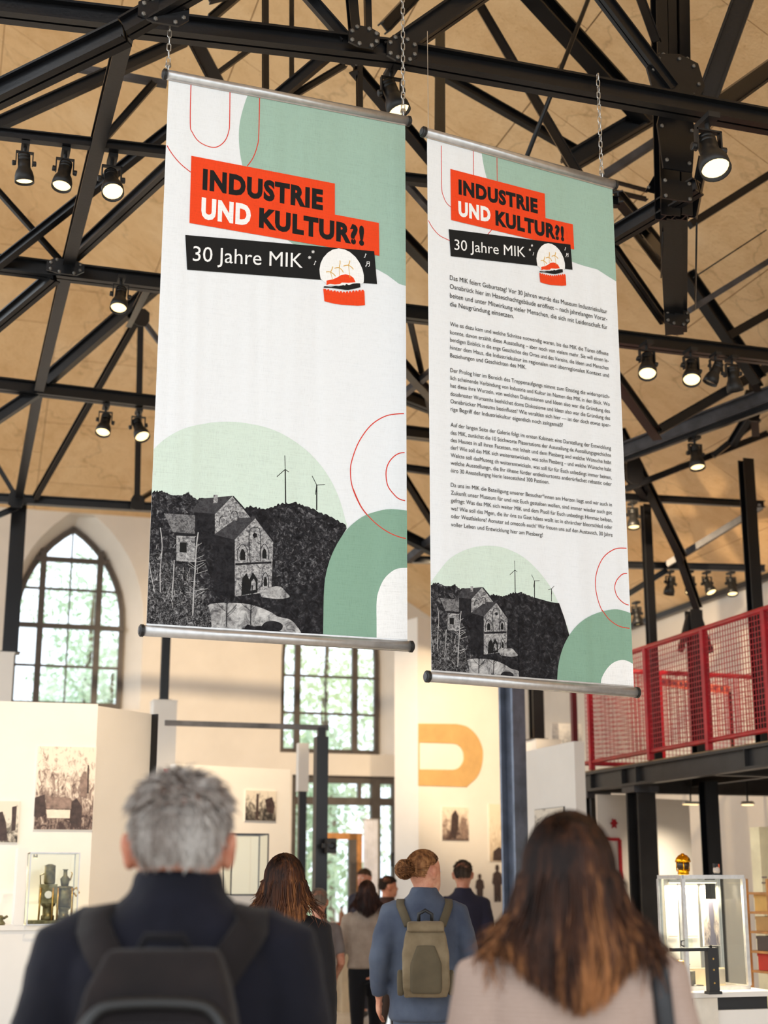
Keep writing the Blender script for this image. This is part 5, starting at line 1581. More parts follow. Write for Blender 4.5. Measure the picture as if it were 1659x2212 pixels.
for q0, q1 in zip(posts, posts[1:]): mesh_panel(((q0+.03, 0), (q1-.03, 0)))
mesh_panel(((0, .04), (0, .87))); mesh_panel(((0, .93), (0, DEP-.13)))
# dark red end post beyond the corner
e0 = gp(-.20, 0, 0)
t = thing('end_post', Vector((e0.x, e0.y, 0)), 'dark red steel post at the far corner of the gallery', 'post')
MB().bar(Vector((e0.x, e0.y, 0)), Vector((e0.x, e0.y, RH+.1)), .055, .055, AX).build('shaft', paint('dark_red_paint', (96, 20, 28), .4), t)
MB().obox(Vector((e0.x, e0.y, RH+.106)), BX*.035, AX*.035, UP*.006).build('cap', MAT['steel'], t)
# columns standing on the gallery and by the wall
for u, dd, w, lab in ((1415, .5, .085, 'slim black column rising behind the red railing, left one'), (1509, .8, .13, 'thick black column with struts rising behind the red railing'), (1644, .9, .11, 'tall black column at the right picture edge above the railing')):
    q = min((i*.02-1 for i in range(400)), key=lambda q: abs(project(gp(q, dd, GZ1+.6))[0]-u))
    b = gp(q, dd, GZ1+.02)
    t = thing('gallery_column', b, lab, 'column')
    top = {1415: 5.4, 1509: 4.25, 1644: 5.55}[u]
    MB().ibeam(b + UP*.012, Vector((b.x, b.y, top)), w, w, AX).build('shaft', MAT['steel'], t)
    MB().obox(b + UP*.006, BX*w*.7, AX*w*.7, UP*.006).build('base_plate', MAT['steel'], t)
    if u == 1509:
        for s_ in (-1, 1): MB().bar(Vector((b.x, b.y, top-.05)) + BX*s_*.05, Vector((b.x, b.y, top-.42)) + BX*s_*.17, .05, .05).build('strut', MAT['steel'], t)
# orange perforated rail on the wall behind
a = at(1402, 1470, 16.4); b = at(1576, 1491, 16.0)
t = thing('orange_rail', (a+b)/2, 'orange perforated rail seen through the railing mesh', 'rail')
MAT['orange'] = paint('orange_paint', (206, 84, 40), .45)
dirr = (b-a).normalized()
MB().bar(a, b, .012, .09).build('plate', MAT['orange'], t)
for i in range(14):
    p = a + (b-a)*((i+.5)/14)
    MB().obox(p - AX*.009, dirr*.015, AX*.004, UP*.025).build('slot', MAT['steel'], t)
for p in (a, b): MB().bar(p + UP*-.02, Vector((p.x, p.y, GZ1+.02)), .03, .03, AX).build('leg', MAT['steel'], t)

# ------------------------------------------------------------------ right-hand display
VY = 8.8
a = at(1486, 2128, VY); b = at(1642, 2128, VY)
zc = at(1560, 2140, VY).z
a.z = b.z = 0
# the counter
c0 = at(1345, 2140, VY-.28); c1 = at(1720, 2140, VY-.2); c0.z = c1.z = 0
exr = BX; W_ = (c1-c0).dot(BX)
t = thing('display_counter', c0 + BX*W_/2 + AX*.4, 'white display counter with a dark recessed band at the lower right', 'counter')
MB().obox(c0 + BX*W_/2 + AX*.4 + UP*(zc-.014), BX*W_/2, AX*.42, UP*.014).build('worktop', MAT['panel_white'], t)
MB().obox(c0 + BX*W_/2 + AX*.42 + UP*(zc-.065), BX*(W_/2-.03), AX*.37, UP*.036).build('recessed_band', MAT['rubber'], t)
MB().obox(c0 + BX*W_/2 + AX*.4 + UP*(zc-.10)/2, BX*(W_/2-.015), AX*.39, UP*(zc-.10)/2).build('body', MAT['panel_white'], t)
xl = (at(1567, 2180, VY-.2)-c0).dot(BX)
MB().obox(c0 + BX*(xl/2-.0) + AX*.0 + UP*(zc-.03)/2, BX*xl/2, AX*.012, UP*(zc-.03)/2).build('corner_panel', paint('warm_white_panel', (226, 216, 200), .5), t)
MB().obox(c0 + BX*(xl*.72) - AX*.013 + UP*(zc-.03)/2, BX*.003, AX*.002, UP*(zc-.03)/2).build('joint_strip', MAT['steel_worn'], t)
# glass case with aluminium frame
ww = (b-a).dot(BX); hh = at(1560, 1890, VY).z - zc
gcase = glass_case(Vector((a.x, a.y, zc)), ww, .30, hh, 'large glass case with silver frame on the display counter', bars=.022)
MB().bar(Vector((a.x, a.y, zc)) + BX*ww*.34 + AX*.30 + UP*.022, Vector((a.x, a.y, zc+hh-.022)) + BX*ww*.34 + AX*.30, .03, .03, AX).build('mullion', MAT['alu'], gcase)
MB().bar(Vector((a.x, a.y, zc)) + BX*ww*.72 + AX*.30 + UP*.022, Vector((a.x, a.y, zc+hh-.022)) + BX*ww*.72 + AX*.30, .03, .03, AX).build('mullion', MAT['alu'], gcase)
def cse(x, y, z): return Vector((a.x, a.y, zc)) + BX*ww*x + AX*y + UP*z
# lit strip lamp inside the case
t = thing('strip_light', cse(.5, .25, hh-.04), 'slim warm strip light under the top of the large glass case', 'lamp')
MB().obox(cse(.5, .25, hh-.036), BX*ww*.4, AX*.012, UP*.008).build('housing', MAT['alu'], t)
MB().obox(cse(.5, .25, hh-.046), BX*ww*.39, AX*.009, UP*.002).build('diffuser', emit('strip_diffuser', (255, 226, 176), 5.0), t)
L = bpy.data.lights.new('strip_glow', 'AREA'); L.shape = 'RECTANGLE'; L.size = ww*.75; L.size_y = .03; L.energy = 26; L.color = (1, .83, .6)
l = bpy.data.objects.new('strip_glow', L); COL.objects.link(l); l.parent = t; l.location = (0, 0, -.02); l.rotation_euler = (0, 0, PHI)
# back boards and picture inside the case
poster(cse(.66, .275, hh*.78), BX, ww*.28, hh*.42, photo_mat('tower_photo', ((96, 92, 104), (176, 164, 160), (226, 212, 196)), 10, .5, 4), 'blue-grey photograph of a tower inside the large glass case', extra=[(paint('print_blue_grey', (104, 102, 120), .6), [(.36, .0), (.66, .0), (.68, .4), (.62, .6), (.78, .98), (.36, .98), (.44, .55), (.38, .4)])])
t = thing('caption_board', cse(.62, .22, 0), 'low caption board with grey panel inside the large glass case', 'sign')
MB().obox(cse(.62, .22, .055), BX*ww*.30, AX*.006, UP*.055).build('board', paint('cream_board', (226, 206, 172), .6), t)
MB().obox(cse(.80, .212, .06), BX*ww*.11, AX*.003, UP*.042).build('grey_panel', paint('grey_card', (150, 144, 136), .6), t)
t = thing('grey_block', cse(.14, .16, 0), 'grey steel block in the left part of the large glass case', 'exhibit')
MB().obox(cse(.14, .16, .05), BX*.055, AX*.05, UP*.05).build('body', paint('grey_casting', (112, 106, 96), .5), t)
MB().tube([cse(.2, .14, .10), cse(.215, .14, .13), cse(.23, .14, .14)], .006, 6).build('lever', MAT['steel'], t)
MB().lathe(cse(.10, .16, .10), UP, [(.03, 0), (.034, .01), (.034, .05), (.02, .06)], 14).build('cap', MAT['brass'], t, True)
t = thing('flat_tool', cse(.42, .08, 0), 'flat dark iron tool lying in the large glass case', 'tool')
MB().obox(cse(.42, .08, .008), BX*.12, AX*.012, UP*.008).build('blade', MAT['steel_worn'], t)
MB().lathe(cse(.18, .08, .012), BX, [(.012, 0), (.016, .02), (.013, .07)], 10).build('grip', MAT['rubber'], t, True)
for x0, x1, lab in ((.05, .26, 'left bright back panel inside the large glass case'), (.37, .60, 'middle bright back panel inside the large glass case')):
    t = thing('back_panel', cse((x0+x1)/2, .274, .023), lab, 'panel', 'back panels of the large glass case')
    MB().obox(cse((x0+x1)/2, .274, hh/2), BX*ww*(x1-x0)/2, AX*.005, UP*(hh/2-.024)).build('board', MAT['panel_white'], t)
    MB().obox(cse((x0+x1)/2, .267, hh*.45), BX*ww*(x1-x0)*.35, AX*.001, UP*.002).build('ruled_line', MIDP, t)
# black clamp bracket at the counter edge
br = at(1540, 2130, VY-.26); br.z = zc
t = thing('clamp_bracket', br, 'black angled clamp bracket at the front edge of the display counter', 'bracket')
hb_ = at(1540, 2052, VY-.26).z - zc
MB().obox(br + UP*.008, BX*.04, AX*.03, UP*.008).build('foot', MAT['rubber'], t)
MB().obox(br + UP*(hb_/2+.012), BX*.032, AX*.02, UP*(hb_/2-.004)).build('upright', MAT['rubber'], t)
MB().obox(br + UP*(hb_+.004) - BX*.11, BX*.142, AX*.016, UP*.009).build('arm', MAT['rubber'], t)
for z in (.25, .55, .8): MB().lathe(br + UP*hb_*z - AX*.02, -AX, [(.006, 0), (.005, .003)], 8).build('rivet', MAT['brass'], t)
MB().lathe(br + UP*(hb_+.013), UP, [(.007, 0), (.009, .008), (.004, .014)], 10).build('knob', MAT['rubber'], t)
t = thing('tea_glass', br - BX*.14 + UP*(hb_+.013), 'small handled glass standing on the bracket arm', 'glass')
MB().lathe(t.location, UP, [(.022, 0), (.026, .004), (.026, .05), (.023, .05), (.021, .006)], 16, cap=False).build('cup', MAT['case_glass'], t, True)
q = t.location
MB().tube([q - BX*.026 + UP*.042, q - BX*.044 + UP*.036, q - BX*.046 + UP*.016, q - BX*.027 + UP*.008], .004, 6).build('handle', MAT['steel_worn'], t, True)
# golden helmeted lamp and small figurine on top of the case
top = zc + hh
g = cse(.22, .15, hh + .001)
t = thing('golden_lantern', g, 'shiny golden miner lamp with domed top on the large glass case', 'lamp')
MAT['gold'] = paint('polished_gold', (228, 160, 26), .16, 1.0, .05)
s = 1.05*(at(1510, 1845, VY).z - at(1510, 1890, VY).z)/.125
MB().lathe(g, UP, [(.030*s, 0), (.034*s, .004*s), (.033*s, .028*s), (.030*s, .032*s)], 20).build('base', MAT['gold'], t, True)
MB().lathe(g, UP, [(.029*s, .03*s), (.036*s, .045*s), (.038*s, .06*s), (.034*s, .078*s)], 20).build('glass_body', paint('dark_amber_glass', (60, 34, 10), .12), t, True)
MB().lathe(g, UP, [(.046*s, .074*s), (.047*s, .08*s), (.040*s, .098*s), (.026*s, .114*s), (.010*s, .121*s), (.008*s, .126*s)], 20).build('dome', MAT['gold'], t, True)
for k in range(3):
    an = k*2.1 + .4
    v_ = Vector((math.cos(an), math.sin(an), 0))*.041*s
    MB().tube([g + v_ + UP*.02*s, g + v_*1.05 + UP*.05*s, g + v_ + UP*.08*s], .004*s, 6).build('guard_rod', MAT['gold'], t, True)
g = cse(.78, .15, hh + .001)
t = thing('figurine', g, 'small dark figurine with a pale round face on the large glass case', 'figurine')
MB().obox(g + UP*.004, BX*.022, AX*.016, UP*.004).build('foot', MAT['steel'], t)
MB().lathe(g, UP, [(.016, .008), (.022, .02), (.02, .04), (.012, .048)], 14).build('body', paint('pale_enamel', (206, 190, 178), .35), t, True)
MB().obox(g + UP*.055 - BX*.006, BX*.012, AX*.012, UP*.012).build('head', MAT['steel'], t)
MB().obox(g + UP*.052 + BX*.011, BX*.006, AX*.01, UP*.012).build('flag', MAT['orange'], t)

# background under the gallery
a, b = at(1420, 1800, 15.0), at(1492, 1800, 15.3); a.z = b.z = 0
t, m = vbox('partition_wall', slab(a, b, .1), 0, GZ0-.06, None, 'white partition under the gallery behind the golden lamp', 'partition', group='white partitions')
m.build('panel', MAT['panel_white'], t)
a, b = at(1640, 1800, 12.0), at(1740, 1800, 12.3); a.z = b.z = 0
t, m = vbox('partition_wall', slab(a, b, .1), 0, at(1640, 1786, 12.0).z, None, 'warm cream text panel at the right picture edge under the gallery', 'partition', group='white partitions')
m.build('panel', paint('warm_text_panel', (244, 226, 184), .6), t)
for v in (1895, 1907):
    MB().obox(at(1651, v, 11.97), BX*.022, AX*.002, UP*.006).build('text_line', MIDP, t)
cb = Vector((at(1535, 1800, 13.6).x, 13.6, 0))
t = thing('steel_column', cb, 'dark steel column under the gallery behind the golden lamp', 'column')
MB().ibeam(cb + UP*.01, cb + UP*(GZ0+.02), .13, .13, AX).build('shaft', MAT['steel'], t)
MB().obox(cb + UP*.005, BX*.1, AX*.1, UP*.005).build('base_plate', MAT['steel'], t)
# red outlined panel between the columns
P = at(1308, 1815, 14.6); 
t = thing('info_panel', Vector((P.x, P.y, 0)) + BX*.09, 'white info panel with a red frame between the gallery columns', 'panel')
zt3, zb3 = at(1308, 1813, 14.6).z, at(1308, 1900, 14.6).z
MB().obox(Vector((P.x, P.y, (at(1308, 1716, 14.6).z)/2)) + BX*.09 + AX*.03, BX*.16, AX*.02, UP*(at(1308, 1716, 14.6).z)/2).build('board', MAT['panel_white'], t)
for (x0, z0_, x1, z1_) in ((-.03, zt3, .15, zt3), (.15, zt3, .15, zb3), (-.03, zb3, .15, zb3)):
    MB().bar(Vector((P.x, P.y, z0_)) + BX*x0, Vector((P.x, P.y, z1_)) + BX*x1, .03, .03, UP if z0_ == z1_ else AX).build('red_frame_bar', MAT['red_paint'], t)
sh = [(.3, .0), (.45, .1), (.7, .05), (.8, .3), (1, .45), (.75, .6), (.8, .95), (.5, .8), (.2, .95), (.25, .6), (0, .45), (.25, .3)]
Pm = at(1318, 1768, 14.6)
Lr = [Pm + BX*x*.085 - UP*y*.10 for x, y in sh]
tri = tessellate_polygon([[Vector((p.x, p.z, 0)) for p in Lr]]); n = len(Lr)
MB().add(Lr + [p + AX*.009 for p in Lr], [list(q) for q in tri] + [[i, (i+1) % n, n+(i+1) % n, n+i] for i in range(n)]).build('red_emblem', MAT['red_paint'], t)
# far shelves glimpsed at the right edge
P = at(1636, 1930, 10.6)
sz = (at(1636, 1930, 10.6).z, at(1636, 2100, 10.6).z)
t = thing('shelf_rack', Vector((P.x, P.y, 0)) + BX*.2, 'warm-lit rack with boxes at the right picture edge', 'rack')
for k in range(5):
    z = sz[1] + (sz[0]-sz[1])*k/4
    MB().obox(Vector((P.x, P.y, z)) + BX*.2, BX*.2, AX*.15, UP*.008).build('shelf', MAT['oak'], t)
for x in (0, .4):
    for y in (-.14, .14): MB().bar(Vector((P.x, P.y, 0)) + BX*x + AX*y, Vector((P.x, P.y, sz[0]+.1)) + BX*x + AX*y, .018, .018, AX).build('upright', MAT['oak'], t)
for k, (hh_, cc, lab) in enumerate(((.12, (206, 60, 40), 'red box on the bottom shelf of the right rack'), (.10, (90, 76, 66), 'dark box on the second shelf of the right rack'), (.10, (196, 150, 90), 'tan box on the third shelf of the right rack'), (.12, (224, 176, 96), 'yellow box on the fourth shelf of the right rack'))):
    z = sz[1] + (sz[0]-sz[1])*k/4 + .009
    c = Vector((P.x, P.y, z)) + BX*.16
    t = thing('storage_box', c, lab, 'box', 'boxes on the right rack')
    bm_ = paint('box_card_%s' % ('red', 'dark', 'tan', 'yellow')[k], cc, .6)
    MB().obox(c + UP*hh_*.4, BX*.12, AX*.11, UP*hh_*.4).build('body', bm_, t)
    MB().obox(c + UP*hh_*.88, BX*.124, AX*.114, UP*hh_*.1).build('lid', bm_, t)
# round ceiling lamp and strip lamp under the gallery
for u, v, Y, kind, lab in ((1615, 1738, 14.2, 'disc', 'round glowing ceiling lamp under the gallery'), (1492, 1737, 14.6, 'strip', 'short glowing strip lamp under the gallery')):
    P = at(u, v, Y)
    t = thing('ceiling_lamp', P, lab, 'lamp', 'lamps under the gallery')
    if kind == 'disc':
        MB().lathe(P, UP, [(.062, 0), (.066, .012), (.05, .03)], 24).build('housing', MAT['alu'], t, True)
        MB().lathe(P, -UP, [(.058, -.002), (.054, .006), (.02, .008)], 24).build('diffuser', MAT['lamp_lens'], t, True)
    else:
        MB().obox(P + UP*.012, BX*.08, AX*.03, UP*.014).build('housing', MAT['alu'], t)
        MB().obox(P - UP*.004, BX*.075, AX*.026, UP*.003).build('diffuser', MAT['lamp_lens'], t)
    MB().bar(P + UP*.02, Vector((P.x, P.y, GZ0+.06)), .012, .012).build('stem', MAT['steel'], t)
    L = bpy.data.lights.new('lamp_glow', 'SPOT'); L.energy = 90; L.spot_size = 2.6; L.spot_blend = 1; L.shadow_soft_size = .05; L.color = (1, .84, .62)
    l = bpy.data.objects.new('lamp_glow', L); COL.objects.link(l); l.parent = t; l.location = (0, 0, -.02)

# unseen spotlights added behind the banners to cast the wall light pools
spotlight(on_s(1000, 948, 11.2), None, A+'added unseen behind the right banner, aimed at the letter wall', 1.2, 3200, 27, target=p_wall(1000, 1620))
spotlight(on_s(700, 930, 11.2), None, A+'added unseen behind the left banner, aimed at the end wall', 1.2, 3000, 34, target=on_s(500, 1570, S_BACK))
spotlight(on_s(500, 890, 11.2), None, A+'added unseen behind the left banner, aimed at the cream-lit partition', 1.2, 750, 46, target=mid_wall(520, 1760))
spotlight(atz(430, 348, 5.36), None, A+'added unseen behind the left banner top, aimed at the wide partition', 1.1, 560, 34, target=left_wall(150, 1740))
spotlight(on_s(1200, 960, 11.2), None, A+'added unseen behind the right banner, aimed along the gallery wall', 1.2, 900, 60, target=at(1640, 1480, 17))

# pale drape hanging just inside the entrance
P = at(800, 1950, 21.5)
t = thing('curtain', Vector((P.x, P.y, 0)), 'pale grey drape hanging inside the glazed entrance', 'curtain')
m = MB(); z0, z1 = .05, at(800, 1770, 21.5).z
N = 24; row = []
for i in range(N+1):
    x = (i/N-.5)*.21; row.append(BX*x + AX*(.025*math.sin(i*1.3)))
vs = [Vector((P.x, P.y, z0)) + r for r in row] + [Vector((P.x, P.y, z1)) + r for r in row] + [Vector((P.x, P.y, z0)) + r + AX*.004 for r in row] + [Vector((P.x, P.y, z1)) + r + AX*.004 for r in row]
k = N+1
m.add(vs, [[i, i+1, k+i+1, k+i] for i in range(N)] + [[2*k+i, 3*k+i, 3*k+i+1, 2*k+i+1] for i in range(N)])
m.build('cloth', paint('pale_drape', (226, 226, 234), .8), t, True)
MB().tube([Vector((P.x, P.y, z1)) - BX*.13, Vector((P.x, P.y, z1)) + BX*.13], .012, 8).build('rod', MAT['alu'], t, True)
MB().bar(Vector((P.x, P.y, z1)) + BX*.12 + AX*.02, Vector((P.x, P.y, 0)) + BX*.12 + AX*.02, .02, .02, AX).build('stand', MAT['alu'], t)

# small warm lamp clipped to the left case
P = g0 + BX*gw*.15 + AX*.24 + UP*(gh-.03)
t = thing('case_lamp', P, 'tiny warm lamp under the lid of the left glass case', 'lamp')
MB().lathe(P, UP, [(.010, 0), (.014, .004), (.014, .02), (.006, .022)], 12).build('housing', MAT['alu'], t, True)
MB().lathe(P, -UP, [(.010, -.001), (.008, .003), (.002, .004)], 12).build('lens', MAT['lamp_lens'], t, True)
L = bpy.data.lights.new('case_glow', 'SPOT'); L.energy = 14; L.spot_size = 2.4; L.spot_blend = 1; L.shadow_soft_size = .02; L.color = (1, .82, .58)
l = bpy.data.objects.new('case_glow', L); COL.objects.link(l); l.parent = t; l.location = (0, 0, -.01)

# ------------------------------------------------------------------ people
def fuse(mb, name, mat, parent, voxel, smooth=6, folds=None):
    """merge overlapping closed shapes into one continuous smooth surface"""
    me = bpy.data.meshes.new(name)
    me.from_pydata([tuple(v) for v in mb.v], [], mb.f)
    bm = bmesh.new(); bm.from_mesh(me); bmesh.ops.recalc_face_normals(bm, faces=bm.faces); bm.to_mesh(me); bm.free()
    o = bpy.data.objects.new(name, me); COL.objects.link(o)
    r = o.modifiers.new('r', 'REMESH'); r.mode = 'VOXEL'; r.voxel_size = voxel; r.use_smooth_shade = True
    if smooth:
        m = o.modifiers.new('s', 'SMOOTH'); m.factor = 0.5; m.iterations = smooth
    if folds:
        tx = bpy.data.textures.new(name + '_folds', 'CLOUDS'); tx.noise_scale = folds[1]; tx.noise_depth = 2
        d = o.modifiers.new('d', 'DISPLACE'); d.texture = tx; d.strength = folds[0]; d.mid_level = 0.5
    dg = bpy.context.evaluated_depsgraph_get()
    new = bpy.data.meshes.new_from_object(o.evaluated_get(dg))
    new.name = name
    bpy.data.objects.remove(o); bpy.data.meshes.remove(me)
    new.materials.clear(); new.materials.append(mat)
    new.polygons.foreach_set('use_smooth', [True]*len(new.polygons))
    o = bpy.data.objects.new(name, new); COL.objects.link(o)
    o.parent = parent
    return o

def skin_mat(name, c):
    M = Nodes(name)
    co = M.coords('Object')
    f = M.noise(co, 14, 4)
    d = (int(c[0]*.86), int(c[1]*.72), int(c[2]*.68))
    M.set(M.ramp(f, [(0.35, d), (0.65, c)]), 0.5, spec=0.35)
    M.b.inputs['Subsurface Weight'].default_value = 0.08
    M.b.inputs['Subsurface Radius'].default_value = (0.01, 0.004, 0.002)
    return M.m
def hair_mat(name, dark, mid, light, tipz=None):
    M = Nodes(name)
    co = M.coords('Object', (60, 60, 4))
    f = M.noise(co, 1.0, 4, 0.6)
    g = M.noise(M.coords('Object', (9, 9, 2)), 1.0, 3)
    v = M.math('ADD', M.math('MULTIPLY', f, 0.65), M.math('MULTIPLY', g, 0.45))
    if tipz:                                   # hair dyed lighter towards the tips
        sep = M.n('ShaderNodeSeparateXYZ')
        M.l(M.n('ShaderNodeTexCoord').outputs['Object'], sep.inputs[0])
        mr = M.n('ShaderNodeMapRange'); M.l(sep.outputs['Z'], mr.inputs['Value'])
        mr.inputs['From Min'].default_value = tipz[1]; mr.inputs['From Max'].default_value = tipz[0]
        mr.inputs['To Min'].default_value = -0.14; mr.inputs['To Max'].default_value = 0.15
        v = M.math('ADD', v, mr.outputs[0])
    M.set(M.ramp(v, [(0.40, dark), (0.56, mid), (0.74, light)]), 0.5, spec=0.22)
    return M.m
def strands(name, paths, r, mat, parent):
    """each path: list of points; a tapered three-sided lock of hair"""
    V = []; F = []
    for P in paths:
        n = len(P); m0 = len(V)
        for i, p in enumerate(P):
            d = P[min(i+1, n-1)] - P[max(i-1, 0)]
            if d.length < 1e-9: d = UP.copy()
            d.normalize()
            ref = Vector((0, 1, 0)) if abs(d.y) < .8 else Vector((1, 0, 0))
            x = d.cross(ref).normalized(); y = d.cross(x)
            t = i/(n-1); k = r*(0.75 + 0.5*t)*(1 - t**3*0.9)
            for a in (0, 2.094, 4.189):
                q = p + x*math.cos(a)*k + y*math.sin(a)*k
                V.append((q.x, q.y, q.z))
        for i in range(n-1):
            for k in range(3):
                a = m0+i*3+k; b = m0+i*3+(k+1) % 3
                F.append((a, b, b+3, a+3))
    me = bpy.data.meshes.new(name); me.from_pydata(V, [], F); me.materials.append(mat)
    me.polygons.foreach_set('use_smooth', [True]*len(F))
    o = bpy.data.objects.new(name, me); COL.objects.link(o); o.parent = parent
    return o

def hand(mb, wrist, d, palm, thumb_dir, s, curl=0.5):
    """palm and five bent fingers; d: pointing direction, palm: normal towards which the fingers curl, thumb_dir: side of the thumb"""
    d = d.normalized(); palm = (palm - d*palm.dot(d)).normalized(); side = d.cross(palm)
    if side.dot(thumb_dir) < 0: side = -side
    mb.tube([wrist - d*.02*s, wrist + d*.015*s], [.026*s, .027*s], 10, sq=.75, side=side)
    mb.tube([wrist, wrist + d*.03*s, wrist + d*.065*s, wrist + d*.09*s], [.028*s, .038*s, .041*s, .036*s], 12, sq=.42, side=side)
    for k, (off, L) in enumerate(((.028, .072), (.010, .080), (-.009, .075), (-.026, .060))):
        p = wrist + d*.082*s + side*off*s
        pts = [p]; a = 0.15
        for seg in (.45, .32, .25):
            v = d*math.cos(a) + palm*math.sin(a)
            p = p + v*L*seg*s; pts.append(p); a += curl
        mb.tube(pts, [.0095*s, .0092*s, .0085*s, .007*s], 8)
    p = wrist + d*.025*s + side*.03*s
    v1 = (d*.65 + side*.75 + palm*.25).normalized(); v2 = (d*.9 + side*.25 + palm*.4).normalized()
    mb.tube([p - side*.01*s, p + v1*.035*s, p + v1*.035*s + v2*.03*s, p + v1*.035*s + v2*.052*s], [.013*s, .012*s, .0105*s, .008*s], 8)

def make_person(label, X, Y, H, rz=0.0, wx=1.0, skin=(214, 160, 130), top=None, top_name='jacket', hem=.86, collar=True, trousers=None, shoe=None,
                hair='short', hairmat=None, arms=None, stride=(.12, -.12), voxel=.007, sleeve=1.0, short_sleeve=False, shell=.85, dens=1.0, head_turn=0.0, group=None, bulk=1.0, drop=0.0):
    s = H/1.75
    root = thing('person', (X, Y, 0), label, 'person', group, rz)
    sv = lambda x, y, z: Vector((x*s, y*s, z*s))
    arms = arms or {}
    body = MB(); coat = MB(); legs = MB()
    # torso
    T = [(.86, .165, .118, 0), (.95, .172, .120, 0), (1.06, .158, .108, 0), (1.20, .172, .114, .004), (1.32, .188, .118, .004), (1.39, .184, .108, 0), (1.435, .150, .086, -.006), (1.468, .100, .070, -.010), (1.50, .062, .060, -.010)]
    body.rings([(0, cy*s, z*s, rx*.90*s*wx, ry*.90*s) for z, rx, ry, cy in T], 20)
    J = [t for t in T if t[0] > hem+.02]
    J = [(hem, .178 if hem < 1.0 else .168, .124, 0)] + J
    grow = .012*bulk
    coat.rings([(0, cy*s, z*s, (rx+grow)*s*wx, (ry+grow)*s) for z, rx, ry, cy in J], 24)
    if collar:
        coat.rings([(0, -.014*s, 1.47*s, .098*s, .088*s), (0, -.012*s, 1.50*s, .080*s, .080*s), (0, -.010*s, 1.535*s, .074*s, .076*s)], 20)
    # head and neck
    ca, sa = math.cos(head_turn), math.sin(head_turn)
    def hp(x, y, z): return Vector(((x*ca-y*sa)*s, (x*sa+y*ca)*s, (z-drop)*s))
    body.rings([(0, -.014*s, 1.45*s, .062*s, .064*s), (0, -.010*s, 1.53*s, .056*s, .060*s), (0, -.004*s, 1.60*s, .056*s, .062*s)], 16)
    HR = [(1.525, .055, .030, .030), (1.545, .040, .050, .062), (1.575, .022, .064, .085), (1.605, .010, .070, .094), (1.64, .004, .0745, .098), (1.68, -.002, .076, .099), (1.71, -.004, .068, .088), (1.735, -.006, .048, .062), (1.748, -.006, .02, .028)]
    hm = MB().rings([(0, cy, z, rx, ry) for z, cy, rx, ry in HR], 20)
    hm.tube([(0, .094, 1.652), (0, .106, 1.628), (0, .116, 1.612), (0, .104, 1.604)], [.008, .011, .014, .012], 8)
    for e in (-1, 1):
        if hair == 'long':
            hm.ball((e*.073, -.010, 1.634), .008, .018, .030, 10, 8)
            continue
        hm.ball((e*.083, -.010, 1.634), .013, .021, .034, 10, 8)
        hm.ball((e*.091, -.020, 1.646), .008, .014, .021, 8, 6)
    body.add([hp(v.x, v.y, v.z) for v in hm.v], hm.f)
    # arms
    for e, sd in ((-1, 'l'), (1, 'r')):
        el, wr = arms.get(sd, ((.228, -.03, 1.13), (.225, .03, .89)))
        sh = sv(e*.172*wx, 0, 1.405); mid = None
        E = sv(e*el[0]*wx, el[1], el[2]); W = sv(e*wr[0]*wx, wr[1], wr[2])
        M_ = sh.lerp(E, .5) + sv(e*.006, -.004, 0)
        body.tube([sh, M_, E, E.lerp(W, .4), W], [.048*s, .044*s, .038*s, .036*s, .026*s], 12)
        d = (W-E).normalized()
        hand(body, W + d*.01*s, d, Vector((-e, .15, 0)), Vector((0, 1, 0)), s*.98, .42)
        k = sleeve
        if short_sleeve:
            coat.tube([sh + sv(-e*.03, 0, .01), sh, M_, sh.lerp(E, .72)], [.058*s*k, .062*s*k, .056*s*k, .056*s*k], 14)
        else:
            coat.tube([sh + sv(-e*.04, 0, .012), sh, M_, E, E.lerp(W, .45), E.lerp(W, .97)], [.060*s*k, .066*s*k, .060*s*k, .053*s*k, .049*s*k, .040*s*k], 14)
    # legs
    for e, st in ((-1, stride[0]), (1, stride[1])):
        hip = sv(e*.085*wx, 0, .90); kn = sv(e*.088*wx, st*.55 + .02, .49); an = sv(e*.085*wx, st, .09)
        body.tube([hip, hip.lerp(kn, .5), kn, kn.lerp(an, .35), an], [.078*s, .066*s, .05*s, .048*s, .034*s], 12)
        body.tube([an + sv(0, -.02, -.03), an + sv(0, .06, -.045), an + sv(0, .13, -.055)], [.036*s, .036*s, .026*s], 10)
        legs.tube([hip + sv(0, 0, .06), hip.lerp(kn, .5), kn, kn.lerp(an, .4), an + sv(0, 0, .015)], [.092*s, .080*s, .062*s, .058*s, .048*s], 14)
        sm = MB().tube([an + sv(0, -.055, -.045), an + sv(0, -.02, -.025), an + sv(0, .05, -.040), an + sv(0, .12, -.055), an + sv(0, .165, -.062)], [.030*s, .046*s, .047*s, .042*s, .022*s], 12, sq=.8)
        for v in sm.v: v.z = max(v.z, .004)
        sm.build('shoe', shoe or MAT['rubber'], root, True, local=True)
    legs.rings([(0, 0, .84*s, .150*s*wx, .105*s), (0, 0, .95*s, .165*s*wx, .112*s), (0, 0, 1.03*s, .150*s*wx, .104*s)], 20)
    bo = fuse(body, 'body', skin_mat('skin_tone', skin), root, voxel, 3)
    jo = fuse(coat, top_name, top, root, voxel*1.5, 8, (.012*s, .10))
    to = fuse(legs, 'trousers', trousers, root, voxel*1.6, 6, (.008*s, .12))
    # face details
    eye = paint('eye_white', (232, 228, 222), .25)
    for e in (-1, 1):
        c = hp(e*.031, .089, 1.648)
        MB().ball(c, .0105*s, .0105*s, .0085*s, 10, 6).build('eye', eye, root, True, local=True)
    c = hp(0, .101, 1.578)
    MB().ball(c, .022*s, .008*s, .007*s, 10, 6).build('lips', skin_mat('lip_tone', (186, 104, 96)), root, True, local=True)
    # hair
    rnd = random.Random(int(X*1000) + 7)
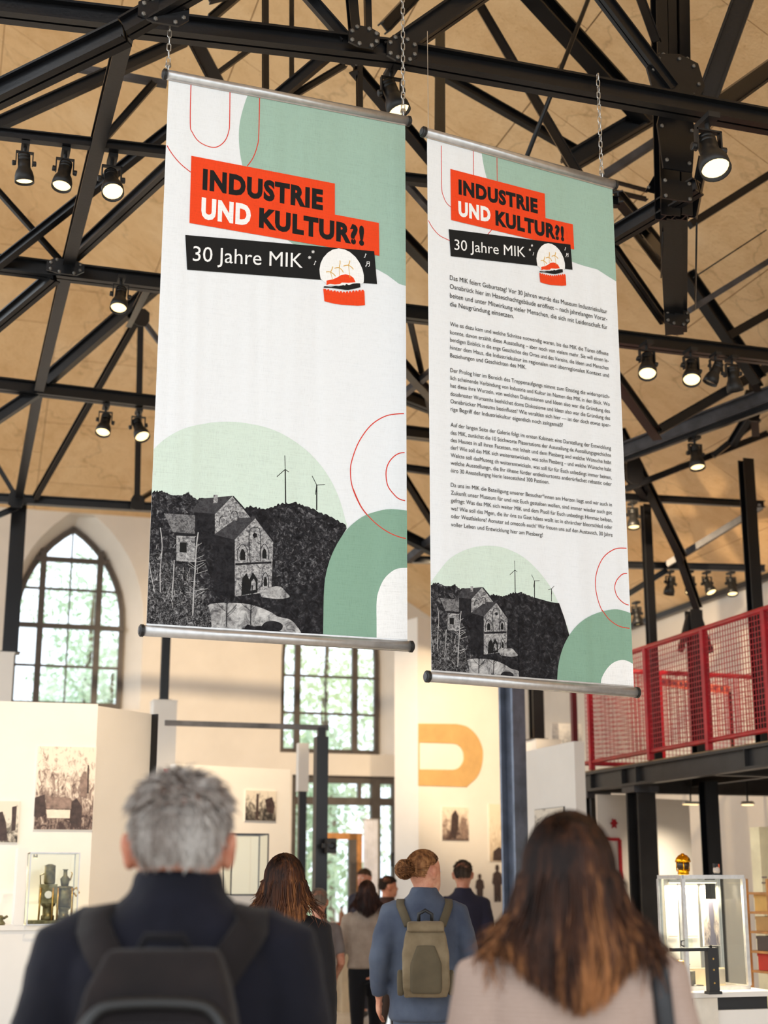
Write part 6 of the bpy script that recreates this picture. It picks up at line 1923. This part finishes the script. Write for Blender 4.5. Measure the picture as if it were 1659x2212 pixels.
    C = Vector((0, -.006, 1.655)); R = Vector((.0755, .102, .095))
    def skull(ph, th, k=1.0): return Vector((C.x + R.x*k*math.sin(th)*math.cos(ph), C.y + R.y*k*math.sin(th)*math.sin(ph), C.z + R.z*k*math.cos(th)))
    paths = []
    cap = MB()
    NA, NT = 28, 10
    def hairline(ph):                          # polar angle down to which hair grows (front pi/2)
        f = math.sin(ph)
        if f > .55: return 1.02
        if f > .1: return 1.02 + (.55-f)/.45*.28
        if f > -.30: return 1.30 + (.1-f)/.4*.06
        if f > -.55: return 1.36 + (-.30-f)/.25*.62
        return 1.98
    if hair in ('short', 'bun', 'crop'):
        g0 = []
        for i in range(NA):
            ph = 2*math.pi*i/NA
            for j in range(NT+1):
                g0.append(skull(ph, hairline(ph)*(j/NT)*.99 + .001, 1.0))
        cap.add([hp(*p) for p in g0], [[i*(NT+1)+j, ((i+1) % NA)*(NT+1)+j, ((i+1) % NA)*(NT+1)+j+1, i*(NT+1)+j+1] for i in range(NA) for j in range(NT)])
        cap.build('hair_base', hairmat, root, True, local=True)
        n = int({'short': 5200, 'crop': 1500, 'bun': 1800}[hair]*dens)
        knot = Vector((0, -.135, 1.655))
        for _ in range(n):
            ph = rnd.uniform(0, 2*math.pi); th = hairline(ph)*math.sqrt(rnd.uniform(.0, 1))
            p = skull(ph, th, 1.0); nrm = Vector(((p.x-C.x)/R.x**2, (p.y-C.y)/R.y**2, (p.z-C.z)/R.z**2)).normalized()
            if hair == 'bun':
                pts = []
                for i in range(7):
                    t = i/6; q = p.lerp(knot, t)
                    rel = Vector(((q.x-C.x)/R.x, (q.y-C.y)/R.y, (q.z-C.z)/R.z))
                    L = rel.length
                    if L < 1.0: q = C + Vector((rel.x/L*R.x, rel.y/L*R.y, rel.z/L*R.z))*1.0
                    q = q + nrm*(.006 + .006*math.sin(t*3.1) + rnd.uniform(0, .003))
                    pts.append(hp(*q))
            else:
                down = Vector((nrm.x*.15 + rnd.gauss(0, .5), -.30 + rnd.gauss(0, .4), -.85)); tan = (down - nrm*down.dot(nrm)).normalized()
                L = rnd.uniform(.022, .050)*(.75 if hair == 'crop' else 1.0)*(.5 if th > 1.7 else (.72 if th > 1.1 else 1.0))
                lift = rnd.uniform(.3, .75) if th < .9 else rnd.uniform(.12, .30)
                pts = [hp(*(p + nrm*(L*lift*math.sin(t*1.5)*(1-.25*t) + .001) + tan*L*t)) for t in (0, .35, .7, 1)]
            paths.append(pts)
        if hair == 'bun':
            for _ in range(int(700*dens)):
                a = rnd.uniform(0, 6.28); b = rnd.uniform(0, 6.28); rr = rnd.uniform(.020, .054)
                ax = Vector((rnd.gauss(0, 1), rnd.gauss(0, .6), rnd.gauss(0, 1))).normalized()
                x1 = ax.orthogonal().normalized(); y1 = ax.cross(x1)
                pts = []
                for i in range(7):
                    q = a + i*.35
                    pts.append(hp(*(knot + Vector((0, -.018, 0)) + (x1*math.cos(q) + y1*math.sin(q))*rr + ax*rnd.uniform(-.006, .006))))
                paths.append(pts)
        strands('hair', paths, (.0017 if hair == 'short' else .0024)*s, hairmat, root)
    else:                                       # long hair falling over the shoulders; shell = height of the lowest tips
        zt = shell
        def fall(ph, z):                        # horizontal radius of the hair mantle at height z
            k = (1.655 - z)
            back = max(0, -math.sin(ph)); sidef = abs(math.cos(ph))
            rx = .086 + .20*min(k, .08) + .75*max(0, min(k, .16)-.08)*sidef
            ry = .112 + .10*min(k, .10) + .20*max(0, k-.10)
            if k > .14: rx *= max(.35, 1 - (k-.14)*2.4)
            return rx, ry
        def lock(ph, th0, zend, jit):
            pts = []
            th = th0
            for i in range(5):
                t = i/4
                pts.append(skull(ph, th0 + (1.62-th0)*t, 1.06 + .06*t + jit*.3))
            z0 = pts[-1].z
            for i in range(1, 8):
                t = i/7; z = z0 + (zend - z0)*t
                rx, ry = fall(ph, z)
                w = math.sin(t*5.5 + ph*9 + jit*40)*.011*t
                pts.append(Vector((rx*math.cos(ph)*(1+jit) + w, C.y + ry*math.sin(ph)*(1+jit) + w*.5, z)))
            return pts
        n = int(2600*dens)
        for _ in range(n):
            ph = rnd.uniform(math.radians(158), math.radians(382))
            sidef = abs(math.cos(ph))
            zend = zt + sidef**2*.115 + abs(rnd.gauss(0, .034))
            paths.append([hp(*p) for p in lock(ph, rnd.uniform(.03, 1.2), zend, rnd.gauss(0, .035))])
        for _ in range(int(500*dens)):          # the top and the fringe swept to the sides
            ph = rnd.uniform(math.radians(20), math.radians(160)); th0 = rnd.uniform(.02, .5)
            tgt = math.radians(158) if ph > math.pi/2 else math.radians(22)
            paths.append([hp(*skull(ph + (tgt-ph)*(t**1.5), th0 + (1.25-th0)*t, 1.06 + rnd.uniform(0, .03))) for t in (0, .2, .4, .6, .8, 1)] )
        for _ in range(int(130*dens)):          # loose ends flicking outwards at the sides
            e = rnd.choice((-1, 1)); ph = (math.pi if e < 0 else 2*math.pi) - rnd.uniform(-.25, .7)*(-1 if e < 0 else 1)
            L_ = lock(ph, rnd.uniform(.1, .9), zt + rnd.uniform(.03, .15), rnd.gauss(0, .03))
            for i in range(7, len(L_)):
                t = (i-6)/(len(L_)-7); L_[i] = L_[i] + Vector((e*.034*t*t*rnd.uniform(.3, 1.3), -.012*t, -.004*t))
            paths.append([hp(*p) for p in L_])
        sg = []; A0, A1, NA2, NZ = math.radians(156), math.radians(384), 26, 12
        for i in range(NA2+1):
            ph = A0 + (A1-A0)*i/NA2
            L_ = lock(ph, .02, zt + abs(math.cos(ph))**1.5*.13 + .03, -.03)
            sg += [hp(*p) for p in L_]
        m_ = len(L_)
        sh_ = MB().add(sg, [[i*m_+j, (i+1)*m_+j, (i+1)*m_+j+1, i*m_+j+1] for i in range(NA2) for j in range(m_-1)])
        sh_.build('hair_base', hairmat, root, True, local=True)
        strands('hair', paths, .0030*s, hairmat, root)
    return root, jo, s

def surf(bvh, o, d):
    h = bvh.ray_cast(Vector(o), Vector(d).normalized())
    return h[0], h[1]
def bvh_of(o):
    me = o.data
    return BVHTree.FromPolygons([v.co.copy() for v in me.vertices], [list(p.vertices) for p in me.polygons])
def strap_over(bvh, x0, x1, zlow, s, back_from=1.18, front_to=1.15, side=1, off=.006):
    """points of a strap lying on the garment: up the back at x0, over the shoulder at x1, down the chest"""
    pts = []
    for i in range(9):
        t = i/8; z = (back_from + (1.44-back_from)*t)*s; x = (x0 + (x1-x0)*t)*s*side
        p, n = surf(bvh, (x, -1, z), (0, 1, 0))
        if p: pts.append((p + n*off, n))
    for y in (-.05, -.02, .015, .05):
        p, n = surf(bvh, (x1*s*side, y*s, 2), (0, 0, -1))
        if p: pts.append((p + n*off, n))
    for i in range(6):
        z = (1.42 + (front_to-1.42)*i/5)*s
        p, n = surf(bvh, (x1*s*side, 1, z), (0, -1, 0))
        if p: pts.append((p + n*off, n))
    return pts
def strap_mesh(pts, w, t, mat, name, parent):
    m = MB(); N = len(pts); rows = []
    for i, (p, n) in enumerate(pts):
        d = (pts[min(i+1, N-1)][0] - pts[max(i-1, 0)][0]).normalized()
        x = d.cross(n).normalized()
        rows.append([p - x*w/2, p + x*w/2, p + x*w/2 + n*t, p - x*w/2 + n*t])
    vs = [v for r in rows for v in r]; fs = []
    for i in range(N-1):
        for k in range(4): fs.append([i*4+k, i*4+(k+1) % 4, (i+1)*4+(k+1) % 4, (i+1)*4+k])
    fs += [[0, 1, 2, 3], [(N-1)*4+k for k in (3, 2, 1, 0)]]
    return m.add(vs, fs).build(name, mat, parent, True, local=True)
def softbox(name, mat, parent, w, d, z0, z1, yb, taper=.85, voxel=.008, rnd_=10, x=0.0, folds=(.006, .08)):
    """rounded bag body whose front (wearer side) lies at y = yb and which bulges backwards"""
    m = MB(); R = []
    for z, k, kd in ((z0, .92, .75), (z0+(z1-z0)*.15, 1.0, 1.0), (z0+(z1-z0)*.6, 1.0, .95), (z0+(z1-z0)*.88, taper, .75), (z1, taper*.8, .45)):
        a, b = w/2*k, d*kd
        R.append([(x-a, yb, z), (x+a, yb, z), (x+a, yb-b, z), (x-a, yb-b, z)])
    vs = [p for r in R for p in r]
    fs = [[i*4+k, i*4+(k+1) % 4, (i+1)*4+(k+1) % 4, (i+1)*4+k] for i in range(len(R)-1) for k in range(4)] + [[3, 2, 1, 0], [(len(R)-1)*4+k for k in range(4)]]
    m.add(vs, fs)
    return fuse(m, name, mat, parent, voxel, rnd_, folds)

navy = fabric('navy_wool', (19, 19, 31), c2=(12, 12, 21))
black_cloth = fabric('black_cloth', (30, 28, 30))
sweater = None
def knit(name, c, c2):
    M = Nodes(name)
    co = M.coords('Object')
    wv = M.n('ShaderNodeTexWave', bands_direction='Z'); wv.inputs['Scale'].default_value = 38; wv.inputs['Distortion'].default_value = 1.2; wv.inputs['Detail'].default_value = 2
    M.l(co, wv.inputs['Vector'])
    f = M.noise(co, 160, 3)
    v = M.math('ADD', M.math('MULTIPLY', wv.outputs['Fac'], .5), M.math('MULTIPLY', f, .5))
    M.set(M.ramp(v, [(0.3, c2), (0.7, c)]), .9, spec=.15)
    M.bump(v, .5, .004)
    return M.m
GR = 'museum visitors'

# grey-haired man in front
c = at(390, 1790, 2.72)
Hm = 1.872
man, mj, ms = make_person('man with short grey hair in navy jacket seen from behind', c.x, c.y, Hm, 0.03, 0.97, (212, 152, 124), navy, 'jacket', .84, True,
    fabric('dark_trousers', (40, 42, 52)), None, 'short', hair_mat('grey_hair', (96, 72, 58), (166, 156, 149), (222, 217, 212)), voxel=.006, sleeve=1.12, group=GR, bulk=1.6, drop=.068)
glf = paint('spectacle_frame', (40, 36, 36), .3)
spx = MB()
spx.tube([(.078*ms, .095*ms, 1.587*ms), (.083*ms, .02*ms, 1.590*ms), (.084*ms, -.012*ms, 1.582*ms)], .0022, 6)
spx.build('spectacle_arm', glf, man, True, local=True)
spx = MB(); spx.tube([(-.078*ms, .095*ms, 1.587*ms), (-.083*ms, .02*ms, 1.590*ms), (-.084*ms, -.012*ms, 1.582*ms)], .0022, 6); spx.build('spectacle_arm', glf, man, True, local=True)
def worn(name, person, label, cat='bag', group=None):
    t = thing(name, person.location, label, cat, group, person.rotation_euler.z)
    return t
bp = worn('backpack', man, 'dark grey backpack worn by the grey-haired man', 'backpack', 'backpacks')
pack = fabric('charcoal_nylon', (34, 28, 28), c2=(24, 20, 21))
pack2 = fabric('black_nylon', (20, 18, 22))
yb = -.155*ms
ZB = .035
body_ = softbox('pack_body', pack, bp, .285, .15, 1.02+ZB, 1.478+ZB, yb, .80)
softbox('front_pocket', pack2, bp, .21, .05, 1.05+ZB, 1.37+ZB, yb-.125, .84)
MB().tube([(-.085, yb-.160, 1.29+ZB), (-.05, yb-.170, 1.293+ZB), (.05, yb-.170, 1.293+ZB), (.085, yb-.160, 1.29+ZB)], .005, 6).build('zipper', MAT['steel_worn'], bp, True, local=True)
MB().tube(catmull([(-.120, yb-.130, 1.05+ZB), (-.122, yb-.140, 1.25+ZB), (-.116, yb-.138, 1.34+ZB), (-.092, yb-.128, 1.385+ZB), (-.05, yb-.128, 1.398+ZB), (.05, yb-.128, 1.398+ZB), (.092, yb-.128, 1.385+ZB), (.116, yb-.138, 1.34+ZB), (.122, yb-.140, 1.25+ZB), (.120, yb-.130, 1.05+ZB)], 5), .010, 8).build('seam_piping', MAT['rubber'], bp, True, local=True)
MB().box((.035, yb-.186, 1.30+ZB), (.075, yb-.168, 1.322+ZB)).build('leather_tag', paint('brown_leather', (110, 84, 68), .5), bp, local=True)
MB().tube([(-.045, yb-.03, 1.468+ZB), (-.03, yb-.035, 1.497+ZB), (.03, yb-.035, 1.497+ZB), (.045, yb-.03, 1.468+ZB)], .008, 8).build('grab_handle', pack2, bp, True, local=True)
bv = bvh_of(mj)
for e in (-1, 1):
    strap_mesh(strap_over(bv, .075, .125, 1.2, ms, 1.36, 1.15, e, .004), .060, .012, pack, 'shoulder_strap', bp)

# long-haired woman in front at the right
c = at(1228, 1890, 2.86)
Hw = 1.80
woman, wj, ws = make_person('woman with long brown hair in beige knitted sweater seen from behind', c.x, c.y, Hw, -.04, .87, (222, 170, 142), knit('beige_knit', (184, 162, 150), (164, 142, 130)), 'sweater', .86, False,
    fabric('blue_jeans', (58, 66, 88)), None, 'long', hair_mat('brown_hair', (30, 16, 11), (70, 40, 24), (182, 122, 74), (1.36, 1.66)), voxel=.006, sleeve=1.0, shell=1.40, dens=1.8, group=GR, bulk=1.0, drop=.052)
bag = worn('shoulder_bag', woman, 'black shoulder bag hanging on the long-haired woman', 'bag')
bv = bvh_of(wj)
leather = paint('black_leather', (20, 19, 24), .4)
pts = strap_over(bv, .172, .148, 1.2, ws, 1.12, 1.10, 1, .004)
strap_mesh(pts, .034, .006, leather, 'strap', bag)
softbox('bag_body', leather, bag, .24, .09, .80, 1.10, -.09*ws, .95, x=.225*ws)
MB().lathe((.17*ws, -.15*ws, 1.10), (0, -1, 0), [(.014, 0), (.016, .004), (.01, .006)], 12).build('ring', MAT['alu'], bag, True, local=True)

# people further in
c = at(614, 1900, 6.4)
make_person('woman with long auburn hair in black jacket behind the grey-haired man', c.x, c.y, 1.775, 0.05, .84, (220, 168, 140), black_cloth, 'jacket', .86, False, fabric('black_trousers', (28, 28, 32)), None, 'long',
    hair_mat('auburn_hair', (34, 18, 12), (84, 48, 28), (186, 124, 74), (1.30, 1.70)), shell=1.43, dens=.8, voxel=.009, group=GR, drop=.04, sleeve=.92, arms={'r': ((.215, -.02, 1.12), (.215, .06, .93))})
denim = fabric('blue_denim', (84, 92, 108), c2=(58, 65, 82), weave=1500, scale=5)
c = at(916, 1890, 8.3)
dw_, dj, ds = make_person('woman with hair in a bun and blue denim jacket', c.x, c.y, 1.82, 0.0, .96, (218, 164, 136), denim, 'denim_jacket', .86, True, fabric('grey_blue_jeans', (96, 106, 124), c2=(72, 82, 100)), None, 'bun',
    hair_mat('light_brown_hair', (70, 42, 24), (128, 84, 50), (186, 136, 90)), voxel=.009, sleeve=1.08, group=GR, bulk=1.8, drop=.03, head_turn=-.75, arms={'l': ((.25, -.06, 1.17), (.25, .03, .985)), 'r': ((.245, -.03, 1.16), (.22, .12, .98))}, stride=(.1, -.1))
bp = worn('backpack', dw_, 'small olive backpack worn over the denim jacket', 'backpack', 'backpacks')
olive = fabric('olive_canvas', (132, 116, 92), c2=(106, 92, 70)); olive_d = fabric('dark_olive_canvas', (92, 82, 64))
yb = -.142*ds
softbox('pack_body', olive, bp, .25, .12, 1.03, 1.40, yb, .86, .008)
softbox('front_panel', olive_d, bp, .17, .03, 1.05, 1.30, yb-.10, .7, .008)
softbox('top_flap', olive, bp, .20, .10, 1.36, 1.42, yb-.005, 1.0, .008)
for e in (-1, 1): softbox('side_pocket', olive_d, bp, .035, .07, 1.04, 1.17, yb-.03, .95, .006, x=e*.135)
MB().tube([(-.035, yb-.03, 1.40), (-.035, yb-.04, 1.455), (0, yb-.04, 1.475), (.035, yb-.04, 1.455), (.035, yb-.03, 1.40)], .010, 8).build('grab_handle', MAT['rubber'], bp, True, local=True)
bv = bvh_of(dj)
for e in (-1, 1): strap_mesh(strap_over(bv, .085, .125, 1.2, ds, 1.34, 1.15, e, .003), .045, .008, olive_d, 'shoulder_strap', bp)
c = at(1000, 1890, 13.4)
make_person('man with short dark hair in dark navy suit beside the letter wall', c.x, c.y, 1.80, -.1, 1.0, (206, 150, 122), fabric('dark_navy_suit', (40, 38, 54)), 'jacket', .86, True, fabric('navy_trousers', (38, 38, 50)), None, 'crop',
    hair_mat('dark_brown_crop', (34, 26, 22), (70, 56, 46), (110, 92, 78)), voxel=.010, group=GR, bulk=1.5)
c = at(792, 1940, 13.2)
make_person('woman with long dark hair in beige blazer and black trousers', c.x, c.y, 1.635, 0.06, .98, (210, 154, 126), fabric('beige_blazer', (164, 148, 134), c2=(140, 124, 112)), 'blazer', .96, False, fabric('slim_black_trousers', (22, 22, 26)), None, 'long',
    hair_mat('dark_hair', (24, 14, 12), (50, 28, 22), (96, 60, 44)), shell=1.41, dens=.7, voxel=.009, group=GR, arms={'l': ((.245, -.02, 1.13), (.285, .03, .90)), 'r': ((.24, -.02, 1.13), (.24, .02, .90))}, stride=(-.10, .22))
c = at(688, 1935, 12.4)
make_person('short grey-haired person in grey short-sleeved shirt near the entrance', c.x, c.y, 1.56, .1, .92, (206, 152, 126), fabric('grey_shirt', (120, 112, 110)), 'shirt', .88, False, fabric('dark_grey_trousers', (74, 66, 64)), None, 'crop',
    hair_mat('ash_hair', (96, 84, 74), (146, 130, 116), (196, 176, 150)), voxel=.010, short_sleeve=True, group=GR, arms={'r': ((.235, .02, 1.10), (.20, .20, 1.00))})
c = at(838, 1920, 16.2)
make_person('person with dark hair and brown jacket half hidden behind the beige blazer', c.x, c.y, 1.68, -1.2, .95, (204, 146, 118), fabric('dark_brown_jacket', (66, 46, 42)), 'jacket', .86, True, fabric('brown_trousers', (60, 50, 48)), None, 'crop',
    hair_mat('black_brown_hair', (24, 18, 16), (52, 40, 34), (90, 72, 60)), voxel=.010, group=GR)
c = at(787, 1900, 19.0)
make_person('far person in dark suit facing the hall by the entrance', c.x, c.y, 1.78, 2.6, .95, (216, 164, 140), fabric('dark_suit', (52, 50, 62)), 'jacket', .86, True, fabric('suit_trousers', (48, 48, 58)), None, 'crop',
    hair_mat('brown_crop', (60, 44, 34), (100, 76, 58), (140, 110, 86)), voxel=.010, group=GR)
